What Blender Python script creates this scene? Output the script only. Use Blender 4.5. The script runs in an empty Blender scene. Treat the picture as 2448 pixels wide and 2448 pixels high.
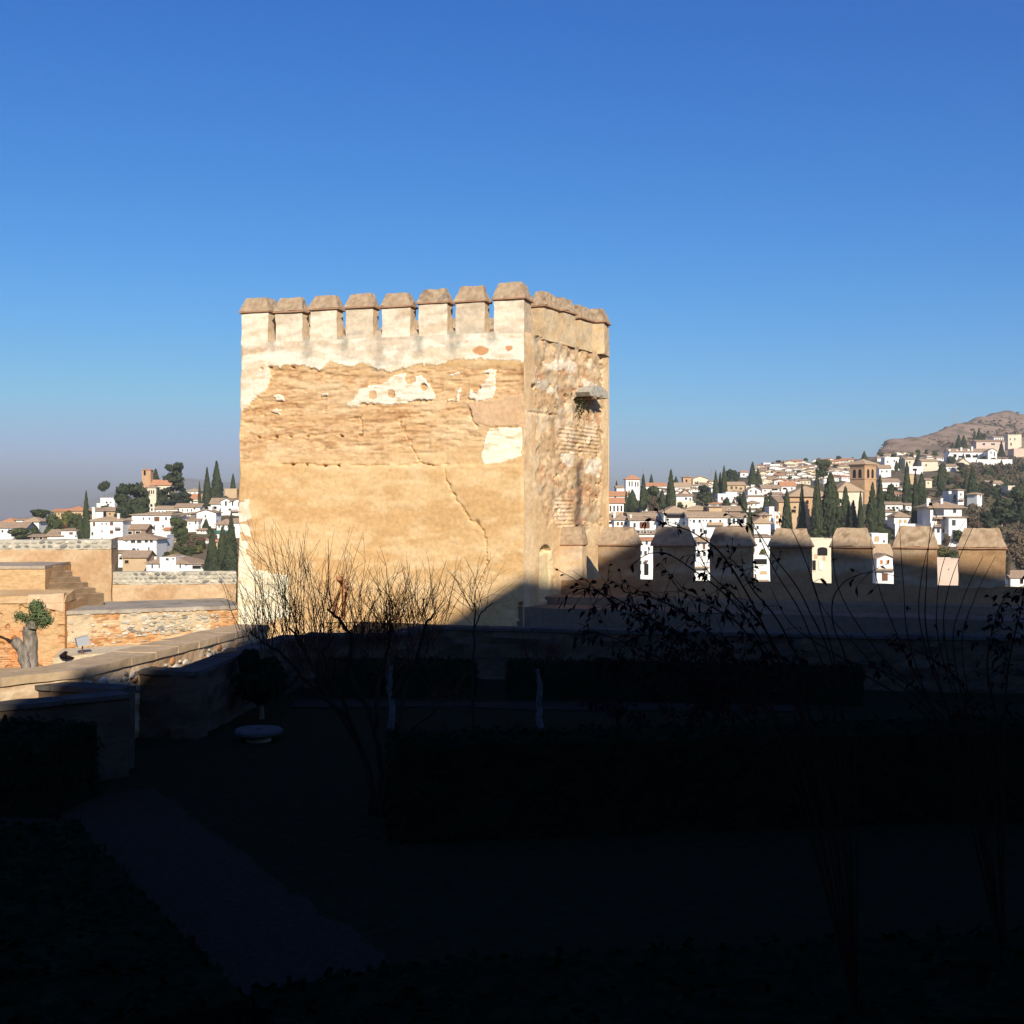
import bpy, bmesh, math, random
import numpy as np
from mathutils import Vector, Matrix

# ------------------------------------------------------------------ camera, sky, sun, exposure
SC = bpy.context.scene
COL = SC.collection
F = 2900.0            # focal length in photo pixels (2448 px wide photo)
CX = CY = 1224.0
SUN_EL, SUN = 27.0, Vector((.223, -.863, .454)).normalized()

cam = bpy.data.cameras.new('camera')
cam.sensor_width = 36.0
cam.lens = 36.0 * F / 2448.0
cam.clip_start, cam.clip_end = .1, 60000
cam_o = bpy.data.objects.new('camera', cam)
cam_o.location = (0, 0, 0)
cam_o.rotation_euler = (math.pi / 2, 0, 0)
COL.objects.link(cam_o)
SC.camera = cam_o

W = bpy.data.worlds.new('World')
SC.world = W
W.use_nodes = True
nt = W.node_tree
sky = nt.nodes.new('ShaderNodeTexSky')
sky.sky_type = 'NISHITA'
sky.sun_disc = False
sky.sun_elevation = math.radians(SUN_EL)
sky.sun_rotation = math.atan2(SUN.x, SUN.y)
sky.altitude = 780
# grade of the whole sky: a deeper blue overhead, paling towards the horizon
sep, comb = nt.nodes.new('ShaderNodeSeparateColor'), nt.nodes.new('ShaderNodeCombineColor')
nt.links.new(sky.outputs[0], sep.inputs[0])
for ch, (ref, out, gam) in enumerate(((.195, .082, 2.15), (.270, .300, 1.3), (.325, .61, .84))):
    prev = sep.outputs[ch]
    for op, val in (('MINIMUM', 8.0), ('MULTIPLY', .05 / ref), ('POWER', gam), ('MULTIPLY', out / .05)):
        mth = nt.nodes.new('ShaderNodeMath')
        mth.operation = op
        mth.inputs[1].default_value = val
        nt.links.new(prev, mth.inputs[0])
        prev = mth.outputs[0]
    nt.links.new(prev, comb.inputs[ch])
nt.links.new(comb.outputs[0], nt.nodes['Background'].inputs[0])
nt.nodes['Background'].inputs[1].default_value = .05

sun = bpy.data.lights.new('sun', 'SUN')
sun.energy, sun.angle, sun.color = 5.0, math.radians(.53), (1, .91, .77)
sun_o = bpy.data.objects.new('sun', sun)
sun_o.rotation_euler = SUN.to_track_quat('Z', 'Y').to_euler()
sun_o.location = (0, 0, 90)
COL.objects.link(sun_o)

SC.render.engine = 'CYCLES'
SC.cycles.use_denoising = True
SC.cycles.max_bounces = 6
SC.cycles.diffuse_bounces = 3
SC.cycles.volume_bounces = 0
SC.view_settings.view_transform = 'Standard'
SC.view_settings.look = 'None'
SC.view_settings.gamma = 1
SC.view_settings.use_curve_mapping = False
SC.view_settings.exposure = .42

R = random.Random(7)
NP = np.random.RandomState(5)

# ------------------------------------------------------------------ helpers
def P(px, py, D):
    """The point D metres in front of the viewpoint that the photograph shows at (px, py)."""
    return Vector(((px - CX) / F * D, D, (CY - py) / F * D))

def GZ(px, py, z):
    """The point of the photograph at (px, py) on the level z."""
    D = z * F / (CY - py)
    return Vector(((px - CX) / F * D, D, z))

def hash2(ix, iy, seed):
    n = (ix.astype(np.int64) * 374761393 + iy.astype(np.int64) * 668265263 + seed * 974711) & 0x7fffffff
    n = ((n ^ (n >> 13)) * 1274126177) & 0x7fffffff
    return ((n ^ (n >> 16)) & 0xffff) / 65535.0

def vn2(x, y, seed=0):
    ix, iy = np.floor(x), np.floor(y)
    fx, fy = x - ix, y - iy
    fx, fy = fx * fx * (3 - 2 * fx), fy * fy * (3 - 2 * fy)
    a, b = hash2(ix, iy, seed), hash2(ix + 1, iy, seed)
    c, d = hash2(ix, iy + 1, seed), hash2(ix + 1, iy + 1, seed)
    return (a * (1 - fx) + b * fx) * (1 - fy) + (c * (1 - fx) + d * fx) * fy

def fbm(x, y, seed=0, oct=4):
    s, a, t = 0, 1.0, 0
    for o in range(oct):
        s = s + a * vn2(x * 2 ** o + o * 17.3, y * 2 ** o - o * 9.1, seed + o)
        t += a
        a *= .5
    return s / t

def fbm3(p, f, seed=0, oct=3):
    x, y, z = p[:, 0] * f, p[:, 1] * f, p[:, 2] * f
    return (fbm(x + .37 * z, z * .93 - .41 * y, seed, oct) + fbm(y + .29 * x + 40, z - .53 * x, seed + 50, oct)) / 2

def inpoly(px, py, poly):
    r = np.zeros(px.shape, bool)
    n = len(poly)
    for i in range(n):
        x1, y1 = poly[i]
        x2, y2 = poly[(i + 1) % n]
        c = (y1 > py) != (y2 > py)
        with np.errstate(divide='ignore', invalid='ignore'):
            r ^= c & (px < (x2 - x1) * (py - y1) / (y2 - y1 + 1e-12) + x1)
    return r

def linedist(px, py, pts):
    d = np.full(px.shape, 1e9)
    for (x1, y1), (x2, y2) in zip(pts[:-1], pts[1:]):
        l2 = (x2 - x1) ** 2 + (y2 - y1) ** 2 + 1e-9
        t = np.clip(((px - x1) * (x2 - x1) + (py - y1) * (y2 - y1)) / l2, 0, 1)
        d = np.minimum(d, np.hypot(px - x1 - t * (x2 - x1), py - y1 - t * (y2 - y1)))
    return d

def sstep(a, b, x):
    t = np.clip((x - a) / (b - a), 0, 1)
    return t * t * (3 - 2 * t)

def lerp3(a, b, t):
    a, b = np.asarray(a, float), np.asarray(b, float)
    return a + (b - a) * np.asarray(t)[..., None]

def mesh_np(name, co, quads, cols=None, smooth=True, mat=None):
    me = bpy.data.meshes.new(name)
    co = np.asarray(co, np.float32)
    q = np.asarray(quads, np.int32)
    k = q.shape[1]
    me.vertices.add(len(co))
    me.vertices.foreach_set('co', co.ravel())
    me.loops.add(q.size)
    me.loops.foreach_set('vertex_index', q.ravel())
    me.polygons.add(len(q))
    me.polygons.foreach_set('loop_start', np.arange(0, q.size, k, dtype=np.int32))
    me.polygons.foreach_set('loop_total', np.full(len(q), k, np.int32))
    me.polygons.foreach_set('use_smooth', np.full(len(q), smooth, bool))
    me.update(calc_edges=True)
    if cols is not None:
        at = me.color_attributes.new('Col', 'FLOAT_COLOR', 'POINT')
        c = np.ones((len(co), 4), np.float32)
        c[:, :3] = cols
        at.data.foreach_set('color', c.ravel())
    if mat:
        me.materials.append(mat)
    return me

def obj(name, me, parent=None, loc=None, rotz=0, scale=None):
    o = bpy.data.objects.new(name, me)
    COL.objects.link(o)
    if loc is not None:
        o.location = loc
    if rotz:
        o.rotation_euler = (0, 0, rotz)
    if scale is not None:
        o.scale = scale
    if parent:
        o.parent = parent
    return o

def tag(o, label=None, cat=None, group=None, kind=None):
    if label: o['label'] = label
    if cat: o['category'] = cat
    if group: o['group'] = group
    if kind: o['kind'] = kind
    return o

def thing(name, label, cat, loc=(0, 0, 0), rotz=0, group=None):
    return tag(obj(name, None, None, loc, rotz), label, cat, group)

def struct(name, me, loc=None):
    return tag(obj(name, me, None, loc), kind='structure')

class MB:
    """Collects shapes, then links them as one mesh object."""
    def __init__(s):
        s.v, s.f = [], []
    def face(s, pts):
        n = len(s.v)
        s.v += [tuple(p) for p in pts]
        s.f.append(tuple(range(n, n + len(pts))))
    def box(s, x0, x1, y0, y1, z0, z1):
        n = len(s.v)
        s.v += [(x, y, z) for z in (z0, z1) for x, y in ((x0, y0), (x1, y0), (x1, y1), (x0, y1))]
        s.f += [tuple(n + i for i in q) for q in ((3, 2, 1, 0), (4, 5, 6, 7), (0, 1, 5, 4), (1, 2, 6, 5), (2, 3, 7, 6), (3, 0, 4, 7))]
    def prism(s, poly, axis_vec):
        """poly: 3-D outline; extruded along axis_vec"""
        n, k = len(s.v), len(poly)
        a = Vector(axis_vec)
        s.v += [tuple(p) for p in poly] + [tuple(Vector(p) + a) for p in poly]
        s.f += [tuple(range(n + k - 1, n - 1, -1)), tuple(range(n + k, n + 2 * k))]
        s.f += [(n + i, n + (i + 1) % k, n + k + (i + 1) % k, n + k + i) for i in range(k)]
    def tube(s, pts, rad, sides=5, cap=True):
        n0 = len(s.v)
        pts = [Vector(p) for p in pts]
        up = Vector((.31, .17, .93))
        for i, p in enumerate(pts):
            d = (pts[min(i + 1, len(pts) - 1)] - pts[max(i - 1, 0)]).normalized()
            a = d.cross(up)
            if a.length < .1:
                a = d.cross(Vector((1, 0, 0)))
            a.normalize()
            b = d.cross(a)
            r = rad[i] if hasattr(rad, '__len__') else rad
            for k in range(sides):
                t = 2 * math.pi * k / sides
                s.v.append(tuple(p + (a * math.cos(t) + b * math.sin(t)) * r))
        for i in range(len(pts) - 1):
            for k in range(sides):
                a, b = n0 + i * sides + k, n0 + i * sides + (k + 1) % sides
                s.f.append((a, b, b + sides, a + sides))
        if cap:
            s.f.append(tuple(n0 + k for k in range(sides)))
            s.f.append(tuple(n0 + (len(pts) - 1) * sides + k for k in range(sides - 1, -1, -1)))
    def lathe(s, prof, sides=16, centre=(0, 0, 0)):
        n0 = len(s.v)
        for r, z in prof:
            for k in range(sides):
                t = 2 * math.pi * k / sides
                s.v.append((centre[0] + r * math.cos(t), centre[1] + r * math.sin(t), centre[2] + z))
        for i in range(len(prof) - 1):
            for k in range(sides):
                a, b = n0 + i * sides + k, n0 + i * sides + (k + 1) % sides
                s.f.append((a, b, b + sides, a + sides))
        s.f.append(tuple(n0 + k for k in range(sides - 1, -1, -1)))
        s.f.append(tuple(n0 + (len(prof) - 1) * sides + k for k in range(sides)))
    def mesh(s, name, mat, smooth=False, fix=True):
        me = bpy.data.meshes.new(name)
        me.from_pydata(s.v, [], s.f)
        if fix:
            bm = bmesh.new()
            bm.from_mesh(me)
            bmesh.ops.recalc_face_normals(bm, faces=bm.faces)
            bm.to_mesh(me)
            bm.free()
        if smooth:
            me.polygons.foreach_set('use_smooth', [True] * len(me.polygons))
        if mat:
            me.materials.append(mat)
        return me
    def build(s, name, mat, parent=None, loc=None, smooth=False, **k):
        return obj(name, s.mesh(name, mat, smooth), parent, loc, **k)

# ------------------------------------------------------------------ materials
def nodes(name):
    m = bpy.data.materials.new(name)
    m.use_nodes = True
    t = m.node_tree
    b = t.nodes['Principled BSDF']
    b.inputs['Roughness'].default_value = .95
    b.inputs['Specular IOR Level'].default_value = .0
    return m, t, b

def noise_var(t, scale, lo, hi, detail=6, stretch=None):
    tc = t.nodes.new('ShaderNodeTexCoord')
    n = t.nodes.new('ShaderNodeTexNoise')
    n.inputs['Scale'].default_value = scale
    n.inputs['Detail'].default_value = detail
    n.inputs['Roughness'].default_value = .65
    if stretch:
        mp = t.nodes.new('ShaderNodeMapping')
        mp.inputs['Scale'].default_value = stretch
        t.links.new(tc.outputs['Object'], mp.inputs[0])
        t.links.new(mp.outputs[0], n.inputs['Vector'])
    else:
        t.links.new(tc.outputs['Object'], n.inputs['Vector'])
    mr = t.nodes.new('ShaderNodeMapRange')
    mr.inputs['From Min'].default_value, mr.inputs['From Max'].default_value = .3, .7
    mr.inputs['To Min'].default_value, mr.inputs['To Max'].default_value = lo, hi
    t.links.new(n.outputs['Fac'], mr.inputs['Value'])
    return n, mr

def add_bump(t, b, n, strength, dist):
    bp = t.nodes.new('ShaderNodeBump')
    bp.inputs['Strength'].default_value = strength
    bp.inputs['Distance'].default_value = dist
    t.links.new(n.outputs['Fac'], bp.inputs['Height'])
    t.links.new(bp.outputs[0], b.inputs['Normal'])

def mat_col(name, scale=5, lo=.8, hi=1.12, bump=.5, dist=.03, stretch=None):
    """colour from the mesh's Col attribute (what each patch is made of) with fine mottling"""
    m, t, b = nodes(name)
    at = t.nodes.new('ShaderNodeAttribute')
    at.attribute_name = 'Col'
    n, mr = noise_var(t, scale, lo, hi, stretch=stretch)
    v = t.nodes.new('ShaderNodeVectorMath')
    v.operation = 'SCALE'
    t.links.new(at.outputs['Color'], v.inputs[0])
    t.links.new(mr.outputs[0], v.inputs['Scale'])
    t.links.new(v.outputs[0], b.inputs['Base Color'])
    add_bump(t, b, n, bump, dist)
    return m

def mat(name, c, var=.2, scale=3, bump=.3, dist=.03, rough=.95, c2=None, stretch=None, spec=.0):
    m, t, b = nodes(name)
    n, mr = noise_var(t, scale, 0, 1, stretch=stretch)
    mx = t.nodes.new('ShaderNodeMix')
    mx.data_type = 'RGBA'
    c2 = c2 or tuple(x * (1 + var) for x in c)
    mx.inputs[6].default_value = (*[x * (1 - var) for x in c], 1)
    mx.inputs[7].default_value = (*c2, 1)
    t.links.new(mr.outputs[0], mx.inputs[0])
    t.links.new(mx.outputs[2], b.inputs['Base Color'])
    b.inputs['Roughness'].default_value = rough
    b.inputs['Specular IOR Level'].default_value = spec
    if bump:
        add_bump(t, b, n, bump, dist)
    return m

M = dict(
    masonry=mat_col('masonry', 6, .82, 1.12, .5, .03),
    brickwork=mat_col('brickwork', 5, .78, 1.15, .6, .03, (1, 1, 2.5)),
    stone=mat('rubble_stone', (.40, .37, .30), .35, 6, .5, .02),
    stone_pale=mat('pale_stone', (.56, .50, .40), .3, 6, .5, .02),
    stone_sand=mat('sandy_stone', (.46, .36, .22), .3, 6, .5, .02),
    stone_red=mat('reddish_stone', (.45, .21, .10), .3, 6, .5, .02),
    stone_dark=mat('dark_cobble', (.20, .19, .17), .3, 6, .4, .02),
    white=mat('whitewash', (.80, .78, .73), .07, .25, .1, .02),
    cream=mat('cream_render', (.68, .59, .44), .1, .3, .1, .02),
    tan=mat('tan_render', (.52, .37, .22), .15, .3, .1, .02),
    church=mat('church_brick', (.50, .31, .17), .15, .6, .2, .03),
    brown=mat('brown_render', (.28, .19, .13), .2, .4, .1, .02),
    pinkish=mat('pinkish_render', (.60, .46, .36), .12, .3, .1, .02),
    roof=mat('weathered_roof_tiles', (.37, .26, .17), .25, .9, .5, .1, stretch=(3, .6, 3)),
    roof_red=mat('red_roof_tiles', (.52, .25, .13), .2, .9, .5, .1, stretch=(3, .6, 3)),
    roof_tan=mat('tan_roof_tiles', (.45, .32, .20), .2, .9, .5, .1, stretch=(3, .6, 3)),
    pane=mat('window_glass', (.035, .04, .05), .3, 2, 0, .02, .35, spec=.4),
    shutter=mat('brown_shutter_wood', (.16, .075, .045), .3, 4, 0, .02),
    shutter_o=mat('orange_shutter_wood', (.45, .17, .06), .25, 4, 0, .02),
    mast=mat('galvanised_steel', (.30, .31, .32), .1, 3, 0, .02, .5),
    shoot=mat('reddish_shoots', (.085, .040, .026), .3, 5, 0, .02),
    iron=mat('black_iron', (.02, .02, .022), .3, 9, 0, .02, .6),
    void=mat('painted_opening_shade', (.02, .017, .015), .3, 3, 0, .02),  # flat dark colour painted in for the shade inside openings
    cypress=mat('cypress_foliage', (.042, .054, .028), .35, .9, 0, .1, c2=(.080, .094, .046)),
    foliage=mat('olive_green_foliage', (.050, .066, .028), .35, .7, 0, .1, c2=(.10, .115, .045)),
    pine=mat('pine_needles', (.040, .052, .030), .35, .7, 0, .1, c2=(.072, .086, .044)),
    dryleaf=mat('dry_brush', (.13, .095, .06), .3, .7, 0, .1),
    redleaf=mat('russet_leaves', (.17, .065, .045), .35, .7, 0, .1),
    yellowleaf=mat('yellow_green_leaves', (.14, .13, .04), .3, .7, 0, .1),
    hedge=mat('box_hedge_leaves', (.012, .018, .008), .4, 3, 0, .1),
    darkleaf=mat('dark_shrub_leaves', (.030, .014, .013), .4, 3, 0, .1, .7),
    bark=mat('grey_bark', (.13, .10, .075), .35, 9, .9, .04, c2=(.36, .31, .25), stretch=(1, 1, .35)),
    twig=mat('brown_twigs', (.040, .024, .017), .3, 5, 0, .02),
    whitebark=mat('pale_birch_bark', (.085, .08, .075), .4, 9, .3, .02, c2=(.15, .145, .14)),
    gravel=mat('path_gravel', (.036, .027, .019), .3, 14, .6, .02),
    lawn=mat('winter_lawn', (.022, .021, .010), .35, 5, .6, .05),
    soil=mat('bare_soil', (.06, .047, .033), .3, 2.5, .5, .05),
    sand=mat('sandy_ground', (.40, .30, .18), .25, 2.5, .5, .05),
    plastic=mat('pale_grey_metal', (.34, .35, .36), .05, 3, 0, .02, .5, spec=.4),
    tarp=mat('green_awning_cloth', (.07, .22, .15), .2, 3, 0, .02),
)

# ------------------------------------------------------------------ masonry solids
def hexa_np(c, cell, amp, colfn, freq=2.2, seed=0, front=None, open_bottom=False):
    """Six-sided block from 8 corners (4 below, 4 above, both anticlockwise from front left), cut into cells and roughened.
    front(a, b, pos) gives extra relief of the front face; colfn(pos, face) its colours."""
    c = [np.asarray(x, float) for x in c]
    faces = [(0, 1, 5, 4), (1, 2, 6, 5), (2, 3, 7, 6), (3, 0, 4, 7), (4, 5, 6, 7)] + ([] if open_bottom else [(3, 2, 1, 0)])
    V, Q, CL = [], [], []
    n0 = 0
    for fi, (i, j, k, l) in enumerate(faces):
        A, B, Cc, Dd = c[i], c[j], c[k], c[l]
        nu = max(1, int(np.ceil(max(np.linalg.norm(B - A), np.linalg.norm(Cc - Dd)) / cell)))
        nv = max(1, int(np.ceil(max(np.linalg.norm(Dd - A), np.linalg.norm(Cc - B)) / cell)))
        u, v = np.meshgrid(np.linspace(0, 1, nu + 1), np.linspace(0, 1, nv + 1))
        u, v = u.ravel(), v.ravel()
        p = (A[None] * ((1 - u) * (1 - v))[:, None] + B[None] * (u * (1 - v))[:, None] + Cc[None] * (u * v)[:, None] + Dd[None] * ((1 - u) * v)[:, None])
        d = np.stack([fbm3(p, freq, seed + 1) - .5, fbm3(p + 31, freq, seed + 2) - .5, fbm3(p + 57, freq, seed + 3) - .5], 1)
        cols = colfn(p, fi)
        pp = p + d * amp * 2
        if front and fi == 0:
            n = np.cross(B - A, Dd - A)
            n /= np.linalg.norm(n)
            h, fc = front(u, v, p)
            e = np.minimum(np.minimum(u, 1 - u) * nu, np.minimum(v, 1 - v) * nv)
            pp = pp + n[None] * (h * np.clip(e, 0, 1))[:, None]
            if fc is not None:
                cols = fc
        V.append(pp)
        CL.append(cols)
        idx = np.arange((nu + 1) * (nv + 1)).reshape(nv + 1, nu + 1) + n0
        Q.append(np.stack([idx[:-1, :-1].ravel(), idx[:-1, 1:].ravel(), idx[1:, 1:].ravel(), idx[1:, :-1].ravel()], 1))
        n0 += len(p)
    return np.concatenate(V), np.concatenate(Q), np.concatenate(CL)

def hexa(name, c, cell, amp, colfn, mat=None, parent=None, **k):
    v, q, cl = hexa_np(c, cell, amp, colfn, **k)
    return obj(name, mesh_np(name, v, q, cl, False, mat or M['masonry']), parent)

def quad8(p0, p1, p2, p3, z0, z1):
    """8 corners from four plan points (anticlockwise from front left)."""
    return [(*p[:2], z0) for p in (p0, p1, p2, p3)] + [(*p[:2], z1) for p in (p0, p1, p2, p3)]

def mix_cols(*cs, f=1.0, seed=0, stretch=(1, 1, 1)):
    cs = [np.array(x) for x in cs]
    def fn(p, fi=0):
        t = np.clip((fbm3(p * np.array(stretch), f, seed, 4) - .3) / .4, 0, .999) * (len(cs) - 1)
        i = t.astype(int)
        A = np.stack(cs)
        return A[i] + (A[np.minimum(i + 1, len(cs) - 1)] - A[i]) * (t - i)[:, None]
    return fn

OCHRE, OCHRE2, OCHRE3 = (.58, .365, .165), (.66, .45, .23), (.50, .29, .13)
PLASTER, PLASTER2 = (.78, .68, .53), (.66, .51, .34)
BRICK, BRICK2 = (.50, .27, .12), (.58, .38, .2)
GREY, GREY2 = (.36, .33, .26), (.46, .42, .33)
CAP1, CAP2 = (.33, .23, .15), (.45, .34, .22)
# ------------------------------------------------------------------ the tower
D0 = 46.0
def at_D(px, D): return np.array([(px - CX) / F * D, D])
T_A, T_L, T_R = at_D(1253, D0), at_D(577, D0 * 1.0735), at_D(1456, D0 * 1.146)
T_B = T_L + T_R - T_A
Z_SILL, Z_BASE = 6.85, -6.2
fr, rg = (T_A - T_L), (T_R - T_A)
LEN_F, LEN_R = np.linalg.norm(fr), np.linalg.norm(rg)
fr, rg = fr / LEN_F, rg / LEN_R
N_F, N_R = np.array([fr[1], -fr[0]]), np.array([rg[1], -rg[0]])
tower = thing('fortress_tower', 'massive square battlemented tower of weathered ochre masonry with white plaster patches', 'tower', (T_A[0], T_A[1], Z_BASE))
TO = np.array([T_A[0], T_A[1], Z_BASE])

def to_px(p):
    return CX + F * p[:, 0] / p[:, 1], CY - F * p[:, 2] / p[:, 1]

def wall_face(p00, p10, p01, p11, cell):
    """grid of points over a wall face; returns points, quads, u, v, counts"""
    p00, p10, p01, p11 = [np.asarray(x, float) for x in (p00, p10, p01, p11)]
    nu = int(np.linalg.norm(p10 - p00) / cell)
    nv = int(np.linalg.norm(p01 - p00) / cell)
    u, v = np.meshgrid(np.linspace(0, 1, nu + 1), np.linspace(0, 1, nv + 1))
    u, v = u.ravel(), v.ravel()
    p = p00 * ((1 - u) * (1 - v))[:, None] + p10 * (u * (1 - v))[:, None] + p11 * (u * v)[:, None] + p01 * ((1 - u) * v)[:, None]
    i = np.arange((nu + 1) * (nv + 1)).reshape(nv + 1, nu + 1)
    q = np.stack([i[:-1, :-1].ravel(), i[:-1, 1:].ravel(), i[1:, 1:].ravel(), i[1:, :-1].ravel()], 1)
    return p, q, u, v

def submesh(p, q, keep):
    """the cells whose corners are all kept"""
    m = keep[q].all(1)
    qq = q[m]
    used = np.unique(qq)
    re = np.full(len(p), -1)
    re[used] = np.arange(len(used))
    # border vertices: used by fewer than four kept cells
    cnt = np.bincount(qq.ravel(), minlength=len(p))[used]
    return used, re[qq], cnt < 4

def soft(px, py, poly, jit, seed, f=.06):
    jx = (fbm(px * f, py * f, seed) - .5) * jit * 2
    jy = (fbm(px * f + 91, py * f + 37, seed) - .5) * jit * 2
    jx = jx + (fbm(px * .22, py * .22, seed + 5) - .5) * 9
    jy = jy + (fbm(px * .16 + 7, py * .3, seed + 6) - .5) * 9
    return inpoly(px + jx, py + jy, poly)


z3 = lambda a, z: np.array([a[0], a[1], z])
foot = np.array([-.17, 0])
corner_wob = lambda z: (fbm(z * .9, z * 0 + 3.3, 77, 4) - .5) * .16

def put_face(name, p, q, h, n2, cols, parent, matl=None):
    n3 = np.array([n2[0], n2[1], 0])
    pp = p + n3[None] * h[:, None] - TO
    return obj(name, mesh_np(name, pp, q, cols, True, matl or M['masonry']), parent)

# --- front face
p, q, u, v = wall_face(z3(T_L + foot, Z_BASE), z3(T_A, Z_BASE), z3(T_L, Z_SILL), z3(T_A, Z_SILL), .036)
px, py = to_px(p)
s = u * LEN_F
z = p[:, 2]
white_upper = soft(px, py, [(560, 700), (1270, 700), (1270, 863), (1180, 862), (1120, 858), (1000, 873), (930, 890), (868, 868), (840, 880), (790, 866), (760, 882), (700, 872), (640, 880), (620, 890), (610, 880), (560, 885)], 9, 11)
white_left = soft(px, py, [(560, 860), (640, 862), (648, 900), (640, 928), (622, 950), (602, 962), (598, 978), (560, 985)], 8, 12)
white_mid = soft(px, py, [(822, 972), (848, 945), (855, 925), (905, 917), (925, 903), (945, 893), (980, 890), (1012, 897), (1032, 922), (1043, 950), (1030, 960), (1000, 957), (965, 966), (930, 973), (905, 968), (862, 970), (830, 976)], 5, 13)
for cx_, cy_, r_ in ((980, 905, 11), (1012, 925, 6), (935, 942, 7), (890, 945, 8)):
    white_mid &= np.hypot(px - cx_, (py - cy_)) > r_ + (fbm(px * .2, py * .2, 5) - .5) * 6
white_right = soft(px, py, [(1118, 926), (1138, 941), (1150, 915), (1166, 897), (1150, 893), (1160, 884), (1186, 880), (1187, 930), (1181, 952), (1152, 962), (1120, 957)], 4, 14) | soft(px, py, [(1088, 930), (1102, 922), (1101, 962), (1060, 958), (1062, 951), (1088, 953)], 3, 15) | soft(px, py, [(1070, 893), (1098, 888), (1102, 898), (1072, 902)], 4, 16)
white_panel = soft(px, py, [(1165, 1021), (1250, 1020), (1250, 1094), (1222, 1102), (1200, 1109), (1182, 1110), (1160, 1116), (1150, 1104), (1149, 1080), (1156, 1050)], 3, 17)
white_foot = soft(px, py, [(560, 1245), (592, 1325), (612, 1358), (640, 1366), (692, 1370), (697, 1472), (650, 1490), (560, 1510)], 4, 18)
quoin_foot = soft(px, py, [(560, 1192), (596, 1194), (600, 1245), (592, 1325), (560, 1330)], 4, 19)
whites_small = [soft(px, py, [(766, 938), (786, 938), (786, 948), (766, 948)], 2, 20), soft(px, py, [(648, 945), (668, 940), (694, 958), (655, 962)], 5, 21), soft(px, py, [(650, 975), (675, 978), (668, 995), (640, 985)], 5, 22)]
pink_zone = soft(px, py, [(1116, 962), (1188, 955), (1250, 940), (1250, 1019), (1165, 1019), (1130, 1008), (1128, 985)], 4, 23)
orange_spots = ((np.hypot((px - 1149) / 19, (py - 838) / 11) + (fbm(px * .1, py * .1, 3) - .5) * .4) < 1) | ((np.hypot((px - 1218) / 9, (py - 833) / 7) + (fbm(px * .2, py * .2, 3) - .5) * .6) < 1)
courses = sstep(868, 885, py) * (1 - sstep(1050, 1135, py + (fbm(px * .02, py * .02, 8) - .5) * 90)) * (~(white_upper | white_left | pink_zone))
low = sstep(1108, 1116, py + (fbm(px * .03, px * 0 + 2, 9) - .5) * 12)

strat = .6 * vn2(s * 2.4 + 3 * vn2(s * .3, z * .6, 4), z * 11.5 + .5 * vn2(s * .7, z * 1.1, 6), 31) + .4 * vn2(s * 1.0, z * 6.5 + .6 * vn2(s * .5, z, 7), 32)     # thin broken courses
strat2 = vn2(s * .55, z * 4.2, 33)
big = fbm(s * .35, z * .5, 41)
fine = fbm(s * 2.2, z * 3.5, 43)
h = (big - .5) * .10 + (fine - .5) * .03
h += courses * (-.035 + (strat - .5) * .05 + (strat2 - .5) * .035)
gouge = courses * (sstep(.60, .72, fbm(s * 1.4, z * 6.5, 47)) * .045 + sstep(.68, .74, vn2(s * 2.2, z * 8.3, 48)) * .03)
h -= gouge
h += white_upper * (.03 + (vn2(s * .9, z * 7, 51) - .5) * .03)
h += low * .04 * (1 - sstep(0, 200, py - 1108)) + low * (fbm(s * 1.1, z * 2.6, 53) - .5) * .035
lip = np.exp(-((py - 1111 - (fbm(px * .03, px * 0, 9) - .5) * 14) / 2.4) ** 2) * ((px > 655) & (px < 1100))
h -= lip * .09 * sstep(.35, .6, fbm(px * .035, px * 0 + 8, 10))
for hx, hy in ((617, 1045), (657, 1045), (692, 1044), (733, 1043), (815, 1042), (861, 1040), (697, 1111), (732, 1113), (775, 1114), (808, 1113), (646, 878), (700, 878), (625, 882)):
    h -= .22 * (np.hypot((px - hx) / 4.6, (py - hy) / 3.2) + (fbm(px * .25, py * .25, 61) - .5) * .8 < 1)
cracks = [[(862, 990), (862, 1015), (862, 1038)], [(955, 1008), (966, 1035), (978, 1055), (988, 1075), (1000, 1103), (1012, 1106), (1035, 1112)], [(1062, 1122), (1070, 1145), (1084, 1180), (1096, 1200), (1110, 1222), (1125, 1243), (1143, 1254), (1152, 1265), (1160, 1285), (1164, 1320), (1164, 1350), (1152, 1380), (1147, 1410)], [(1120, 975), (1126, 990), (1130, 1007), (1145, 1020)]]
for c, w_ in zip(cracks, (.9, 1.2, 1.35, 1.0)):
    dd = linedist(px + (fbm(px * .12, py * .12, 63) - .5) * 14, py + (fbm(px * .12, py * .12, 64) - .5) * 10, c)
    h -= .10 * np.exp(-(dd / w_) ** 2) * sstep(.25, .5, fbm(px * .05, py * .05, 65) + .12)
h -= .10 * np.exp(-(np.hypot(px - 1083, py - 1182) / 5) ** 2) + .12 * np.exp(-(np.hypot(px - 1140, py - 1250) / 6) ** 2)
# loophole recess
slot = (px > 806) & (px < 821) & (py > 1388) & (py < 1480)
h = np.where(slot, -.55, h)
# foot of the corner, broken away
h -= .16 * soft(px, py, [(1240, 1440), (1262, 1440), (1262, 1520), (1232, 1520), (1236, 1475)], 6, 66)

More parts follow.
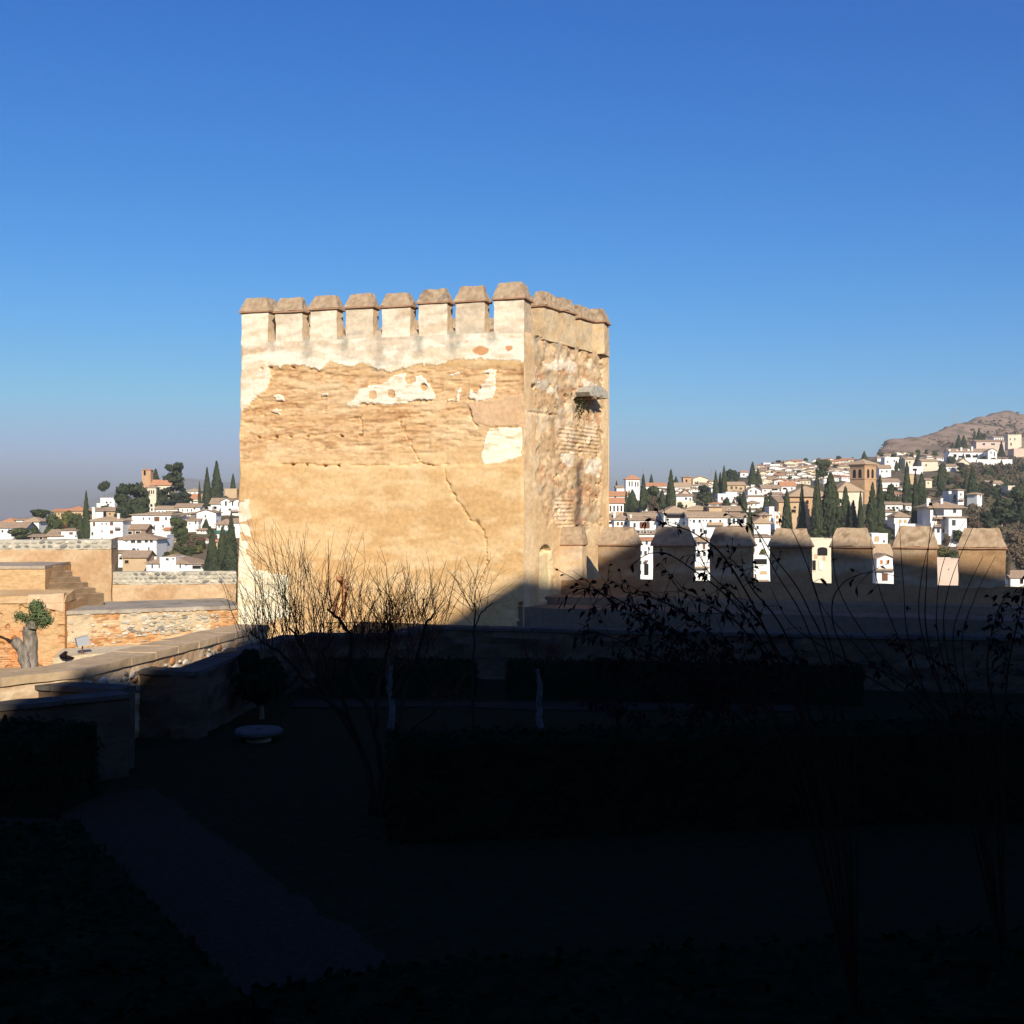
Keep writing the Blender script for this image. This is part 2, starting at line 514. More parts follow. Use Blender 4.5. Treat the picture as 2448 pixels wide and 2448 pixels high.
base = lerp3(OCHRE, OCHRE2, sstep(.35, .65, fbm(s * .5, z * 1.4, 71)))
base = lerp3(base, (.72, .53, .30), sstep(.50, .72, fbm(s * 1.3 + 9, z * 3.4, 72)) * .55)
brick = lerp3((.55, .335, .165), (.66, .445, .24), sstep(.3, .7, fbm(s * .9, z * 3, 73)))
brick = lerp3(brick, (.36, .17, .07), sstep(.54, .80, strat) * .7)
dash = vn2(s * 4.5, z * 15, 34)
brick = lerp3(brick, (.32, .15, .065), sstep(.70, .84, dash) * .6)
brick = lerp3(brick, (.70, .52, .30), sstep(.72, .86, vn2(s * 4.1 + 9, z * 14, 35)) * .55)
brick = lerp3(brick, (.70, .53, .33), sstep(.55, .75, fbm(s * .6 + 4, z * 1.2, 74)) * .6)
col = lerp3(base, brick, courses * .9)
wh = lerp3((.80, .71, .56), (.70, .57, .40), sstep(.52, .72, fbm(s * .9, z * 3.2, 75)))
col = np.where((white_upper | quoin_foot)[:, None], wh, col)
col = np.where(pink_zone[:, None], lerp3((.58, .37, .20), (.62, .42, .26), fbm(s * .5, z * 4, 76)), col)
col = np.where(orange_spots[:, None], np.array((.58, .30, .14)), col)
qb = quoin_foot & (vn2(s * 1.5, z * 9, 79) > .68)
col = np.where(qb[:, None], np.array((.55, .34, .18)), col)
# lichen and rain stains under each gap of the parapet, beige weathering of the band
stain = np.zeros_like(px)
for gx, gl in ((655, 60), (738, 95), (824, 80), (908, 120), (1000, 75), (1085, 70), (1172, 35)):
    stain += np.exp(-((px - gx + (fbm(px * .05, py * .05, 81) - .5) * 30) / 13) ** 2) * (1 - sstep(gl * .4, gl, py - 795))
col = lerp3(col, GREY, np.clip(stain * .9, 0, .85))
weather = soft(px, py, [(570, 800), (900, 800), (1000, 800), (1250, 800), (1250, 806), (1130, 815), (985, 835), (960, 868), (900, 862), (720, 840), (570, 838)], 8, 82)
col = lerp3(col, (.56, .43, .30), weather * sstep(.4, .6, fbm(px * .03, py * .05, 83)) * .6)
col = lerp3(col, (.50, .33, .20), .7 * soft(px, py, [(570, 836), (640, 830), (640, 838), (610, 846), (570, 850)], 4, 84))
col *= (.93 + .14 * fbm(s * 6, z * 9, 85))[:, None]
h = h * np.clip((1 - u) * LEN_F / .12, 0, 1) * np.clip(u * LEN_F / .05, 0, 1)
wob = corner_wob(z) * np.clip(1 - (1 - u) * LEN_F / .5, 0, 1)
wob_l = (fbm(z * 1.3, z * 0 + 9, 78, 4) - .45) * .13 * np.clip(1 - u * LEN_F / .4, 0, 1)
pf = p.copy()
pf[:, 0] += fr[0] * (wob_l - np.abs(wob) * .6)
pf[:, 1] += fr[1] * (wob_l - np.abs(wob) * .6)
hf = h
put_face('wall', pf, q, hf, N_F, col, tower)
# plaster that still clings to the wall: thin sheets of their own
for msk, c1, c2, t in ((white_left, PLASTER, PLASTER2, .035), (white_mid, PLASTER, (.80, .72, .58), .04), (white_right, PLASTER, (.8, .7, .55), .035), (white_panel, (.84, .79, .58), (.80, .74, .54), .03), (white_foot, (.82, .75, .54), (.74, .64, .42), .03), *[(m_, PLASTER, PLASTER2, .03) for m_ in whites_small]):
    used, qq, edge = submesh(pf, q, msk)
    hh = (hf[used] * .5 + t + (fbm(s[used] * 1.5, z[used] * 5, 91) - .5) * .02) * np.where(edge, 0, 1) + np.where(edge, hf[used] - .015, 0)
    cc = lerp3(c1, c2, sstep(.45, .7, fbm(s[used] * .9, z[used] * 3, 92)))
    cc = lerp3(cc, (.60, .44, .26), sstep(.58, .74, fbm(s[used] * 2.2, z[used] * 7, 93)) * .7)
    tag(put_face('plaster_patch', pf[used], qq, hh, N_F, cc, tower))

# --- right face
p, q, u, v = wall_face(z3(T_A, Z_BASE), z3(T_R + np.array([-.14, 0]), Z_BASE), z3(T_A, Z_SILL), z3(T_R, Z_SILL), .04)
px, py = to_px(p)
s = u * LEN_R
z = p[:, 2]
pil = (px < 1277 + (fbm(py * .05, py * 0, 101) - .5) * 26)
pil_r = (px > 1438 + (fbm(py * .05, py * 0, 102) - .5) * 22)
smooth_top = py < 800 + (px - 1290) * .12 + (fbm(px * .05, py * .05, 103) - .5) * 16
rubble = ~(pil | pil_r | smooth_top) & (py < 1260 + (fbm(px * .04, py * .03, 104) - .5) * 70) & (px > 1280 + np.clip((py - 1150) * .25, 0, 60))
rb = rubble.astype(float)
cell = vn2(s * 3.6, z * 4.6, 105)
h = (fbm(s * .6, z * .6, 106) - .5) * .10 + (fbm(s * 2.5, z * 3, 107) - .5) * .03
h += rb * (-.05 + (fbm(s * 2.2, z * 3.2, 108) - .5) * .13 + (cell - .5) * .07)
tile_courses = ((px > 1340) & (px < 1432) & (py > 1020) & (py < 1085)) | ((px > 1328) & (px < 1372) & (py > 1190) & (py < 1262))
h += tile_courses * (np.sin(z * 2 * np.pi / .16 + 1.5 * fbm(s, z, 109)) * .03)
h -= .3 * (np.hypot((px - 1277) / 7, (py - 923) / 5) < 1)
h -= .30 * ((np.hypot((px - 1389) / 13, (py - 958) / 9) + (fbm(px * .1, py * .1, 111) - .5)) < 1)
h -= .08 * (np.exp(-((py - 985 - (px - 1262) * .1) / 2) ** 2) * ((px > 1262) & (px < 1335)))
holes = sstep(.72, .78, fbm(s * 3 + 7, z * 3.4, 112)) * rb
h -= holes * .15
# blind arch
ax0, ax1 = 1289, 1317
amid = (ax0 + ax1) / 2
arch = (px > ax0) & (px < ax1) & (py < 1435) & (py > 1322 - np.sqrt(np.clip(1 - ((px - amid) / (ax1 - ax0) * 2) ** 2, 0, 1)) * 19)
tym = arch & (py < 1330 - (px - ax0) * .42)
h = np.where(arch, -.10, h)
h = np.where(tym, -.24, h)
h -= .07 * np.exp(-(linedist(px + (fbm(px * .12, py * .12, 63) - .5) * 6, py, [(1317, 1340), (1319, 1365), (1326, 1390), (1329, 1415)]) / 1.8) ** 2)
base = lerp3((.56, .38, .20), (.66, .48, .28), sstep(.35, .65, fbm(s * .8, z * 1.2, 113)))
rc = lerp3((.46, .30, .16), (.60, .42, .24), sstep(.3, .7, fbm(s * 1.6, z * 2.2, 114)))
rc = lerp3(rc, (.70, .55, .38), sstep(.55, .72, fbm(s * 1.0 + 5, z * 1.3, 115)) * .7)
rc = lerp3(rc, (.40, .33, .23), sstep(.56, .7, fbm(s * .9 + 2, z * 1.1, 116)) * .55)
rc = lerp3(rc, (.30, .19, .10), sstep(.6, .72, fbm(s * 4.5, z * 5.5, 118)) * .6)
rc = lerp3(rc, (.48, .25, .13), sstep(.58, .74, fbm(s * 1.2 + 12, z * 2.8, 117)) * .7)
col = lerp3(base, rc, rb)
for poly, c in (([(1305, 865), (1340, 858), (1380, 870), (1382, 890), (1340, 882), (1310, 885)], PLASTER), ([(1395, 905), (1428, 915), (1428, 940), (1405, 935)], PLASTER), ([(1310, 925), (1335, 925), (1330, 945), (1315, 942)], PLASTER), ([(1275, 905), (1312, 905), (1312, 930), (1275, 925)], (.45, .42, .34)), ([(1280, 975), (1310, 975), (1310, 1030), (1255, 1040), (1255, 980)], PLASTER2), ([(1345, 1085), (1375, 1080), (1372, 1120), (1350, 1110)], PLASTER), ([(1405, 1100), (1432, 1095), (1430, 1140), (1400, 1130)], PLASTER), ([(1335, 800), (1355, 805), (1350, 822), (1335, 815)], PLASTER)):
    col = lerp3(col, c, soft(px, py, poly, 9, 120).astype(float) * .65)
streak = np.exp(-((px - 1386 + (fbm(py * .03, py * 0, 121) - .5) * 8) / (7 + 5 * sstep(1180, 1300, py))) ** 2) * sstep(1085, 1120, py)
col = lerp3(col, (.15, .10, .07), np.clip(streak * (.7 + .6 * fbm(px * .1, py * .04, 122)), 0, .92))
for gx in (1288, 1338, 1383, 1424):
    col = lerp3(col, GREY, .8 * np.exp(-((px - gx) / 5) ** 2) * (1 - sstep(35, 70, py - 780)) * (py > 770))
col = np.where((pil & (py > 990) & (py < 1100) & (vn2(s * 2.6, z * 2.1, 123) > .62))[:, None], np.array((.58, .36, .18)), col)
col = lerp3(col, (.66, .50, .32), pil * .22)
col = lerp3(col, (.50, .33, .18), (pil | pil_r | smooth_top) * sstep(.5, .7, fbm(s * 1.4, z * .9, 126)) * .6)
col = np.where(arch[:, None], lerp3((.60, .46, .26), (.66, .54, .32), fbm(s * 2, z, 124)), col)
col *= (1.03 + .18 * fbm(s * 6, z * 8, 125))[:, None]
h = h * np.clip(u * LEN_R / .12, 0, 1) * np.clip((1 - u) * LEN_R / .1, 0, 1)
wob = corner_wob(z) * np.clip(1 - u * LEN_R / .5, 0, 1)
wob_r = (fbm(z * 1.3, z * 0 + 19, 79, 4) - .5) * .07 * np.clip(1 - (1 - u) * LEN_R / .4, 0, 1)
pr = p.copy()
# same broken arris as the front face
pr[:, :2] += (-fr * .6)[None] * (np.abs(corner_wob(z)) * np.clip(1 - u * LEN_R / .5, 0, 1))[:, None] + rg[None] * wob_r[:, None]
put_face('wall', pr, q, h, N_R, col, tower)
# white upright fillet of mortar along the arris, lower half
# --- the two faces turned away, and the deck
ochre_fn = mix_cols(OCHRE, OCHRE2, OCHRE3, f=.8, seed=3)
for a, b in ((T_R, T_B), (T_B, T_L)):
    p, q, u, v = wall_face(z3(a, Z_BASE), z3(b, Z_BASE), z3(a, Z_SILL), z3(b, Z_SILL), .4)
    d = (b - a) / np.linalg.norm(b - a)
    put_face('wall', p, q, (fbm(u * 9, v * 9, 5) - .5) * .06 * np.clip(np.minimum(u, 1 - u) * 20, 0, 1), np.array([d[1], -d[0]]), ochre_fn(p), tower)
inset = lambda a, t: a * (1 - t) + ((T_A + T_B) / 2) * t
deck = MB()
deck.face([z3(inset(c, .02), Z_SILL - .9) - TO for c in (T_L, T_A, T_R, T_B)])
deck.build('deck', M['soil'], tower)

# --- parapet merlons, each with a hipped mortar cap
def ring_row(a, d, n_out, length, n, w, thick, skip_first=False, skip_last=False):
    gap = (length - n * w) / (n - 1)
    return [(a + d * (i * (w + gap)), d, n_out, w) for i in range(n) if not ((skip_first and i == 0) or (skip_last and i == n - 1))]

mw, mt = 1.20, .60
def merlon_body_cols(seed, tones, gap_side=(.62, .44, .26)):
    base = mix_cols(*tones, f=1.6, seed=seed, stretch=(1, 1, 2.6))
    def fn(p, fi):
        c = base(p)
        if fi in (1, 3):
            c = lerp3(c, gap_side, np.full(len(p), .7))
        t = sstep(.5, .66, fbm3(p * np.array((1, 1, 3)), 1.2, seed + 5))
        c = lerp3(c, (.50, .40, .28), t * .6)
        t2 = sstep(.55, .68, fbm3(p * np.array((1, 1, 1.6)) + 9, 2.4, seed + 7))
        return lerp3(c, (.40, .30, .20), t2 * .38)
    return fn
cap_cols = mix_cols((.24, .16, .10), CAP2, (.34, .235, .15), (.46, .34, .22), (.26, .20, .14), f=3.4, seed=8)
def add_merlon(o, d, n_out, w, t, z0, h, hc, parent, origin, tones, seed, over=.08, inset_=.14, cell=.11, cell_c=.09, top_t=None):
    """o: outer front-left plan point; the body runs w along d and t inwards"""
    o, d, n_in = np.asarray(o), np.asarray(d), -np.asarray(n_out)
    c4 = [o, o + d * w, o + d * w + n_in * t, o + n_in * t]
    tf = lambda pts: [tuple(np.array(x) - origin) for x in pts]
    body = hexa('merlon', tf(quad8(*c4, z0, z0 + h)), cell, .05, merlon_body_cols(seed, tones), parent=parent, seed=seed)
    ctr = sum(c4) / 4
    lo = [c + (c - ctr) / np.abs((c - ctr)).max() * 0 + (d * np.sign((c - ctr) @ d) + n_in * np.sign((c - ctr) @ n_in)) * over for c in c4]
    hi = [c - d * np.sign((c - ctr) @ d) * inset_ - n_in * np.sign((c - ctr) @ n_in) * min(inset_, t * (.36 if top_t is None else top_t)) for c in c4]
    z1 = z0 + h - .02
    # drip course of thin bricks under the mortar
    slab = [(*x, z1) for x in lo] + [(*x, z1 + .055) for x in lo]
    v1, q1, k1 = hexa_np(tf(slab), .16, .012, mix_cols((.34, .18, .10), (.42, .25, .15), f=4, seed=seed))
    hs = hc * (.94 + .12 * R.random())
    lo2 = [ctr + (x - ctr) * .975 for x in lo]
    v2, q2, k2 = hexa_np(tf([(*x, z1 + .055) for x in lo2] + [(*x, z1 + hs) for x in hi]), cell_c, .06, cap_cols, freq=4, seed=seed + 3)
    me = mesh_np('cap', np.concatenate([v1, v2]), np.concatenate([q1, q2 + len(v1)]), np.concatenate([k1, k2]), False, M['masonry'])
    obj('cap', me, body)
    return body
rows = ring_row(T_L, fr, N_F, LEN_F, 8, mw, mt, skip_first=True, skip_last=True)
rows += ring_row(T_A, rg, N_R, LEN_R, 5, mw, mt, skip_first=True, skip_last=True)
bk = -fr
rows += ring_row(T_R, bk, -N_F, LEN_F, 8, mw, mt, skip_first=True, skip_last=True)
rows += ring_row(T_B, -rg, -N_R, LEN_R, 5, mw, mt, skip_first=True, skip_last=True)
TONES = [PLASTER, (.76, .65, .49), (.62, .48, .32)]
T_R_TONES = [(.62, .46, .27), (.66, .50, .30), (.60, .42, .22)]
for i, (o, d, n, w) in enumerate(rows):
    w = w + R.uniform(-.05, .06)
    dh_ = R.uniform(-.05, .05)
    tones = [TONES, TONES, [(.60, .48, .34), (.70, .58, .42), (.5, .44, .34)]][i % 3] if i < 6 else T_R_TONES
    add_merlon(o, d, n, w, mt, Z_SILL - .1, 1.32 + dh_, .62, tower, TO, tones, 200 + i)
# worn sills between the merlons of the front
gapw = (LEN_F - 8 * mw) / 7
for i in range(7):
    a = T_L + fr * (mw + i * (mw + gapw) - .10)
    b = a + fr * (gapw + .2)
    c4 = [a - N_F * .02, b - N_F * .02, b - N_F * .48, a - N_F * .48]
    hl = R.uniform(.03, .12)
    hr = hl + R.uniform(-.02, .05)
    c8 = [(*c, Z_SILL - .12) for c in c4] + [(*c4[0], Z_SILL + hl), (*c4[1], Z_SILL + hr), (*c4[2], Z_SILL + hr + R.uniform(.1, .35)), (*c4[3], Z_SILL + hl + R.uniform(.05, .3))]
    hexa('sill', [tuple(np.array(x) - TO) for x in c8], .08, .07, mix_cols(GREY, (.50, .40, .28), (.42, .36, .27), f=3, seed=400 + i), parent=tower, seed=400 + i)
# corner blocks are square
for i, (c, d1, d2) in enumerate(((T_L, fr, rg), (T_A, -fr, rg), (T_R, bk, -rg), (T_B, fr, -rg))):
    c = np.asarray(c)
    pts = [c, c + d1 * mw, c + d1 * mw + d2 * 1.0, c + d2 * 1.0]
    if np.cross(d1, d2) < 0:
        pts = [pts[1], pts[0], pts[3], pts[2]]
    o = pts[0]
    d = (pts[1] - pts[0]) / np.linalg.norm(pts[1] - pts[0])
    n_out = np.array([d[1], -d[0]])
    add_merlon(o, d, n_out, mw, 1.0, Z_SILL - .1, 1.36, .66, tower, TO, TONES if i < 2 else T_R_TONES, 240 + i)

# --- loophole with brick surround on the front face
def on_plane(px_, py_, a, n2, off=0.0):
    dvec = np.array([(px_ - CX) / F, 1, (CY - py_) / F])
    n3 = np.array([n2[0], n2[1], 0])
    t = (np.array([a[0], a[1], 0]) @ n3 + off) / (dvec @ n3)
    return dvec * t
loop = []
def brick_on_front(x0, x1, y0, y1, off, name='brick', parent=tower, matl=None, thick=.12):
    c = [on_plane(x0, y1, T_A, N_F, off), on_plane(x1, y1, T_A, N_F, off), on_plane(x1, y0, T_A, N_F, off), on_plane(x0, y0, T_A, N_F, off)]
    n3 = np.array([N_F[0], N_F[1], 0]) * thick
    mb = MB()
    mb.prism([x - TO - n3 for x in c], n3)
    return mb.build(name, matl or M['stone_red'], parent)
surround = obj('loophole_surround', None, tower)
for k in range(9):
    y = 1384 + k * 11
    brick_on_front(820, 826 + (k % 2) * 2.5, y, y + 9.5, .05, parent=surround)
for k in range(2):
    brick_on_front(804 + k * 8.5, 811.5 + k * 8.5, 1378, 1387, .05, parent=surround)
for k in range(4):
    y = 1428 + k * 12
    brick_on_front(797 - (k % 2) * 2, 804.5, y, y + 10, .045, parent=surround)

# --- stump of a stone balcony on the right face
def on_r(px_, py_, off=0.0): return on_plane(px_, py_, T_A, N_R, off)
bal = obj('balcony_stump', None, tower)
n3 = np.array([N_R[0], N_R[1], 0])
hood = [on_r(1380, 948), on_r(1424, 955), on_r(1420, 938), on_r(1404, 923), on_r(1390, 925), on_r(1376, 938)]
mb = MB()
n0 = len(mb.v)
mb.prism([x - TO - n3 * .1 for x in hood], n3 * .72)
me = mb.mesh('hood', M['stone'])
obj('hood', me, bal)
for cx_ in (1390, 1404):
    a = on_r(cx_, 951) - TO
    mb = MB()
    mb.tube([a - n3 * .2, a + n3 * .66], .10, 10)
    mb.build('corbel_log', M['brown'], bal)
# weed in the broken masonry
mb = MB()
c0 = on_r(1379, 972) - TO
for k in range(120):
    a = Vector(c0) + Vector((R.gauss(0, .10), R.gauss(0, .10), R.gauss(0, .22))) + Vector(n3) * R.uniform(0, .2)
    dv = Vector((R.gauss(0, 1), R.gauss(0, 1), R.gauss(0, 1))).normalized() * .09
    e = dv.cross(Vector((R.random(), R.random(), R.random()))).normalized() * .04
    mb.face([a - e, a + dv, a + e])
tag(mb.build('weed_tuft', M['foliage'], None, TO), 'small green weed rooted under the balcony stump of the tower', 'weed', kind='stuff')
# ------------------------------------------------------------------ ground, terraces and the building that shades them
def sheet(name, pts, z, matl):
    mb = MB()
    mb.face([(x, y, z) for x, y in pts])
    return struct(name, mb.mesh(name, matl, fix=False))

def ground_sheet(name, x0, x1, y0, y1, zfn, cell, matl, keep=None):
    nx, ny = int((x1 - x0) / cell), int((y1 - y0) / cell)
    X, Y = np.meshgrid(np.linspace(x0, x1, nx + 1), np.linspace(y0, y1, ny + 1))
    X, Y = X.ravel(), Y.ravel()
    i = np.arange((nx + 1) * (ny + 1)).reshape(ny + 1, nx + 1)
    q = np.stack([i[:-1, :-1].ravel(), i[:-1, 1:].ravel(), i[1:, 1:].ravel(), i[1:, :-1].ravel()], 1)
    if keep is not None:
        q = q[keep(X, Y)[q].all(1)]
    return struct(name, mesh_np(name, np.stack([X, Y, zfn(X, Y)], 1), q, None, True, matl))

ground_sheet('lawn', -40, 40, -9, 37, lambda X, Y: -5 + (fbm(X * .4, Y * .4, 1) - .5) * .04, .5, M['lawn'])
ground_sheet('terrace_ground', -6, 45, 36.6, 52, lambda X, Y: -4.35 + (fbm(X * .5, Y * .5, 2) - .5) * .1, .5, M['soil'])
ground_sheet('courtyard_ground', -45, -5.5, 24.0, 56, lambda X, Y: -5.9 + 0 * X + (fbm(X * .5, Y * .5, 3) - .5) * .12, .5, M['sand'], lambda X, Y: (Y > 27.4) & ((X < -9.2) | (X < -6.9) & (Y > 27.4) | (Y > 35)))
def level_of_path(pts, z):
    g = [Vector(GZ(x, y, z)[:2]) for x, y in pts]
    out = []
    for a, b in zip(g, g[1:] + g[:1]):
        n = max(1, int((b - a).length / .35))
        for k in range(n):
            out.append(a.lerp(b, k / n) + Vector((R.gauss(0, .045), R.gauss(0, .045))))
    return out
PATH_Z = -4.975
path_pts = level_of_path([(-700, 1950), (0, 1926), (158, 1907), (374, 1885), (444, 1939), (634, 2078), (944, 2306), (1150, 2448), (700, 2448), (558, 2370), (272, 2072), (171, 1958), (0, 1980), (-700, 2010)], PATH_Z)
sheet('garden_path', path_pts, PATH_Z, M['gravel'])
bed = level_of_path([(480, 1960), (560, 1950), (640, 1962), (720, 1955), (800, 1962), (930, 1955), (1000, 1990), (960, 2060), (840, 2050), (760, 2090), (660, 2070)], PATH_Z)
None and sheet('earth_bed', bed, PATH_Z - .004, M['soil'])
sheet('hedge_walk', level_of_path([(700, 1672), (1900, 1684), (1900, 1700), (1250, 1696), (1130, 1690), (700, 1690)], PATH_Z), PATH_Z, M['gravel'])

mb = MB()
mb.prism([(x, -10, z) for x, z in ((.1, -6), (46, -6), (46, 20), (31, 26.05), (21, 29.9), (11.7, 25.5), (4.5, 20.6), (2.2, 16.4), (.1, 15.0))], (0, -36, 0))
struct('palace', mb.mesh('palace', M['tan']))
mb = MB()
mb.box(-46, .05, -40, -10.05, -6, 11)
mb.box(15, 46, -9.94, 7, -6, 11.5)  # both blocks are unseen, added to cut skylight over the garden
struct('unseen_sky_blocker', mb.mesh('unseen_sky_blocker', M['tan']))
mb = MB()
mb.box(-46, 14.9, -9.95, 2.4, -6, -1.6)
struct('terrace', mb.mesh('terrace', M['gravel']))

# ------------------------------------------------------------------ battlement wall running right from the tower
B0, BD = np.array([1.94, 48.75]), np.array([.945, -.327])
BD /= np.linalg.norm(BD)
BN = np.array([BD[1], -BD[0]])
def b_s(px_):
    k = (px_ - CX) / F
    return (k * B0[1] - B0[0]) / (BD[0] - k * BD[1])
def b_pt(s_): return B0 + BD * s_
bw = thing('battlement_wall', 'long crenellated ochre wall running right from the tower, mostly in shade', 'wall', (B0[0], B0[1], -5))
BO = np.array([B0[0], B0[1], -5])
bt = .62
def bq(s0, s1, z0, z1, t0=0, t1=bt):
    a, b = b_pt(s0), b_pt(s1)
    return [tuple(np.array(x) - BO) for x in quad8(a - BN * t0, b - BN * t0, b - BN * t1, a - BN * t1, z0, z1)]
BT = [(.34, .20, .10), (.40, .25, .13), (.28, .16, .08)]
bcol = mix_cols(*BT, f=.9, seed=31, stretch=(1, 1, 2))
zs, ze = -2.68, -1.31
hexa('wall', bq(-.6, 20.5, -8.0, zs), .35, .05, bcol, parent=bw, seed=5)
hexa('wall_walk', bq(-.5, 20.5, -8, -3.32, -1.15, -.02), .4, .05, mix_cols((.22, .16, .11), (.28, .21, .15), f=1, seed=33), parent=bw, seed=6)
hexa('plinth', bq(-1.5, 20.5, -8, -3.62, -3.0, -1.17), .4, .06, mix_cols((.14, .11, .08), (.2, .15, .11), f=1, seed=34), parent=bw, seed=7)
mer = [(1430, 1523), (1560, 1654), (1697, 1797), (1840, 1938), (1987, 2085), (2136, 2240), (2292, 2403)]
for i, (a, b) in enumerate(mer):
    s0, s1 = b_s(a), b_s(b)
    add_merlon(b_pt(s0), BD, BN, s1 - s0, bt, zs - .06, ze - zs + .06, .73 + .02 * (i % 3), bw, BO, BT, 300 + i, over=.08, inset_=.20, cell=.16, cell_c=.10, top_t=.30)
# half merlon that leans against the tower, with its lean-to cap, and the narrow gap beside it
s0, s1 = b_s(1335), b_s(1392)
add_merlon(b_pt(s0), BD, BN, s1 - s0, bt, zs - .06, ze - zs + .06, .74, bw, BO, [(.60, .42, .24), (.68, .52, .34), (.56, .36, .2)], 320, over=.05, inset_=.06, cell=.14, cell_c=.09, top_t=.30)

# ------------------------------------------------------------------ garden retaining walls
def masonry_run(name, label, cat, pts, z0, z1, t, cols, coping=.0, cop_mat=None, cell=.22, relief=.06, seed=0, cop_cols=None, group=None, over=.05):
    """A wall along plan points (seen face on the right of the direction of travel); coping stones are parts."""
    o = np.array([pts[0][0], pts[0][1], z0])
    w = thing(name, label, cat, o, group=group)
    pts = [np.asarray(p, float) for p in pts]
    for i in range(len(pts) - 1):
        a, b = pts[i], pts[i + 1]
        d = (b - a) / np.linalg.norm(b - a)
        n = np.array([d[1], -d[0]])
        L = np.linalg.norm(b - a)
        za = z1[i] if hasattr(z1, '__len__') else z1
        zb = z1[i + 1] if hasattr(z1, '__len__') else z1
        ext = t * .5 if 0 < i else 0
        a2 = a - d * 0
        c = [(*a2, z0), (*b, z0), (*(b - n * t), z0), (*(a2 - n * t), z0), (*a2, za - coping), (*b, zb - coping), (*(b - n * t), zb - coping), (*(a2 - n * t), za - coping)]
        def front(u, v, p, L=L, i=i):
            s_ = u * L
            z_ = p[:, 2]
            strat_ = vn2(s_ * 1.4, z_ * 9, seed + i)
            return (strat_ - .5) * relief * 1.6 + (fbm(s_ * 2.2, z_ * 4, seed + 9) - .5) * relief * 2, None
        hexa('wall', [tuple(np.array(x) - o) for x in c], cell, .03, cols, M['brickwork'], w, seed=seed + i, front=front)
        if coping:
            k = max(1, int(L / 1.15))
            for j in range(k):
                f0, f1 = j / k + .004, (j + 1) / k - .004
                A, B = a + d * L * f0, a + d * L * f1
                zA, zB = za + (zb - za) * f0, za + (zb - za) * f1
                dz = R.uniform(-.012, .012)
                q8 = [(*(A + n * over), zA - coping + .004), (*(B + n * over), zB - coping + .004), (*(B - n * (t + over)), zB - coping + .004), (*(A - n * (t + over)), zA - coping + .004)]
                q8 += [(x, y, zz + coping + dz) for x, y, zz in q8]
                hexa('coping_stone', [tuple(np.array(x) - o) for x in q8], .16, .028, cop_cols or mix_cols((.42, .36, .28), (.5, .43, .33), f=2, seed=seed), cop_mat, w, seed=seed + j)
    return w, o
ZA = -3.2
wallA_pts = [GZ(-260, 1650, ZA)[:2], GZ(0, 1622, ZA)[:2], GZ(200, 1600, ZA)[:2], GZ(310, 1574, ZA)[:2], GZ(560, 1512, ZA)[:2], GZ(640, 1494, ZA)[:2]]
WA_COL = mix_cols((.58, .42, .25), (.66, .50, .32), (.48, .32, .18), (.60, .38, .21), f=1.3, seed=51, stretch=(1, 1, 2.2))
wa, wa_o = masonry_run('sunlit_garden_wall', 'low rubble wall with a broad sand-coloured coping, sunlit, climbing to the tower foot', 'wall', wallA_pts, -5.3, ZA, .95, WA_COL, .16, None, .16, .05, 61, mix_cols((.47, .34, .20), (.53, .39, .24), (.41, .29, .17), f=1.6, seed=52))
ZB = -3.5
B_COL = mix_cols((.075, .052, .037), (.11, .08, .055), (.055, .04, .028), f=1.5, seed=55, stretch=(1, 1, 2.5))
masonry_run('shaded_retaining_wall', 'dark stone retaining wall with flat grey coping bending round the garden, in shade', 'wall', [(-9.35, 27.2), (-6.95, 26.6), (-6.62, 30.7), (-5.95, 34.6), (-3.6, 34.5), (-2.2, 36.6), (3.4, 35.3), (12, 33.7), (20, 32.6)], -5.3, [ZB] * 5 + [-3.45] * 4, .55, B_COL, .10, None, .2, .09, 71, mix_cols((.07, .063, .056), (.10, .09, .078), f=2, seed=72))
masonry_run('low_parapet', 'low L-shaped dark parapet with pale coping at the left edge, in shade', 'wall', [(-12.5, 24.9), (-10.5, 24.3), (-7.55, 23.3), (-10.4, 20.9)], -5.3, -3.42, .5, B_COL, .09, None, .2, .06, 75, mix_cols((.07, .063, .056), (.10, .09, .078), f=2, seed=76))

# cobbles showing in the sunlit face of the low wall
def stone_mesh(seed, matl, sub=2):
    bm = bmesh.new()
    bmesh.ops.create_icosphere(bm, subdivisions=sub, radius=.5)
    r = random.Random(seed)
    off = Vector((r.random(), r.random(), r.random())) * 30
    for v in bm.verts:
        n = Vector((math.sin(v.co.x * 5 + off.x), math.sin(v.co.y * 6 + off.y), math.sin(v.co.z * 5 + off.z)))
        v.co += n * .06
        v.co.y *= .8
    me = bpy.data.meshes.new('stone')
    bm.to_mesh(me)
    bm.free()
    me.polygons.foreach_set('use_smooth', [True] * len(me.polygons))
    me.materials.append(M[matl])
    return me
STONES = {k: [stone_mesh(i * 7 + hash(k) % 1 + len(k), k, 1 if i else 2) for i in range(4)] for k in ('stone', 'stone_pale', 'stone_red', 'stone_dark', 'stone_sand')}
def put_stone(parent, origin, loc, w, h, d, ang, kinds=('stone', 'stone', 'stone_pale', 'stone_red')):
    me = R.choice(STONES[R.choice(kinds)])
    o = obj('stone', me, parent, Vector(loc) - Vector(origin))
    o.rotation_euler = (R.uniform(-.15, .15), R.uniform(-.25, .25), ang)
    o.scale = (w, d, h)
    return o
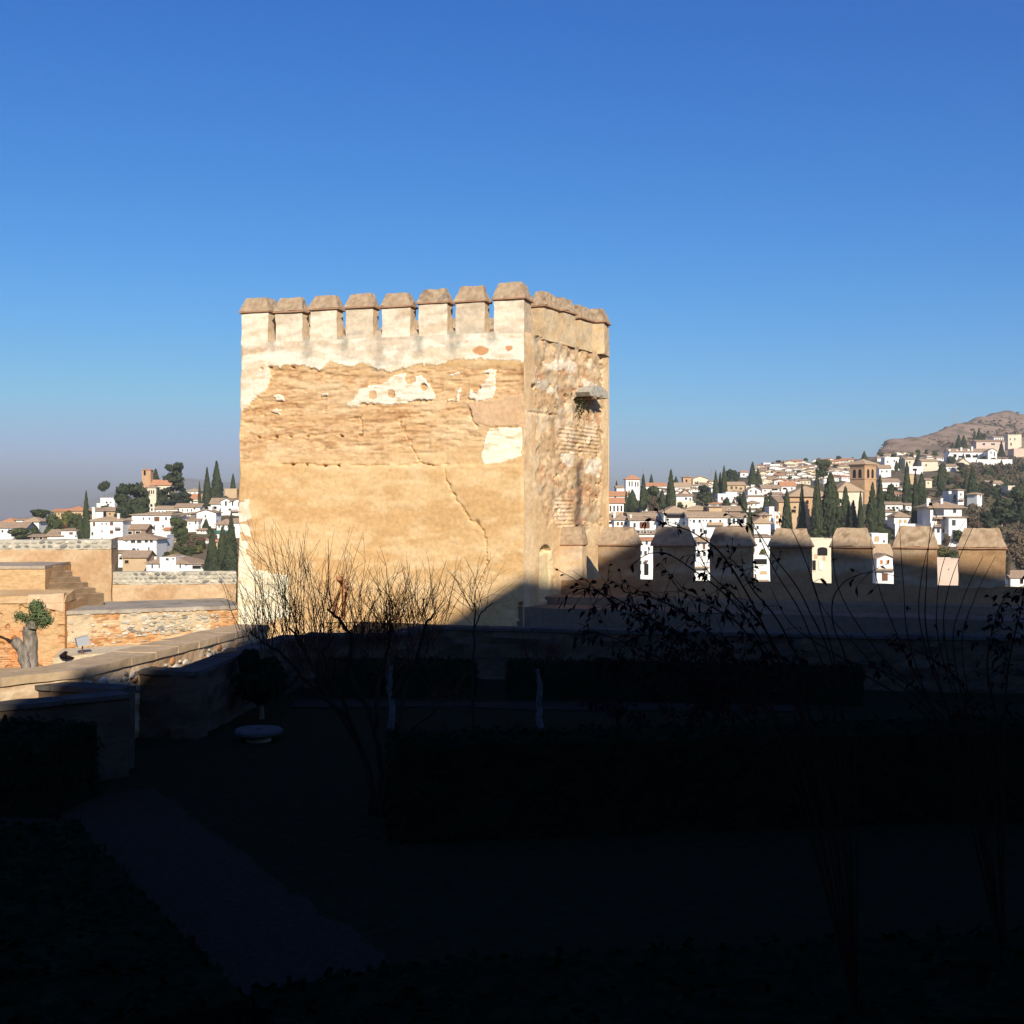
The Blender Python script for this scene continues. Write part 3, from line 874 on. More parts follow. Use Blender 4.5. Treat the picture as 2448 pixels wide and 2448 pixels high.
def line_stones(parent, origin, a, b, zlo, zhi, sizes, rows, kinds, proud=.0, jitter=.25, seed=0):
    a, b = np.asarray(a), np.asarray(b)
    L = np.linalg.norm(b - a)
    d = (b - a) / L
    n = np.array([d[1], -d[0]])
    for r in range(rows):
        s_ = R.uniform(0, sizes[0])
        hgt = (zhi - zlo) / rows
        while s_ < L - sizes[0] * .5:
            w_ = R.uniform(*sizes)
            p_ = a + d * (s_ + w_ / 2) + n * proud
            put_stone(parent, origin, (p_[0], p_[1], zlo + hgt * (r + .5) + R.uniform(-.1, .1) * hgt * 2 * jitter), w_ * .98, hgt * R.uniform(.8, 1.1), min(w_, hgt) * .7, math.atan2(d[1], d[0]), kinds)
            s_ += w_
for k in range(120):
    i = 2 if k < 36 else 3
    a, b = np.array(wallA_pts[i]), np.array(wallA_pts[i + 1])
    t_ = R.random()
    d = (b - a) / np.linalg.norm(b - a)
    p_ = a + (b - a) * t_
    big_ = R.random() < .25
    put_stone(wa, wa_o, (p_[0], p_[1], ZA - R.uniform(.28, .85)), R.uniform(.22, .42) if big_ else R.uniform(.10, .2), R.uniform(.13, .22) if big_ else R.uniform(.06, .12), .14, math.atan2(d[1], d[0]), ('stone', 'stone_pale', 'stone_dark', 'stone_red'))
c = GZ(590, 1545, -3.45)
o = put_stone(wa, wa_o, (c.x - .2, c.y - 1.0, c.z), .42, .16, .25, .9, ('stone_red',))

# ------------------------------------------------------------------ ruined walls on the left
# wall walk with a brick and rubble front
ZW = -3.80
EA, EB = np.array(at_D(156, 46.5)), np.array(at_D(590, 49.6))
we = thing('rampart_walk', 'long brick and rubble rampart with a paved walk on top, left of the tower', 'wall', (EA[0], EA[1], -6.5))
WO = np.array([EA[0], EA[1], -6.5])
ed = (EB - EA) / np.linalg.norm(EB - EA)
en = np.array([ed[1], -ed[0]])
c = [EA, EB, EB - en * 4.4, EA - en * 4.4]
def bond(s_, z_, seed):
    """brick bond: row and brick tint, joint depth"""
    zz = z_ + .05 * (fbm(s_ * .5, z_ * .4, seed) - .5)
    row = np.floor(zz / .092)
    fz = zz / .092 - row
    cx_ = s_ / .27 + (row % 2) * .5 + .3 * hash2(row, row * 0, seed)
    colm = np.floor(cx_)
    fx = cx_ - colm
    joint = np.maximum(1 - np.minimum(fz, 1 - fz) / .14, 1 - np.minimum(fx, 1 - fx) / .06).clip(0, 1)
    return hash2(row, colm, seed + 1), hash2(row, colm, seed + 2), joint
def e_front(u, v, p):
    s_, z_ = u * np.linalg.norm(EB - EA), p[:, 2] + WO[2]
    ppx, ppy = to_px(p + WO)
    ph = z_ / .11 + .6 * fbm(s_ * .5, z_, 131)
    joint = np.abs(ph - np.round(ph))
    rub = soft(ppx, ppy, [(285, 1462), (500, 1462), (500, 1515), (290, 1512)], 10, 132)
    pier = soft(ppx, ppy, [(160, 1455), (222, 1455), (218, 1530), (160, 1545)], 6, 133)
    h_ = np.where(rub | pier, (fbm(s_ * 2.5, z_ * 4, 134) - .5) * .12, -.03 * np.exp(-((joint) / .16) ** 2) + (vn2(s_ * 3, np.round(ph) * 3.7, 135) - .5) * .04)
    rnd, r2, jn = bond(s_, z_, 136)
    h_ = np.where(rub | pier, h_, -.03 * jn + (r2 - .5) * .03 - .05 * (r2 > .93))
    cb = lerp3((.46, .225, .09), (.55, .33, .155), rnd)
    cb = lerp3(cb, (.60, .46, .28), sstep(.5, .7, fbm(s_ * .7, z_ * 2, 137)) * .7)
    cb = lerp3(cb, (.34, .155, .065), (r2 < .22) * .8)
    cb = lerp3(cb, (.62, .47, .30), jn * .75)
    cr = lerp3((.46, .36, .23), (.58, .46, .30), fbm(s_ * 2, z_ * 2, 138))
    cb = np.where((rub | pier)[:, None], cr, cb)
    return h_ - .01, cb
v_, q_, k_ = hexa_np([tuple(np.array(x) - WO) for x in quad8(*c, -7.5, ZW - .14)], .042, .02, mix_cols(BRICK, BRICK2, f=1, seed=8), front=e_front)
obj('wall', mesh_np('wall', v_, q_, k_, False, M['brickwork']), we)
ec = [EA + en * .06, EB + en * .06, EB - en * 4.4, EA - en * 4.4]
hexa('paving', [tuple(np.array(x) - WO) for x in quad8(*ec, ZW - .138, ZW)], .25, .03, mix_cols((.30, .26, .21), (.40, .35, .28), (.26, .22, .18), f=1.5, seed=9), parent=we)
lo_, hi_ = EA + ed * 2.2, EA + ed * 5.8
for k in range(150):
    p_ = lo_ + (hi_ - lo_) * min(max(R.gauss(.5, .3), 0), 1)
    w_ = R.choice((.12, .16, .2, .28))
    put_stone(we, WO, (*p_, R.uniform(-4.85, -4.0)), w_ * R.uniform(.8, 1.3), w_ * R.uniform(.45, .7), .08, math.atan2(ed[1], ed[0]), ('stone_sand', 'stone_pale', 'stone', 'stone', 'stone_dark'))
line_stones(we, WO, EA + ed * .2, EB, -3.99, -3.83, (.2, .45), 1, ('stone', 'stone', 'stone_pale'), .02)
for k in range(26):
    p_ = EA + ed * R.uniform(.1, 3.0)
    put_stone(we, WO, (*p_, R.uniform(-5.2, -4.2)), R.uniform(.08, .22), R.uniform(.06, .12), .1, math.atan2(ed[1], ed[0]), ('stone_pale', 'stone_pale', 'stone'))

# parapet behind the walk: plaster below, grey rubble band on top
def rubble_parapet(name, label, A, B, z0, zb, z1, t, cols, stone_rows, sizes, parent_group=None):
    A, B = np.asarray(A), np.asarray(B)
    o = np.array([A[0], A[1], z0])
    w = thing(name, label, 'wall', o)
    d = (B - A) / np.linalg.norm(B - A)
    n = np.array([d[1], -d[0]])
    q = lambda za, zz, g=0: [tuple(np.array(x) - o) for x in quad8(A + n * g, B + n * g, B - n * (t + g), A - n * (t + g), za, zz)]
    hexa('plaster_base', q(z0, zb), .2, .04, cols, parent=w, seed=12)
    hexa('rubble_core', q(zb + .003, z1, -.03), .15, .06, mix_cols((.40, .36, .28), (.5, .46, .36), (.30, .27, .21), f=3, seed=13), parent=w, seed=13)
    line_stones(w, o, A + d * .05, B - d * .05, zb + .04, z1 - .01, sizes, stone_rows, ('stone', 'stone', 'stone_pale', 'stone_dark'), -.04)
    return w, o
PLC = mix_cols((.50, .34, .19), (.57, .41, .25), (.44, .28, .15), (.55, .36, .21), f=.9, seed=141, stretch=(1, 1, 1.6))
rubble_parapet('parapet_wall', 'low ochre parapet with a grey rubble top between the stair and the tower', at_D(262, 52.9), at_D(600, 53.6), -7.5, -3.18, -2.62, .6, PLC, 3, (.16, .34))
rubble_parapet('bastion_wall', 'tall plastered wall block with a grey rubble top above the steps at far left', at_D(-330, 51.2), at_D(266, 52.6), -7.5, -1.62, -1.2, 1.6, PLC, 2, (.2, .45))

# brick tiers below the platform
t1a, t1b = np.array(at_D(-330, 45.4)), np.array(at_D(155, 46.2))
wf = thing('lower_brick_wall', 'lower orange brick wall tier at far left behind the pollarded tree', 'wall', (t1b[0], t1b[1], -6.5))
FO = np.array([t1b[0], t1b[1], -6.5])
fd = (t1b - t1a) / np.linalg.norm(t1b - t1a)
fn = np.array([fd[1], -fd[0]])
def f_front(u, v, p):
    s_, z_ = u * np.linalg.norm(t1b - t1a), p[:, 2] + FO[2]
    ph = z_ / .11 + .6 * fbm(s_ * .5, z_, 151)
    joint = np.abs(ph - np.round(ph))
    rough = sstep(.45, .6, fbm(s_ * .6, z_ * .8, 152))
    h_ = -.035 * np.exp(-((joint) / .16) ** 2) * (1 - rough) + (vn2(s_ * 3, np.round(ph) * 3.7, 153) - .5) * .04 + rough * (fbm(s_ * 3, z_ * 4, 154) - .5) * .12
    rnd, r2, jn = bond(s_, z_, 156)
    h_ = (1 - rough) * (-.03 * jn + (r2 - .5) * .03 - .06 * (r2 > .94)) + rough * (fbm(s_ * 3, z_ * 4, 154) - .5) * .12
    h_ -= .10 * (sstep(.74, .8, vn2(s_ * 4.2, z_ * 4.6, 155)))
    cb = lerp3((.46, .215, .08), (.54, .31, .145), rnd)
    cb = lerp3(cb, (.52, .35, .18), rough * .8)
    cb = lerp3(cb, (.34, .15, .06), (r2 < .2) * (1 - rough) * .8)
    cb = lerp3(cb, (.60, .44, .27), jn * (1 - rough) * .7)
    cb = lerp3(cb, (.58, .24, .09), sstep(.55, .7, fbm(s_ * .5 + 7, z_ * .6, 157)) * .6)
    return h_ - .01, cb
v_, q_, k_ = hexa_np([tuple(np.array(x) - FO) for x in quad8(t1a, t1b, t1b - fn * 3.0, t1a - fn * 3.0, -7.5, -3.47)], .045, .02, mix_cols(BRICK, BRICK2, f=1, seed=9), front=f_front)
obj('wall', mesh_np('wall', v_, q_, k_, False, M['brickwork']), wf)
# sloping plaster cap over this tier
def cap_run(name, a, b, z, t, rise, n_, cols, parent, o):
    c8 = [(*(a + n_ * .03), z), (*(b + n_ * .03), z), (*(b - n_ * t), z), (*(a - n_ * t), z), (*(a - n_ * .25), z + rise * .6), (*(b - n_ * .25), z + rise * .6), (*(b - n_ * t), z + rise), (*(a - n_ * t), z + rise)]
    return hexa(name, [tuple(np.array(x) - o) for x in c8], .2, .05, cols, parent=parent, seed=21)
cap_run('plaster_cap', t1a, t1b, -3.466, 1.6, .42, fn, mix_cols((.50, .32, .155), (.56, .39, .21), (.44, .27, .13), f=.9, seed=22), wf, FO)
q0 = [(t1b - fd * 1.35), (t1b - fd * .05)]
c8 = [(*(q0[0] + fn * .04), -3.50), (*(q0[1] + fn * .04), -3.80), (*(q0[1] - fn * .5), -3.80), (*(q0[0] - fn * .5), -3.5), (*(q0[0] - fn * .04), -3.16), (*(q0[1] - fn * .04), -3.10), (*(q0[1] - fn * .5), -3.1), (*(q0[0] - fn * .5), -3.1)]
tag(hexa('plaster_patch', [tuple(np.array(x) - FO) for x in c8], .15, .03, mix_cols((.52, .34, .19), (.58, .42, .27), (.48, .30, .16), f=1.6, seed=24), parent=wf, seed=25))
t2a, t2b = np.array(at_D(-330, 47.6)), np.array(at_D(108, 48.2))
wg = thing('upper_brick_wall', 'upper pale brick tier carrying the platform at the head of the steps', 'wall', (t2b[0], t2b[1], -6.5))
GO = np.array([t2b[0], t2b[1], -6.5])
FO_s, t1_s = (FO, (t1a, t1b))
def g_front(u, v, p):
    s_, z_ = u * 8, p[:, 2]
    ph = z_ / .11
    return (fbm(s_ * 2, z_ * 5, 161) - .5) * .07, lerp3((.50, .31, .15), (.58, .41, .22), fbm(s_ * 1.2, z_ * 3, 162))
v_, q_, k_ = hexa_np([tuple(np.array(x) - GO) for x in quad8(t2a, t2b, t2b - fn * 4, t2a - fn * 4, -7.5, -2.26)], .12, .02, mix_cols(OCHRE, OCHRE2, f=1, seed=10), front=g_front)
obj('wall', mesh_np('wall', v_, q_, k_, False, M['brickwork']), wg)
hexa('platform_paving', [tuple(np.array(x) - GO) for x in quad8(t2a + fn * .05, t2b + fn * .05, t2b - fn * 4, t2a - fn * 4, -2.256, -2.14)], .25, .02, mix_cols((.34, .28, .22), (.44, .36, .27), f=1.5, seed=11), parent=wg)

# flight of steps up to the platform
st = thing('stone_stair', 'flight of six worn brown steps climbing left to the rampart platform', 'stairs', P(200, 1432, 49.5))
SO = np.array(st.location)
tops = [(138, 1353, 97), (162, 1366, 97), (185, 1379, 105), (206, 1392, 138), (228, 1405, 152), (250, 1418, 160)]
zt = -2.16
for i in range(6):
    z1_ = -2.20 - .222 * i
    xr = (tops[i][0] + 4 - CX) / F * (49.0 + .16 * i)
    xl = (tops[i][2] - 8 - CX) / F * 48.4
    y0_ = 48.9 - .02 * i
    a, b = np.array([xl, 48.35 - .05 * i]), np.array([xr, 49.9 + .0 * i])
    d_ = np.array([.86, .51])
    A = np.array([xr - 1.75, 48.45]) ; Bp = np.array([xr, 49.5])
    nn = np.array([.51, -.86])
    c4 = [A, Bp, Bp - nn * 2.2 + np.array([-.3, 0]), A - nn * 2.2]
    hexa('step', [tuple(np.array(x) - SO) for x in quad8(*c4, -4.6, z1_)], .14, .025, (lambda p, fi, f_=mix_cols((.15, .10, .06), (.21, .145, .09), (.125, .085, .05), f=2.5, seed=170 + i): f_(p) * (3.2 if fi == 4 else 1)), M['brickwork'], st, seed=170 + i)  # treads coloured lighter than risers, painting in the light on top

lg = thing('stone_ledge', 'pale flat stone ledge under the floodlight at the brick wall foot', 'ledge', tuple(P(212, 1565, 38)))
LO = np.array(lg.location)
hexa('slab', [tuple(np.array(x) - LO) for x in quad8((-14.0, 37.0), (-11.9, 38.8), (-12.3, 40.6), (-14.6, 39.4), -6.2, -4.44)], .3, .05, mix_cols((.60, .48, .30), (.68, .56, .38), f=1, seed=181), parent=lg)
# ------------------------------------------------------------------ valley, hill, plain, far ridge
Y2D = [(1400, 250), (1300, 310), (1250, 345), (1200, 420), (1160, 520), (1120, 650), (1090, 760), (1060, 900), (1020, 1180), (985, 1480), (940, 1900)]
def Dof(y):
    ys, ds = [a for a, _ in Y2D][::-1], [b for _, b in Y2D][::-1]
    return float(np.interp(y, ys, ds))
SKYL = [(-2500, 1285), (0, 1280), (60, 1272), (130, 1238), (220, 1222), (300, 1192), (400, 1186), (560, 1190), (900, 1190), (1450, 1184), (1600, 1170), (1740, 1152), (1850, 1120), (1950, 1106), (2050, 1100), (2098, 1088), (2104, 1062), (2112, 1057), (2140, 1054), (2200, 1046), (2230, 1037), (2260, 1023), (2300, 1008), (2330, 999), (2360, 991), (2448, 984), (2800, 955), (4500, 940)]
def terrain_z(px_, D):
    px_, D = np.asarray(px_, float), np.asarray(D, float)
    ds, ys = np.array([b for _, b in Y2D]), np.array([a for a, _ in Y2D])
    y = np.interp(D, ds, ys)
    z = (CY - y) / F * D
    yc = np.interp(px_, [a for a, _ in SKYL], [b for _, b in SKYL])
    Dc = np.interp(-yc, -ys, ds)
    zc = (CY - yc) / F * Dc
    z = np.where(D > Dc, zc - (D - Dc) * .22, z)
    z250 = (CY - 1400) / F * 250
    near = z250 - 26 * np.sin(np.clip((250 - D) / 195, 0, 1) * np.pi) - 4 * np.clip((250 - D) / 195, 0, 1)
    z = np.where(D < 250, near, z)
    return np.maximum(z, -58)
us = np.concatenate([np.linspace(-6500, -420, 40), np.linspace(-400, 2850, 270), np.linspace(2900, 9000, 40)])
dsr = np.concatenate([np.linspace(62, 245, 14), np.geomspace(250, 1700, 90), np.geomspace(1760, 3200, 12)])
U, Dg = np.meshgrid(us, dsr)
Z = terrain_z(U, Dg)
amp = np.clip((Dg - 300) / 900, 0, 1)
Z = Z + (fbm(U * .02, Dg * .012, 201) - .5) * 12 * amp * (Dg < 2200)
scar = sstep(1000, 1100, Dg)
X = (U - CX) / F * Dg
co = np.stack([X.ravel(), Dg.ravel(), Z.ravel()], 1)
i = np.arange(U.size).reshape(U.shape)
q = np.stack([i[:-1, :-1].ravel(), i[:-1, 1:].ravel(), i[1:, 1:].ravel(), i[1:, :-1].ravel()], 1)
uu, dd = U.ravel(), Dg.ravel()
hc = lerp3((.10, .10, .05), (.17, .13, .08), sstep(.35, .65, fbm(co[:, 0] * .03, co[:, 1] * .02, 203)))
dry = lerp3((.32, .23, .16), (.42, .29, .20), fbm(co[:, 0] * .02, co[:, 1] * .012, 204))
dry = lerp3(dry, (.16, .13, .09), sstep(.5, .65, fbm(co[:, 0] * .045, co[:, 1] * .018, 205)) * .8)
dry = lerp3(dry, (.40, .24, .15), sstep(.6, .72, fbm(co[:, 0] * .015 + 4, co[:, 1] * .01, 206)) * .7)
hc = lerp3(hc, dry, sstep(640, 800, dd))
struct('hillside', mesh_np('hillside', co, q, hc, True, mat_col('hill_earth', .12, .75, 1.2, .4, .6)))
mb = MB()
mb.face([(-17500, -2500, -61), (17500, -2500, -61), (17500, 17500, -61), (-17500, 17500, -61)])
struct('plain', mb.mesh('plain', mat('plain_fields', (.16, .14, .09), .35, .004, 0), fix=False))
xs = np.linspace(-4200, 3200, 160)
rz = 150 * np.exp(-((xs + 1230) / 330) ** 2) + 105 * np.exp(-((xs + 820) / 420) ** 2) + 60 * np.exp(-((xs - 300) / 900) ** 2) + 26 * fbm(xs * .004, xs * 0, 211, 4)
co, q = [], []
for r_, f_ in ((4600, 0), (5600, 1), (6600, .7), (7800, 0)):
    co += [(x_ * r_ / 4200, r_, -61 + z_ * .98 * f_) for x_, z_ in zip(xs, rz)]
i = np.arange(640).reshape(4, 160)
q = np.stack([i[:-1, :-1].ravel(), i[:-1, 1:].ravel(), i[1:, 1:].ravel(), i[1:, :-1].ravel()], 1)
struct('far_mountains', mesh_np('far_mountains', co, q, None, True, mat('mountain_scrub', (.26, .22, .17), .3, .002, 0)))

# ------------------------------------------------------------------ house kit
def unit_frame():
    mb = MB()
    t = .09
    mb.box(-.5, -.5 + t, -.06, .02, 0, 1)
    mb.box(.5 - t, .5, -.06, .02, 0, 1)
    mb.box(-.5 + t, .5 - t, -.06, .02, 1 - t, 1)
    mb.box(-.54, .54, -.14, .02, -.04, t * .6)
    return mb
def unit_pane(bars):
    mb = MB()
    mb.box(-.41, .41, -.02, .015, .05, .91)
    if bars:
        mb.box(-.02, .02, -.035, -.02, .05, .91)
    return mb
FR = {k: unit_frame().mesh('window', M[k]) for k in ('white', 'shutter', 'cream', 'tan', 'church')}
PN = {'d': unit_pane(0).mesh('pane', M['pane']), 'b': unit_pane(1).mesh('pane', M['shutter']), 'o': unit_pane(1).mesh('pane', M['shutter_o']), 'v': unit_pane(0).mesh('pane', M['void'])}
def arch_mesh(nm, matl):
    mb = MB()
    pts = [(-.5, 0), (.5, 0)] + [(.5 * math.cos(t), .72 + .28 * math.sin(t)) for t in np.linspace(0, math.pi, 9)]
    mb.prism([(x, -.05, z_) for x, z_ in pts], (0, .07, 0))
    return mb.mesh(nm, matl)
ARCH = {'a': arch_mesh('arched_opening', M['void']), 'c': arch_mesh('arched_opening', M['tan'])}
HOUSES = []
def roof_mesh(kind, w, d, rh, ov, matl, drop=0):
    mb = MB()
    x0, x1, y0, y1 = -w / 2 - ov, w / 2 + ov, -ov, d + ov
    e = .14
    if kind == 'hip':
        m_ = min(w, d) / 2 + ov
        mb.box(x0, x1, y0, y1, -.02, e)
        if w >= d:
            r0, r1 = (x0 + m_, d / 2), (x1 - m_, d / 2)
        else:
            r0, r1 = (0, y0 + m_), (0, y1 - m_)
        b = [(x0, y0, e), (x1, y0, e), (x1, y1, e), (x0, y1, e)]
        p0, p1 = (*r0, rh), (*r1, rh)
        if w >= d:
            for f in ((b[0], b[1], p1, p0), (b[1], b[2], p1), (b[2], b[3], p0, p1), (b[3], b[0], p0)):
                mb.face(f)
        else:
            for f in ((b[0], b[1], p0), (b[1], b[2], p1, p0), (b[2], b[3], p1), (b[3], b[0], p0, p1)):
                mb.face(f)
    elif kind == 'gx':      # ridge along the front
        for s_ in (0, 1):
            ya, yb = (y0, d / 2) if s_ == 0 else (y1, d / 2)
            mb.prism([(x0, ya, 0), (x0, ya, e), (x0, yb, rh + e), (x0, yb, rh)], (x1 - x0, 0, 0))
    elif kind == 'gy':      # gable towards the viewer
        for s_ in (-1, 1):
            xa = x0 if s_ < 0 else x1
            mb.prism([(xa, y0, 0), (xa, y0, e), (0, y0, rh + e), (0, y0, rh)], (0, y1 - y0, 0))
    elif kind == 'shed':
        mb.prism([(x0, y0, 0), (x0, y0, e), (x0, y1, rh + e), (x0, y1, rh)], (x1 - x0, 0, 0))
    elif kind == 'flat':
        t = .25
        mb.box(-w / 2 - .05, w / 2 + .05, -.05, t, 0, rh)
        mb.box(-w / 2 - .05, w / 2 + .05, d - t, d + .05, 0, rh)
        mb.box(-w / 2 - .05, -w / 2 + t, t, d - t, 0, rh)
        mb.box(w / 2 - t, w / 2 + .05, t, d - t, 0, rh)
        mb.box(-w / 2 + t, w / 2 - t, t, d - t, -.2, .02)
    return mb.mesh('roof', matl)
def H(label, x0, x1, ye, yb, rh, roof='hip', wins=(), D=None, depth=None, wall='white', rcol='roof', chim=(), yaw=0, cat='house', name='house', ov=.5, group=None, frame=None, dD=0):
    """One house from where the photo shows its front: left, right, eaves, foot (photo pixels), roof height in pixels."""
    D = min(D or 1e9, Dof(yb)) + dD - (len(HOUSES) % 23) * .13
    k = D / F
    w, h = (x1 - x0) * k, (ye * -1 + yb) * k
    d = depth or min(max(w * .8, 6), 11)
    if not depth and roof == 'gx': d = min(d, 9)
    xc = (x0 + x1) / 2
    o = thing(name, label, cat, ((xc - CX) * k, D, (CY - yb) * k), yaw, group)
    mb = MB()
    if roof == 'gy':
        mb.prism([(-w / 2, 0, -9), (w / 2, 0, -9), (w / 2, 0, h), (0, 0, h + rh * k), (-w / 2, 0, h)], (0, d, 0))
    elif roof == 'gx':
        mb.prism([(-w / 2, 0, -9), (-w / 2, d, -9), (-w / 2, d, h), (-w / 2, d / 2, h + rh * k), (-w / 2, 0, h)], (w, 0, 0))
    elif roof == 'shed':
        mb.prism([(-w / 2, 0, -9), (-w / 2, d, -9), (-w / 2, d, h + rh * k), (-w / 2, 0, h)], (w, 0, 0))
    else:
        mb.box(-w / 2, w / 2, 0, d, -9, h)
    mb.build('wall', M[wall], o)
    if roof != 'none':
        obj('roof', roof_mesh(roof, w, d, rh * k, ov if roof != 'flat' else 0, M[rcol] if roof != 'flat' else M[wall]), o, (0, 0, h))
    for c in chim:
        cx_, cy_ = c[0], c[1]
        cw, yb2 = (c[2] if len(c) > 2 else 5) * k, (c[3] if len(c) > 3 else ye)
        mb = MB()
        zt_, zb_ = (yb - cy_) * k, h - .4
        ch_y = min(1.6, d * .3)
        mb.box(-cw / 2, cw / 2, -cw / 2, cw / 2, 0, zt_ - zb_)
        mb.box(-cw / 2 - .1, cw / 2 + .1, -cw / 2 - .1, cw / 2 + .1, zt_ - zb_, zt_ - zb_ + .18)
        mb.build('chimney', M['white'], o, ((cx_ - xc) * k, ch_y, zb_))
    for wn in wins:
        wx, wy, ww, wh = wn[:4]
        kd = wn[4] if len(wn) > 4 else 'd'
        lx, lz = (wx - xc) * k / max(math.cos(yaw), .3), (yb - wy - wh / 2) * k
        if kd in ARCH:
            obj('arched_opening', ARCH[kd], o, (lx, 0, lz), 0, (ww * k, 1, wh * k))
        elif kd == 'p':       # balcony with iron rail
            mb = MB()
            mb.box(-ww * k / 2, ww * k / 2, -.9, 0, 0, .15)
            for a in np.linspace(-.5, .5, 9):
                mb.box(a * ww * k * .98 - .03, a * ww * k * .98 + .03, -.88, -.82, .15, wh * k)
            mb.box(-ww * k / 2, ww * k / 2, -.9, -.8, wh * k - .08, wh * k)
            mb.build('balcony', M['shutter'], o, (lx, 0, lz))
        elif kd == 'y':       # tiled canopy
            mb = MB()
            mb.prism([(-ww * k / 2, 0, 0), (-ww * k / 2, -1.1, 0), (-ww * k / 2, -1.1, .1), (-ww * k / 2, 0, wh * k)], (ww * k, 0, 0))
            mb.build('canopy', M[rcol], o, (lx, -.003, lz))
        elif kd == 'w':       # white pier standing proud
            mb = MB()
            mb.box(-ww * k / 2, ww * k / 2, -.25, 0, 0, wh * k)
            mb.build('pier', M['white'], o, (lx, -.003, lz))
        else:
            f_ = obj('window', FR[frame or ('white' if wall == 'white' else wall if wall in FR else 'white')], o, (lx, 0, lz), 0, (ww * k * 1.1, 1, wh * k * 1.08))
            obj('pane', PN[kd], f_)
    HOUSES.append((x0, x1, ye - rh, yb, D))
    return o
def grid_wins(x0, x1, n, y, w, h, kd='d'):
    return [(x0 + (x1 - x0) * (i + .5) / n, y, w, h, kd) for i in range(n)]

# ---- left of the tower
H('white hip-roofed house left of the brown bushes, two small windows under its eave', 60, 93, 1247, 1277, 11, 'hip', [(67, 1256, 3.5, 5), (83, 1256, 3.5, 5)], rcol='roof_tan')
H('low terracotta-roofed house at the extreme left edge above the bastion', -8, 62, 1262, 1290, 13, 'gx', [(6, 1270, 5, 6), (22, 1268, 5, 6)], rcol='roof')
H('white flat house peeping out behind the hip-roofed house at far left', 38, 62, 1243, 1262, 4, 'shed', [(50, 1250, 3, 4)], D=420)
H('tiny red roofed house on the skyline at far left', 8, 34, 1248, 1262, 10, 'hip', D=470, rcol='roof_red', wall='tan')
H('long orange building with terracotta roof on the skyline left of the lone cypress', 127, 160, 1223, 1240, 6, 'gx', grid_wins(129, 152, 3, 1228, 3, 4), D=520, wall='tan', rcol='roof_red')
H('orange hall with higher terracotta roof beside the lone left cypress', 156, 205, 1221, 1240, 11, 'hip', D=540, wall='tan', rcol='roof_red')
H('low shed with brown roof and red posts just above the bastion wall', 72, 112, 1283, 1300, 5, 'gx', [(82, 1287, 8, 5, 'v'), (98, 1287, 8, 5, 'v')], D=316, wall='brown')
H('white house with a brown sloping roof left of the lone cypress', 113, 150, 1282, 1300, 15, 'gx', D=320, depth=8)
H('plain white wing with one red-shuttered window left of the lone cypress', 146, 186, 1268, 1300, 4, 'shed', [(170, 1275, 10, 6, 'b')], D=326)
H('big three-storey white house right of the lone cypress, tall white chimney', 212, 293, 1245, 1298, 10, 'hip', [(225, 1253, 6, 11, 'b'), (244, 1252, 3, 6), (254, 1252, 3, 6), (267, 1252, 9, 9, 'b'), (244, 1270, 3, 6), (267, 1272, 9, 9, 'b'), (221, 1276, 5, 8), (244, 1289, 4, 5), (283, 1262, 12, 6, 'p')], chim=[(279, 1229, 5), (219, 1214, 6)], rcol='roof_tan')
H('bright white cubic house high beside the round pine', 240, 274, 1193, 1216, 3, 'flat', [(255, 1201, 5, 5)], D=520)
H('white terrace wing at the foot of the bright cubic house', 231, 246, 1205, 1216, 2, 'flat', D=512)
H('small house with orange-brown roofs below the bright cubic house', 244, 276, 1222, 1236, 9, 'gx', [(250, 1228, 4, 4), (263, 1228, 4, 4)], wall='tan', D=440, rcol='roof')
H('grey white gable house left of the tall chimney on the left slope', 222, 246, 1222, 1242, 8, 'shed', D=400, yaw=.3)
H('wide white two-storey house below the brick bell tower, big window in the middle', 315, 408, 1231, 1278, 7, 'hip', [(343, 1240, 3.5, 6), (357, 1240, 3.5, 6), (375, 1241, 14, 12, 'b'), (397, 1240, 5, 8), (356, 1258, 4, 8), (369, 1262, 4, 13), (390, 1258, 4, 7)], rcol='roof_tan', depth=9)
H('open gallery under brown tiles right of the wide white house', 408, 432, 1236, 1262, 8, 'shed', [(419, 1242, 18, 8, 'v')], D=372)
H('brown barn with broad tiled roof left of the wide white house', 296, 348, 1266, 1290, 12, 'gx', [(310, 1274, 12, 8, 'v'), (330, 1274, 12, 8, 'v')], wall='brown', D=332)
H('small house with a tan roof beside the big three-storey house', 294, 318, 1244, 1262, 7, 'hip', [(303, 1251, 4, 5)], D=375)
H('white house with a brown eave and gallery windows in the left village', 276, 374, 1290, 1335, 16, 'hip', [(318, 1295, 12, 7), (333, 1295, 12, 7), (350, 1294, 9, 7), (362, 1294, 8, 7), (320, 1313, 9, 5), (330, 1313, 5, 4), (356, 1312, 4, 8), (288, 1300, 4, 5)], D=312, depth=9)
H('white gable end with a small window beside the bastion wall', 262, 300, 1293, 1335, 8, 'gy', [(277, 1297, 4, 5)], D=306, depth=8)
H('blank white block right of the gallery-windowed house', 372, 399, 1281, 1318, 3, 'flat', D=314)
H('low white outbuilding with a green canopy beside the bastion corner', 268, 300, 1322, 1352, 4, 'shed', [(275, 1334, 9, 8, 'v'), (289, 1334, 8, 8, 'v')], D=285)
H('tan walled building with a wide brown roof left of the dormered white house', 293, 350, 1333, 1362, 15, 'gx', [(303, 1343, 10, 8, 'v')], wall='tan', D=283)
H('long white house with hipped brown roof and white roof terrace, lowest in the left village', 350, 449, 1347, 1372, 21, 'hip', [(364, 1354, 4, 10), (381, 1354, 4, 10), (397, 1354, 3, 6), (413, 1354, 5, 10), (431, 1354, 4, 10)], D=272, depth=13)
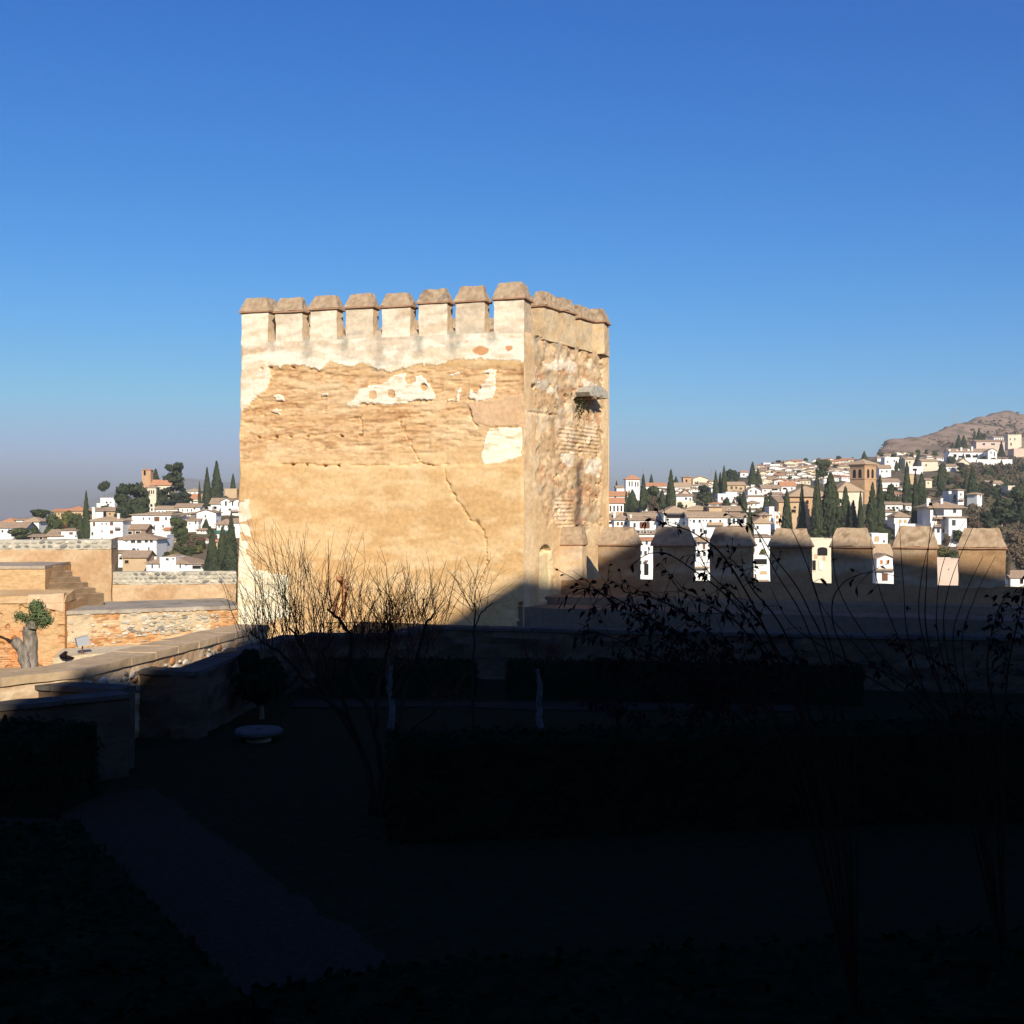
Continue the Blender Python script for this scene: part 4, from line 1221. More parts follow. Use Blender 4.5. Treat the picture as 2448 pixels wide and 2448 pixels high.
dorm = H('white roof terrace dormer set into the brown roof of the long house', 382, 420, 1334, 1344, 2, 'flat', [(400, 1337, 8, 5), (414, 1335, 4, 6)], D=266.2, depth=7, cat='dormer', name='roof_dormer')
H('small lean-to with a dark opening at the right end of the long white house', 448, 488, 1348, 1372, 5, 'shed', [(470, 1356, 22, 9, 'v')], D=276)
H('tall white gable block with chimney left of the twin conical trees', 470, 516, 1226, 1268, 8, 'gy', [(491, 1234, 4, 6), (480, 1250, 3, 5)], chim=[(500, 1213, 8)], D=362)
H('white lower wing stepping down left of the tall white gable block', 448, 474, 1245, 1272, 9, 'shed', [(454, 1252, 3, 5), (468, 1250, 4, 6)], D=358)
H('white twin-gabled house with tall windows next to the tower at left', 528, 556, 1199, 1232, 8, 'gy', [(540, 1204, 5, 12), (549, 1218, 6, 5), (527, 1206, 3, 5)], D=405)
H('white gabled wing with balcony touching the tower edge at left', 552, 584, 1200, 1232, 7, 'gy', [(556, 1204, 4, 12), (571, 1206, 4, 12), (562, 1220, 18, 7, 'p')], D=408)
H('brown-roofed house in front of the twin conical trees', 504, 530, 1205, 1228, 14, 'gx', [(527, 1206, 3, 5), (514, 1214, 9, 7, 'v')], D=412)
H('white pavilion with brown roof and columns near the tower at left', 518, 556, 1254, 1272, 14, 'hip', [(524, 1258, 4, 8), (535, 1258, 4, 8), (546, 1258, 4, 8)], D=340)
H('white house cut by the tower edge beside the garden cypress', 552, 590, 1250, 1284, 10, 'gx', [(560, 1262, 5, 6)], D=338)
H('white house with a red roof behind the layered cedar', 449, 482, 1193, 1206, 12, 'gx', [(459, 1197, 3, 4)], D=470, rcol='roof_red')
H('pale far house with tan roof on the skyline right of the layered cedar', 448, 476, 1174, 1186, 7, 'hip', [(455, 1178, 3, 3), (466, 1178, 3, 3)], D=560, rcol='roof_tan')
H('tan skyline house between the twin conical trees and the tower', 537, 566, 1172, 1192, 4, 'flat', D=560, wall='tan')
H('white house with four windows and brown roof under the layered cedar', 420, 478, 1213, 1230, 9, 'gx', [(427, 1219, 4, 5), (437, 1220, 3, 6), (448, 1220, 3, 6), (458, 1220, 3, 6), (465, 1216, 5, 4)], D=425)
H('row of low white houses with tan roofs under the cream tower', 372, 424, 1217, 1230, 7, 'gx', grid_wins(376, 420, 5, 1223, 3, 4), D=430, rcol='roof_tan')
H('white porch building with a balustrade at the foot of the cream tower', 344, 376, 1214, 1228, 2, 'flat', [(352, 1218, 5, 7, 'b'), (363, 1218, 5, 7, 'b'), (371, 1218, 4, 7, 'b')], D=440)
H('cream church tower with slim arches below the brick belfry', 350, 373, 1166, 1216, 7, 'hip', [(357, 1176, 2.5, 9, 'a'), (362, 1176, 2.5, 9, 'a'), (367, 1176, 2.5, 9, 'a'), (362, 1209, 5, 8, 'a')], D=455, depth=4, wall='cream', cat='church tower', name='church_tower', ov=.3)
H('slim brick belfry with a red tiled cap on the left skyline', 339, 360, 1124, 1190, 4, 'hip', [(346, 1130, 5, 13, 'a')], D=462, depth=3.4, wall='church', cat='belfry', name='belfry', rcol='roof_red', ov=.25)
H('red-roofed church hall behind the layered cedar', 362, 408, 1160, 1190, 13, 'gx', D=468, rcol='roof_red', wall='cream')
H('low green-roofed pavilion among the garden trees left of the tower', 505, 532, 1275, 1284, 5, 'shed', D=330, rcol='tarp')
H('orange garden hut behind the russet bushes at left', 505, 528, 1295, 1312, 6, 'hip', D=318, wall='tan', rcol='roof_red')
H('small red-roofed hut below the gallery at left', 392, 418, 1268, 1282, 6, 'gx', D=342, rcol='roof_red')

# ---- right of the tower: near rows
H('white tower house with an orange pyramid roof and slit windows', 1496, 1529, 1146, 1192, 12, 'hip', [(1504.5, 1157, 3, 13, 'v'), (1511, 1157, 3, 13, 'v'), (1519, 1158, 3, 12, 'v'), (1525, 1158, 3, 12, 'v')], D=480, depth=5.4, rcol='roof_red', cat='tower house', name='tower_house')
H('white building with a long orange roof beside the tower edge at right', 1440, 1500, 1186, 1205, 11, 'gx', [(1471, 1189, 5, 5, 'v')], D=470, rcol='roof_red')
H('white arcaded building with a lower orange roof beside the tower', 1440, 1491, 1203, 1228, 13, 'gx', grid_wins(1455, 1490, 4, 1216, 4, 15, 'v'), D=430, rcol='roof_red')
H('low white wing with tan roof left of the orange pyramid roof', 1474, 1498, 1166, 1180, 5, 'gx', D=500, rcol='roof_tan')
H('brown-roofed house cut by the tower edge above the first merlon', 1440, 1468, 1242, 1275, 12, 'gx', [(1458, 1250, 8, 6, 'v')], D=330)
H('white house with three brown windows above the first merlon', 1468, 1506, 1243, 1275, 14, 'hip', [(1477, 1252, 6, 9, 'b'), (1486.5, 1252, 6, 9, 'b'), (1496, 1252, 6, 9, 'b')], chim=[(1470, 1226, 5)], D=326)
H('white house with a large brown shutter above the first merlon', 1506, 1572, 1244, 1275, 9, 'gx', [(1517, 1256, 6, 12), (1541, 1256, 27, 17, 'b')], chim=[(1509, 1232, 4)], D=322)
H('long tan roof strip behind the three-windowed house', 1504, 1574, 1234, 1244, 7, 'gx', D=345, rcol='roof_tan')
H('white terrace house with dark openings seen left of the second merlon', 1516, 1566, 1277, 1300, 8, 'gx', [(1524, 1272, 12, 9), (1542, 1273, 8, 7), (1556, 1273, 6, 7)], D=300, frame='white', rcol='roof')
H('tall white house seen through the first gap of the battlements', 1518, 1562, 1292, 1396, 6, 'gx', [(1546, 1298, 6, 9), (1531, 1302, 3, 7), (1533, 1322, 4, 10), (1543, 1322, 7, 10), (1545, 1362, 12, 30, 'v'), (1532, 1345, 4, 8), (1531, 1368, 5, 9), (1544, 1341, 8, 5, 'p')], D=262, rcol='roof_red')
H('big white house with hipped roof and open upper gallery above the second merlon', 1587, 1646, 1226, 1290, 17, 'hip', [(1616, 1234, 52, 11, 'v'), (1615, 1251, 5, 6), (1635, 1251, 5, 6)], D=324, rcol='roof_tan', depth=14)
H('long tan-roofed white range right of the open gallery house', 1646, 1738, 1237, 1300, 13, 'gx', [(1650, 1244, 3, 5), (1659, 1246, 6, 8), (1672.5, 1246, 6, 8), (1682, 1244, 2.5, 4), (1689, 1244, 2.5, 4), (1698.5, 1246, 6, 8), (1722, 1246, 5, 7), (1658, 1270, 7, 11), (1676, 1268, 7, 10), (1686, 1271, 10, 9), (1710, 1252, 38, 7, 'y')], D=322, rcol='roof_tan', depth=11)
H('tan block house rising behind the long white range', 1695, 1726, 1212, 1236, 5, 'hip', D=340, wall='tan')
H('brown hipped roof house behind the open gallery house', 1640, 1700, 1220, 1234, 12, 'hip', D=345, wall='tan', rcol='roof_tan')
H('white house with four tall dark windows above the third merlon', 1738, 1784, 1236, 1296, 8, 'gx', [(1743, 1246, 9, 15), (1754.5, 1246, 7, 15), (1765.5, 1246, 9, 15), (1777, 1244, 6, 11), (1760, 1256, 44, 4, 'p')], D=318, rcol='roof')
H('brown roofed row with dark gables behind the four-windowed house', 1728, 1770, 1222, 1240, 12, 'gx', [(1742, 1222, 6, 10, 'v')], D=345, wall='brown')
H('small house with canopy roof in the second gap of the battlements', 1664, 1700, 1290, 1345, 8, 'hip', [(1670, 1300, 5, 9, 'b'), (1683, 1306, 7, 16, 'b'), (1668, 1328, 8, 8), (1684, 1326, 8, 8), (1678, 1292, 30, 6, 'y')], D=285)
H('white stepped terrace house at the foot of the second gap', 1648, 1702, 1350, 1392, 4, 'flat', [(1660, 1366, 8, 10, 'v'), (1684, 1360, 10, 6), (1688, 1376, 7, 9), (1672, 1382, 5, 8, 'b'), (1674, 1356, 40, 4, 'y')], D=258)
H('white cube house with a pyramid roof right of the leaning cypress', 1803, 1842, 1251, 1300, 15, 'hip', [(1811, 1261, 6, 9)], D=318, rcol='roof_tan')
H('plain white lower house in the third gap of the battlements', 1798, 1842, 1284, 1335, 5, 'shed', [(1817, 1293, 5, 9), (1809, 1302, 3, 5)], D=298)
H('white terrace wall with dark pergola in the third gap of the battlements', 1786, 1846, 1332, 1400, 3, 'flat', [(1818, 1343, 34, 14, 'v'), (1825, 1369, 18, 9, 'c'), (1806, 1378, 5, 12, 'b'), (1820, 1388, 34, 5, 'y')], D=262, cat='terrace', name='terrace_house')
H('tan turret with one dark window above the fourth merlon', 1818, 1842, 1232, 1262, 8, 'hip', [(1831, 1234, 6, 5)], D=345, wall='tan')
H('white slab house narrow and tall left of the first churchyard cypress', 1839, 1851, 1213, 1262, 2, 'flat', D=352)
H('white narrow house with red awnings beside the churchyard cypress', 1852, 1864, 1226, 1262, 3, 'flat', [(1858, 1236, 7, 8, 'o'), (1858, 1249, 7, 7, 'o')], D=350)
H('tan house with a brown hip roof behind the narrow white slab house', 1842, 1868, 1220, 1240, 12, 'hip', [(1855, 1210, 8, 6)], D=380, wall='tan')
H('cream walled house with arched door in the fourth gap of the battlements', 1936, 1990, 1290, 1400, 3, 'flat', [(1966, 1318, 24, 20, 'a'), (1950, 1330, 8, 12, 'c'), (1970, 1334, 7, 12, 'c'), (1946, 1352, 9, 26, 'v'), (1962, 1352, 8, 20, 'w')], D=262, wall='cream')
H('white house with orange shutters and gabled tiles in the fifth gap of the battlements', 2096, 2140, 1336, 1400, 11, 'gy', [(2107, 1344, 7, 11, 'o'), (2122, 1344, 7, 11, 'o'), (2114, 1361, 46, 4, 'y'), (2115, 1380, 16, 20, 'b')], D=258, rcol='roof')
H('pale tan roofed house behind the orange-shuttered house', 2078, 2132, 1332, 1352, 30, 'gx', D=272, rcol='roof_tan', wall='cream')
H('white garden pavilion with a round window in the fifth gap', 2084, 2122, 1278, 1312, 3, 'flat', [(2096, 1288, 12, 14, 'c'), (2113, 1294, 5, 6)], D=292)
H('pinkish blank house side in the sixth gap of the battlements', 2236, 2300, 1338, 1400, 3, 'flat', [(2268, 1361, 3, 4)], D=258, wall='pinkish')
H('low white house with brown roof right of the last merlon', 2416, 2470, 1381, 1400, 15, 'gx', [(2442, 1390, 9, 13, 'v')], D=258)
H('white villa with three storeys, balcony and hipped roof above the sixth merlon', 2224, 2299, 1214, 1300, 19, 'hip', [(2243.5, 1226, 29, 16, 'd'), (2282, 1222, 9, 10), (2243, 1238, 26, 5, 'y'), (2243.5, 1248, 9, 14, 'b'), (2243, 1256, 23, 8, 'p'), (2280, 1250, 10, 15), (2232, 1269, 5, 10), (2243, 1269, 8, 10), (2255, 1269, 5, 10), (2280, 1270, 9, 9)], chim=[(2222.5, 1195, 5), (2256, 1193, 5)], D=322, depth=10, ov=1.0)
H('white lower wing on the right side of the balcony villa', 2268, 2311, 1237, 1300, 2, 'shed', [(2280, 1250, 10, 15), (2280, 1271, 9, 9)], D=319, depth=5, dD=-3)
H('white gatehouse with two arched windows below the church tower cypresses', 2137, 2175, 1236, 1262, 14, 'hip', [(2152, 1246, 7, 9, 'c'), (2164, 1246, 7, 9, 'c')], D=335)
H('small white house left of the arched gatehouse', 2117, 2136, 1224, 1252, 4, 'shed', [(2124, 1237, 4, 4)], D=345)
H('long white garden wall in front of the balcony villa', 2140, 2226, 1253, 1290, 1, 'flat', D=318, depth=.6, cat='garden wall', name='garden_wall')
H('brown roofed low house behind the arched gatehouse', 2117, 2158, 1206, 1224, 6, 'gx', grid_wins(2119, 2150, 3, 1214, 6, 5, 'v'), D=395)
H('little white house between the two tall cypresses left of the balcony villa', 2165, 2182, 1208, 1224, 5, 'gx', [(2172, 1214, 3, 4)], D=392)
H('dark shaded annexe left of the balcony villa', 2196, 2224, 1234, 1270, 12, 'hip', [(2208, 1248, 6, 8)], D=332, wall='white')

# ---- church on the right
H('long brick church nave with a broad tan roof behind the cypresses', 1888, 1985, 1187, 1262, 27, 'hip', [(1930, 1200, 6, 9, 'a')], D=420, depth=13, wall='church', rcol='roof_tan', cat='church', name='church', ov=.8)
H('low aisle of the church with a slate-tan lean-to roof', 1862, 1912, 1200, 1262, 16, 'shed', [(1900, 1213, 6, 5, 'v'), (1897, 1222, 12, 8, 'v')], D=408, depth=8, wall='tan', rcol='roof', cat='church aisle', name='church_aisle')
H('cream walled chancel with a tan roof left of the brick church tower', 2002, 2062, 1175, 1262, 25, 'hip', D=418, depth=12, wall='cream', rcol='roof_tan', cat='chancel', name='chancel')
CT_D = 410
k_ = CT_D / F
ct = thing('church_tower', 'square brick church tower with arched belfry openings and a pyramid roof', 'church tower', ((2067 - CX) * k_, CT_D, (CY - 1262) * k_), math.radians(0))
ya = math.radians(-38)
ct.rotation_euler = (0, 0, ya)
# near edge at px 2067; faces recede left and right
wl, wr = 26 * k_ / math.cos(math.radians(52)) , 35 * k_ / math.cos(math.radians(38))
wl = wr = (wl + wr) / 2
ct.rotation_euler = (0, 0, math.radians(36))
hh = (1262 - 1110) * k_
mb = MB()
mb.box(0, wr, 0, wl, -9, hh)
mb.build('wall', M['church'], ct)
for zz, oo, tt in (((1262 - 1145) * k_, .18, .35), (hh - .45, .3, .449), ((1262 - 1173) * k_, .15, .3), ((1262 - 1118) * k_, .12, .2)):
    mb = MB()
    mb.box(-oo, wr + oo, -oo, wl + oo, zz, zz + tt)
    mb.build('string_course', M['church'], ct)
mb = MB()
o_, e_ = .75, .2
b_ = [(-o_, -o_, e_), (wr + o_, -o_, e_), (wr + o_, wl + o_, e_), (-o_, wl + o_, e_)]
mb.box(-o_, wr + o_, -o_, wl + o_, 0, e_)
for i in range(4):
    mb.face([b_[i], b_[(i + 1) % 4], (wr / 2, wl / 2, 13 * k_ + e_)])
mb.build('roof', M['roof_tan'], ct, (0, 0, hh))
for f_ in (.30, .68):
    o = obj('belfry_arch', ARCH['a'], ct, (wr * f_, 0, (1262 - 1142) * k_), 0, (1.15, 2, 21 * k_))
    o = obj('belfry_arch', ARCH['a'], ct, (0, wl * f_, (1262 - 1142) * k_), -math.pi / 2, (1.15, 2, 21 * k_))

# ---- hill: larger houses one by one
H('row house with four white balconies and a long brown roof under the bare hill', 2270, 2362, 1081, 1102, 9, 'gx', grid_wins(2272, 2340, 4, 1090, 14, 9, 'v') + [(2273, 1089, 12, 5, 'w'), (2297, 1087, 12, 5, 'w'), (2326, 1086, 14, 5, 'w'), (2348, 1087, 18, 5, 'w')], chim=[(2272, 1074, 4), (2290, 1076, 4), (2300, 1070, 4), (2317, 1074, 5), (2326, 1068, 4)], D=700)
H('white gabled house at the right end of the balconied row', 2362, 2383, 1079, 1104, 7, 'gy', [(2369, 1082, 3, 6), (2377, 1086, 3, 12)], D=690)
H('dark-roofed long house with a white chimney above the balconied row', 2334, 2402, 1056, 1076, 5, 'gx', [(2352, 1062, 8, 6), (2374, 1062, 12, 5), (2392, 1064, 6, 6)], chim=[(2346, 1058, 6)], D=800, wall='pinkish')
H('cream three-storey block on the hill at the right edge', 2410, 2442, 1041, 1072, 2, 'flat', [(2415, 1050, 3, 5), (2426, 1050, 3, 5), (2417, 1062, 4, 7)], D=860, wall='cream')
H('white house with dark windows left of the cream hill block', 2376, 2406, 1046, 1058, 4, 'gx', grid_wins(2378, 2400, 4, 1050, 3, 4), D=880)
H('tan walled terrace at the right edge below the cream hill block', 2424, 2470, 1074, 1086, 2, 'flat', D=760, wall='pinkish', cat='terrace wall', name='terrace_wall')
H('white curved garden wall below the balconied row on the hill', 2336, 2420, 1099, 1104, 1, 'flat', D=662, depth=1, cat='garden wall', name='garden_wall')
H('cream house with a broad gable and green garage on the hill', 2284, 2322, 1112, 1126, 16, 'gy', [(2311, 1117, 4, 8), (2300, 1112, 7, 12, 'v'), (2309, 1121, 15, 7, 'c')], D=640, wall='cream', rcol='roof_tan')
H('white lower storey with two windows beside the broad gabled house', 2262, 2286, 1115, 1130, 6, 'gx', [(2269, 1120, 3, 5), (2278, 1120, 3, 5)], D=632)
H('large cream house with a flat brown roof above the tall cypresses', 2203, 2242, 1103, 1128, 6, 'gx', [(2214, 1112, 4, 5)], D=640, wall='cream', rcol='roof_tan')
H('white house with a shaded side in front of the large cream hill house', 2222, 2250, 1112, 1126, 4, 'gx', [(2238, 1117, 4, 5)], D=628)
H('white flat-roofed house with a dark wide opening right of the church tower', 2174, 2206, 1117, 1134, 2, 'flat', [(2187, 1123, 11, 6, 'v')], D=610)
H('cream house with brown roof behind the flat-roofed house on the hill', 2164, 2190, 1098, 1118, 4, 'gx', [(2175, 1105, 4, 5)], D=680, wall='cream', rcol='roof_tan')
H('white stepped house close right of the church tower top', 2115, 2152, 1095, 1118, 2, 'flat', [(2122, 1104, 4, 5), (2138, 1102, 4, 5), (2145, 1108, 3, 4)], D=650)
H('brown-roofed house right beside the church belfry', 2102, 2130, 1120, 1140, 9, 'gx', [(2108, 1127, 4, 5), (2120, 1127, 4, 5)], D=600)
H('narrow cream house alone among trees right of the tall cypresses', 2213, 2228, 1148, 1168, 5, 'gx', [(2219, 1155, 3, 4)], D=500, wall='cream')
H('white turret house with a balcony on the wooded slope', 2290, 2304, 1172, 1206, 4, 'hip', [(2297, 1182, 3.5, 6), (2297, 1194, 12, 6, 'p')], D=430)
H('blue-shaded flat house beside the turret house on the wooded slope', 2268, 2291, 1176, 1200, 2, 'flat', [(2279, 1184, 5, 6)], D=436)
H('slender white tower house on the wooded slope', 2333, 2350, 1182, 1214, 5, 'hip', [(2344, 1186, 4, 5)], D=415, depth=4, rcol='roof_tan', yaw=.5)
H('white house with terrace roof high on the wooded slope at right', 2362, 2396, 1156, 1166, 7, 'gx', [(2370, 1160, 4, 6), (2384, 1160, 5, 6)], D=505, rcol='roof_tan')
H('small bright house half hidden by trees near the right edge', 2410, 2426, 1164, 1186, 3, 'flat', [(2418, 1172, 4, 5)], D=470, wall='cream')
H('tan square house block among the tall cypresses right of the church', 2172, 2186, 1136, 1160, 2, 'flat', D=560, wall='tan')
H('low brown-roofed cottages between belfry and tall cypresses', 2108, 2150, 1152, 1168, 8, 'gx', grid_wins(2110, 2148, 4, 1160, 4, 4), D=515)
H('white house with stacked terraces beneath the brown-roofed cottages', 2110, 2124, 1160, 1176, 3, 'flat', [(2117, 1167, 6, 3, 'v')], D=495)
# ---- middle slope, between the tower and the church
H('tan square tower with a small pyramid roof on the middle skyline', 1633, 1653, 1141, 1166, 4, 'hip', [(1641, 1149, 4, 6, 'a')], D=540, depth=4, wall='church', cat='church tower', name='church_tower')
H('cream church with stepped gable on the middle skyline', 1656, 1692, 1145, 1160, 7, 'gy', [(1668, 1152, 3, 4)], D=560, wall='cream', rcol='roof_tan', cat='church', name='church')
H('white house with a tan roof below the small tan tower', 1613, 1650, 1164, 1178, 10, 'gx', [(1624, 1169, 4, 5), (1636, 1169, 4, 5)], D=500, rcol='roof_tan')
H('orange gabled house below the small tan tower', 1630, 1648, 1180, 1192, 9, 'gy', [(1627, 1182, 3, 4)], D=465, wall='pinkish')
H('white house with a dark porch right of the tall skyline cypress', 1617, 1655, 1186, 1208, 5, 'gx', [(1640, 1192, 6, 6), (1650, 1194, 4, 8)], D=425)
H('cream terrace wall house under the dark porch house', 1616, 1658, 1200, 1214, 2, 'flat', D=405, wall='cream')
H('long low tan-roofed house behind the orange pyramid tower', 1542, 1592, 1162, 1174, 8, 'gx', grid_wins(1546, 1588, 5, 1168, 3, 4), D=510, rcol='roof_red')
H('white flat house with red door left of the pale stucco church front', 1716, 1752, 1182, 1206, 2, 'flat', [(1726, 1192, 5, 9, 'b')], D=440)
H('white house with paired windows left of the pale stucco church front', 1736, 1762, 1178, 1204, 2, 'flat', [(1747, 1190, 5, 6, 'b'), (1756, 1190, 5, 6, 'b')], D=432)
H('pale stucco chapel front with a small bell gable in mid slope', 1788, 1818, 1172, 1196, 9, 'gy', [(1795, 1174, 4, 5), (1807, 1177, 5, 10, 'b')], chim=[(1801, 1160, 8)], D=440, cat='chapel', name='chapel', wall='white')
H('plain white wall house below the pale stucco chapel', 1783, 1826, 1187, 1212, 3, 'shed', [(1786, 1190, 4, 5)], D=415)
H('white house with a dark ridge roof right of the stucco chapel', 1822, 1866, 1168, 1184, 9, 'gx', [(1829, 1173, 4, 4), (1865, 1172, 4, 5), (1852, 1170, 16, 5, 'v')], D=460)
H('white house under a pinkish roof left of the church nave', 1868, 1902, 1162, 1178, 11, 'gx', [(1876, 1168, 10, 5, 'v'), (1893, 1168, 4, 6)], D=470, rcol='roof_red')
H('cream house with small window under the dark ridge roof', 1846, 1870, 1181, 1200, 4, 'gx', [(1851, 1187, 4, 4), (1864, 1185, 3, 4)], D=430, wall='cream')
H('tan house with stacked balconies left of the thick double cypress', 1738, 1780, 1160, 1176, 8, 'gx', [(1749, 1166, 6, 7), (1760, 1166, 5, 6), (1771, 1168, 6, 5)], D=480, wall='tan', rcol='roof_tan')
H('blue-shadowed white house on the crest beside the thick double cypress', 1770, 1788, 1129, 1142, 5, 'hip', [(1778, 1135, 5, 4)], D=620, rcol='roof_red')
H('low house with dark eaves below the stucco chapel', 1789, 1816, 1203, 1214, 7, 'hip', [(1797, 1207, 4, 4), (1807, 1207, 3, 4)], D=400)
# ---- the dense far quarter on the crest
LAND = [('brick church tower', 2071, 1150), ('thick double cypress', 1804, 1140), ('orange pyramid roof', 1512, 1150), ('stucco chapel', 1803, 1182), ('church nave roof', 1930, 1175), ('tallest churchyard cypress', 1953, 1140), ('three mid-slope cypresses', 1722, 1150), ('blue-shadowed crest house', 1779, 1135), ('small tan tower', 1643, 1150), ('stepped cream church', 1674, 1150), ('lone pointed cypress', 1604, 1150), ('paired-window house', 1749, 1190), ('cream crest house', 2222, 1110), ('flat-roofed white house', 2190, 1125), ('balconied row', 2315, 1090), ('balcony villa', 2260, 1210), ('very tall villa cypress', 2188, 1200), ('narrow cream house', 2220, 1155), ('white turret house', 2297, 1188), ('slender tower house', 2341, 1196), ('arched gatehouse', 2155, 1240), ('layered cedar', 418, 1160), ('twin conical trees', 506, 1160), ('tall gable block', 493, 1240), ('wide two-storey house', 361, 1250), ('three-storey house', 252, 1265), ('long dormered house', 400, 1350), ('gallery-windowed house', 325, 1305), ('lone left cypress', 206, 1230), ('bright cubic house', 257, 1205), ('cream church tower', 361, 1190), ('leaning cypress', 1793, 1280), ('four-windowed house', 1760, 1245), ('open gallery house', 1616, 1230), ('broad churchyard cypress', 1986, 1200), ('hill grove', 2320, 1055), ('bare hill cliff', 2108, 1065), ('tan turret', 1830, 1228)]
USED = set()
def one_label(look, x, y):
    c = sorted(LAND, key=lambda l: math.hypot(x - l[1], 1.6 * (y - l[2])))
    for far in ('just', 'further', 'well'):
        for nm, lx, ly in c[:6]:
            dx, dy = x - lx, y - ly
            w = ('right of' if dx > 0 else 'left of') if abs(dx) > 1.3 * abs(dy) else ('below' if dy > 0 else 'above')
            w2 = ('upper ' if dy < 0 else 'lower ') + ('right' if dx > 0 else 'left')
            for t in (f'{look} {far} {w} the {nm}', f'{look} {far} {w2} of the {nm}'):
                if t not in USED:
                    USED.add(t)
                    return t
    return look
def cluster(label, group, poly, n, sizes, seed, walls=('white', 'white', 'white', 'cream')):
    r = random.Random(seed)
    xs_, ys_ = [a for a, _ in poly], [b for _, b in poly]
    put, tries = [], 0
    while len(put) < n and tries < 6000:
        tries += 1
        x, y = r.uniform(min(xs_), max(xs_)), r.uniform(min(ys_), max(ys_))
        if not inpoly(np.array([x]), np.array([y]), poly)[0]:
            continue
        if any(abs(x - a) < 13 and abs(y - b) < 5.5 for a, b in put):
            continue
        put.append((x, y))
    for x, y in sorted(put, key=lambda t: t[1]):
        w_ = r.uniform(*sizes)
        hh_ = r.uniform(6.5, 10)
        kind = r.choice(('gx', 'gx', 'gy', 'gy', 'hip', 'shed', 'flat'))
        wn = [(x + (i - 1) * w_ * .3 + r.uniform(-1, 1), y - hh_ * r.choice((.42, .6)), r.uniform(1.8, 3), r.uniform(2.2, 3.4), r.choice('ddv')) for i in range(3) if r.random() < .75]
        wl_, rc_ = r.choice(walls), r.choice(('roof', 'roof_tan', 'roof_tan', 'roof_red'))
        sz_ = 'tiny' if y < 1165 else 'small'
        look = f"{sz_} {wl_} house, " + ('flat roof,' if kind == 'flat' else {'roof': 'brown', 'roof_tan': 'tan', 'roof_red': 'red'}[rc_] + {'gx': ' long', 'gy': ' gabled', 'hip': ' hipped', 'shed': ' sloping'}[kind] + ' roof,')
        H(one_label(look, x, y), x - w_ / 2, x + w_ / 2, y - hh_, y, r.uniform(2.5, 4.5) if kind != 'flat' else 1, kind, wn, wall=wl_, rcol=rc_, yaw=r.uniform(-.45, .45), group=group, depth=r.uniform(6, 9))
cluster('tiny white house in the dense far quarter on the crest left of the church tower', 'houses of the dense far quarter', [(1806, 1142), (1812, 1118), (1868, 1112), (1920, 1108), (2000, 1104), (2040, 1104), (2040, 1150), (1940, 1158), (1870, 1160), (1815, 1158)], 84, (17, 30), 3)
cluster('small white house crowded along the hill crest right of the church tower', 'houses along the hill crest right of the church', [(2100, 1096), (2180, 1088), (2262, 1100), (2200, 1112), (2104, 1112)], 16, (15, 26), 4)
cluster('small pale house on the far skyline between fortress tower and stucco chapel', 'houses on the middle far skyline', [(1536, 1180), (1600, 1172), (1690, 1160), (1735, 1158), (1735, 1180), (1660, 1178), (1540, 1190)], 20, (15, 28), 6)
cluster('small white house packed on the mid slope left of the church nave', 'houses packed on the mid slope', [(1700, 1200), (1780, 1172), (1860, 1162), (1900, 1168), (1880, 1200), (1860, 1216), (1780, 1222), (1710, 1214)], 32, (16, 28), 8)
cluster('small white house scattered on the left village slope below the cream tower', 'houses scattered on the left slope', [(300, 1235), (420, 1232), (480, 1240), (520, 1232), (540, 1244), (470, 1262), (420, 1268), (300, 1262)], 18, (16, 28), 9)

cluster('small house in the mid village left of the churchyard', 'houses of the lower mid village', [(1450, 1212), (1600, 1208), (1730, 1210), (1870, 1218), (1870, 1240), (1730, 1236), (1580, 1238), (1450, 1238)], 22, (20, 34), 12, ('white', 'white', 'tan', 'cream'))
cluster('small house on the left skyline terraces', 'houses on the left terraces', [(440, 1196), (520, 1194), (545, 1215), (500, 1225), (440, 1215)], 6, (16, 26), 13)
cluster('small house in the lower left village', 'houses of the lower left village', [(380, 1290), (470, 1270), (540, 1275), (540, 1300), (420, 1312)], 6, (20, 30), 14)
cluster('small house on the slope between church tower and villa', 'houses between church tower and villa', [(2110, 1176), (2215, 1172), (2222, 1212), (2112, 1225)], 10, (18, 28), 15)
# ---- the air
mb = MB()
mb.box(-17900, 17900, -2900, 17900, -62, 180)
hz = bpy.data.materials.new('haze')
hz.use_nodes = True
ht = hz.node_tree
ht.nodes.clear()
ho = ht.nodes.new('ShaderNodeOutputMaterial')
hv = ht.nodes.new('ShaderNodeVolumePrincipled')
hv.inputs['Color'].default_value = (.80, .79, .76, 1)
hv.inputs['Density'].default_value = .00025
hv.inputs['Anisotropy'].default_value = .12
ht.links.new(hv.outputs[0], ho.inputs['Volume'])
tag(mb.build('haze', hz), kind='stuff')
# ------------------------------------------------------------------ trees of the village
def tufts(rng, pts, nrm, sx, sz, up=.5):
    """small leaf-spray quads at pts, facing roughly along nrm, leaning up"""
    n = len(pts)
    nr = nrm + rng.normal(0, .45, (n, 3))
    nr /= np.linalg.norm(nr, axis=1)[:, None]
    upv = np.array([0, 0, 1.0])[None] * up + rng.normal(0, .5, (n, 3))
    a = np.cross(nr, upv)
    a /= np.linalg.norm(a, axis=1)[:, None] + 1e-9
    b = np.cross(a, nr)
    s1, s2 = (sx * rng.uniform(.6, 1.4, n))[:, None], (sz * rng.uniform(.6, 1.5, n))[:, None]
    q = np.stack([pts - a * s1 * .5, pts + a * s1 * .5, pts + a * s1 * .3 + b * s2, pts - a * s1 * .3 + b * s2], 1)
    return q.reshape(-1, 3), np.arange(n * 4).reshape(n, 4)

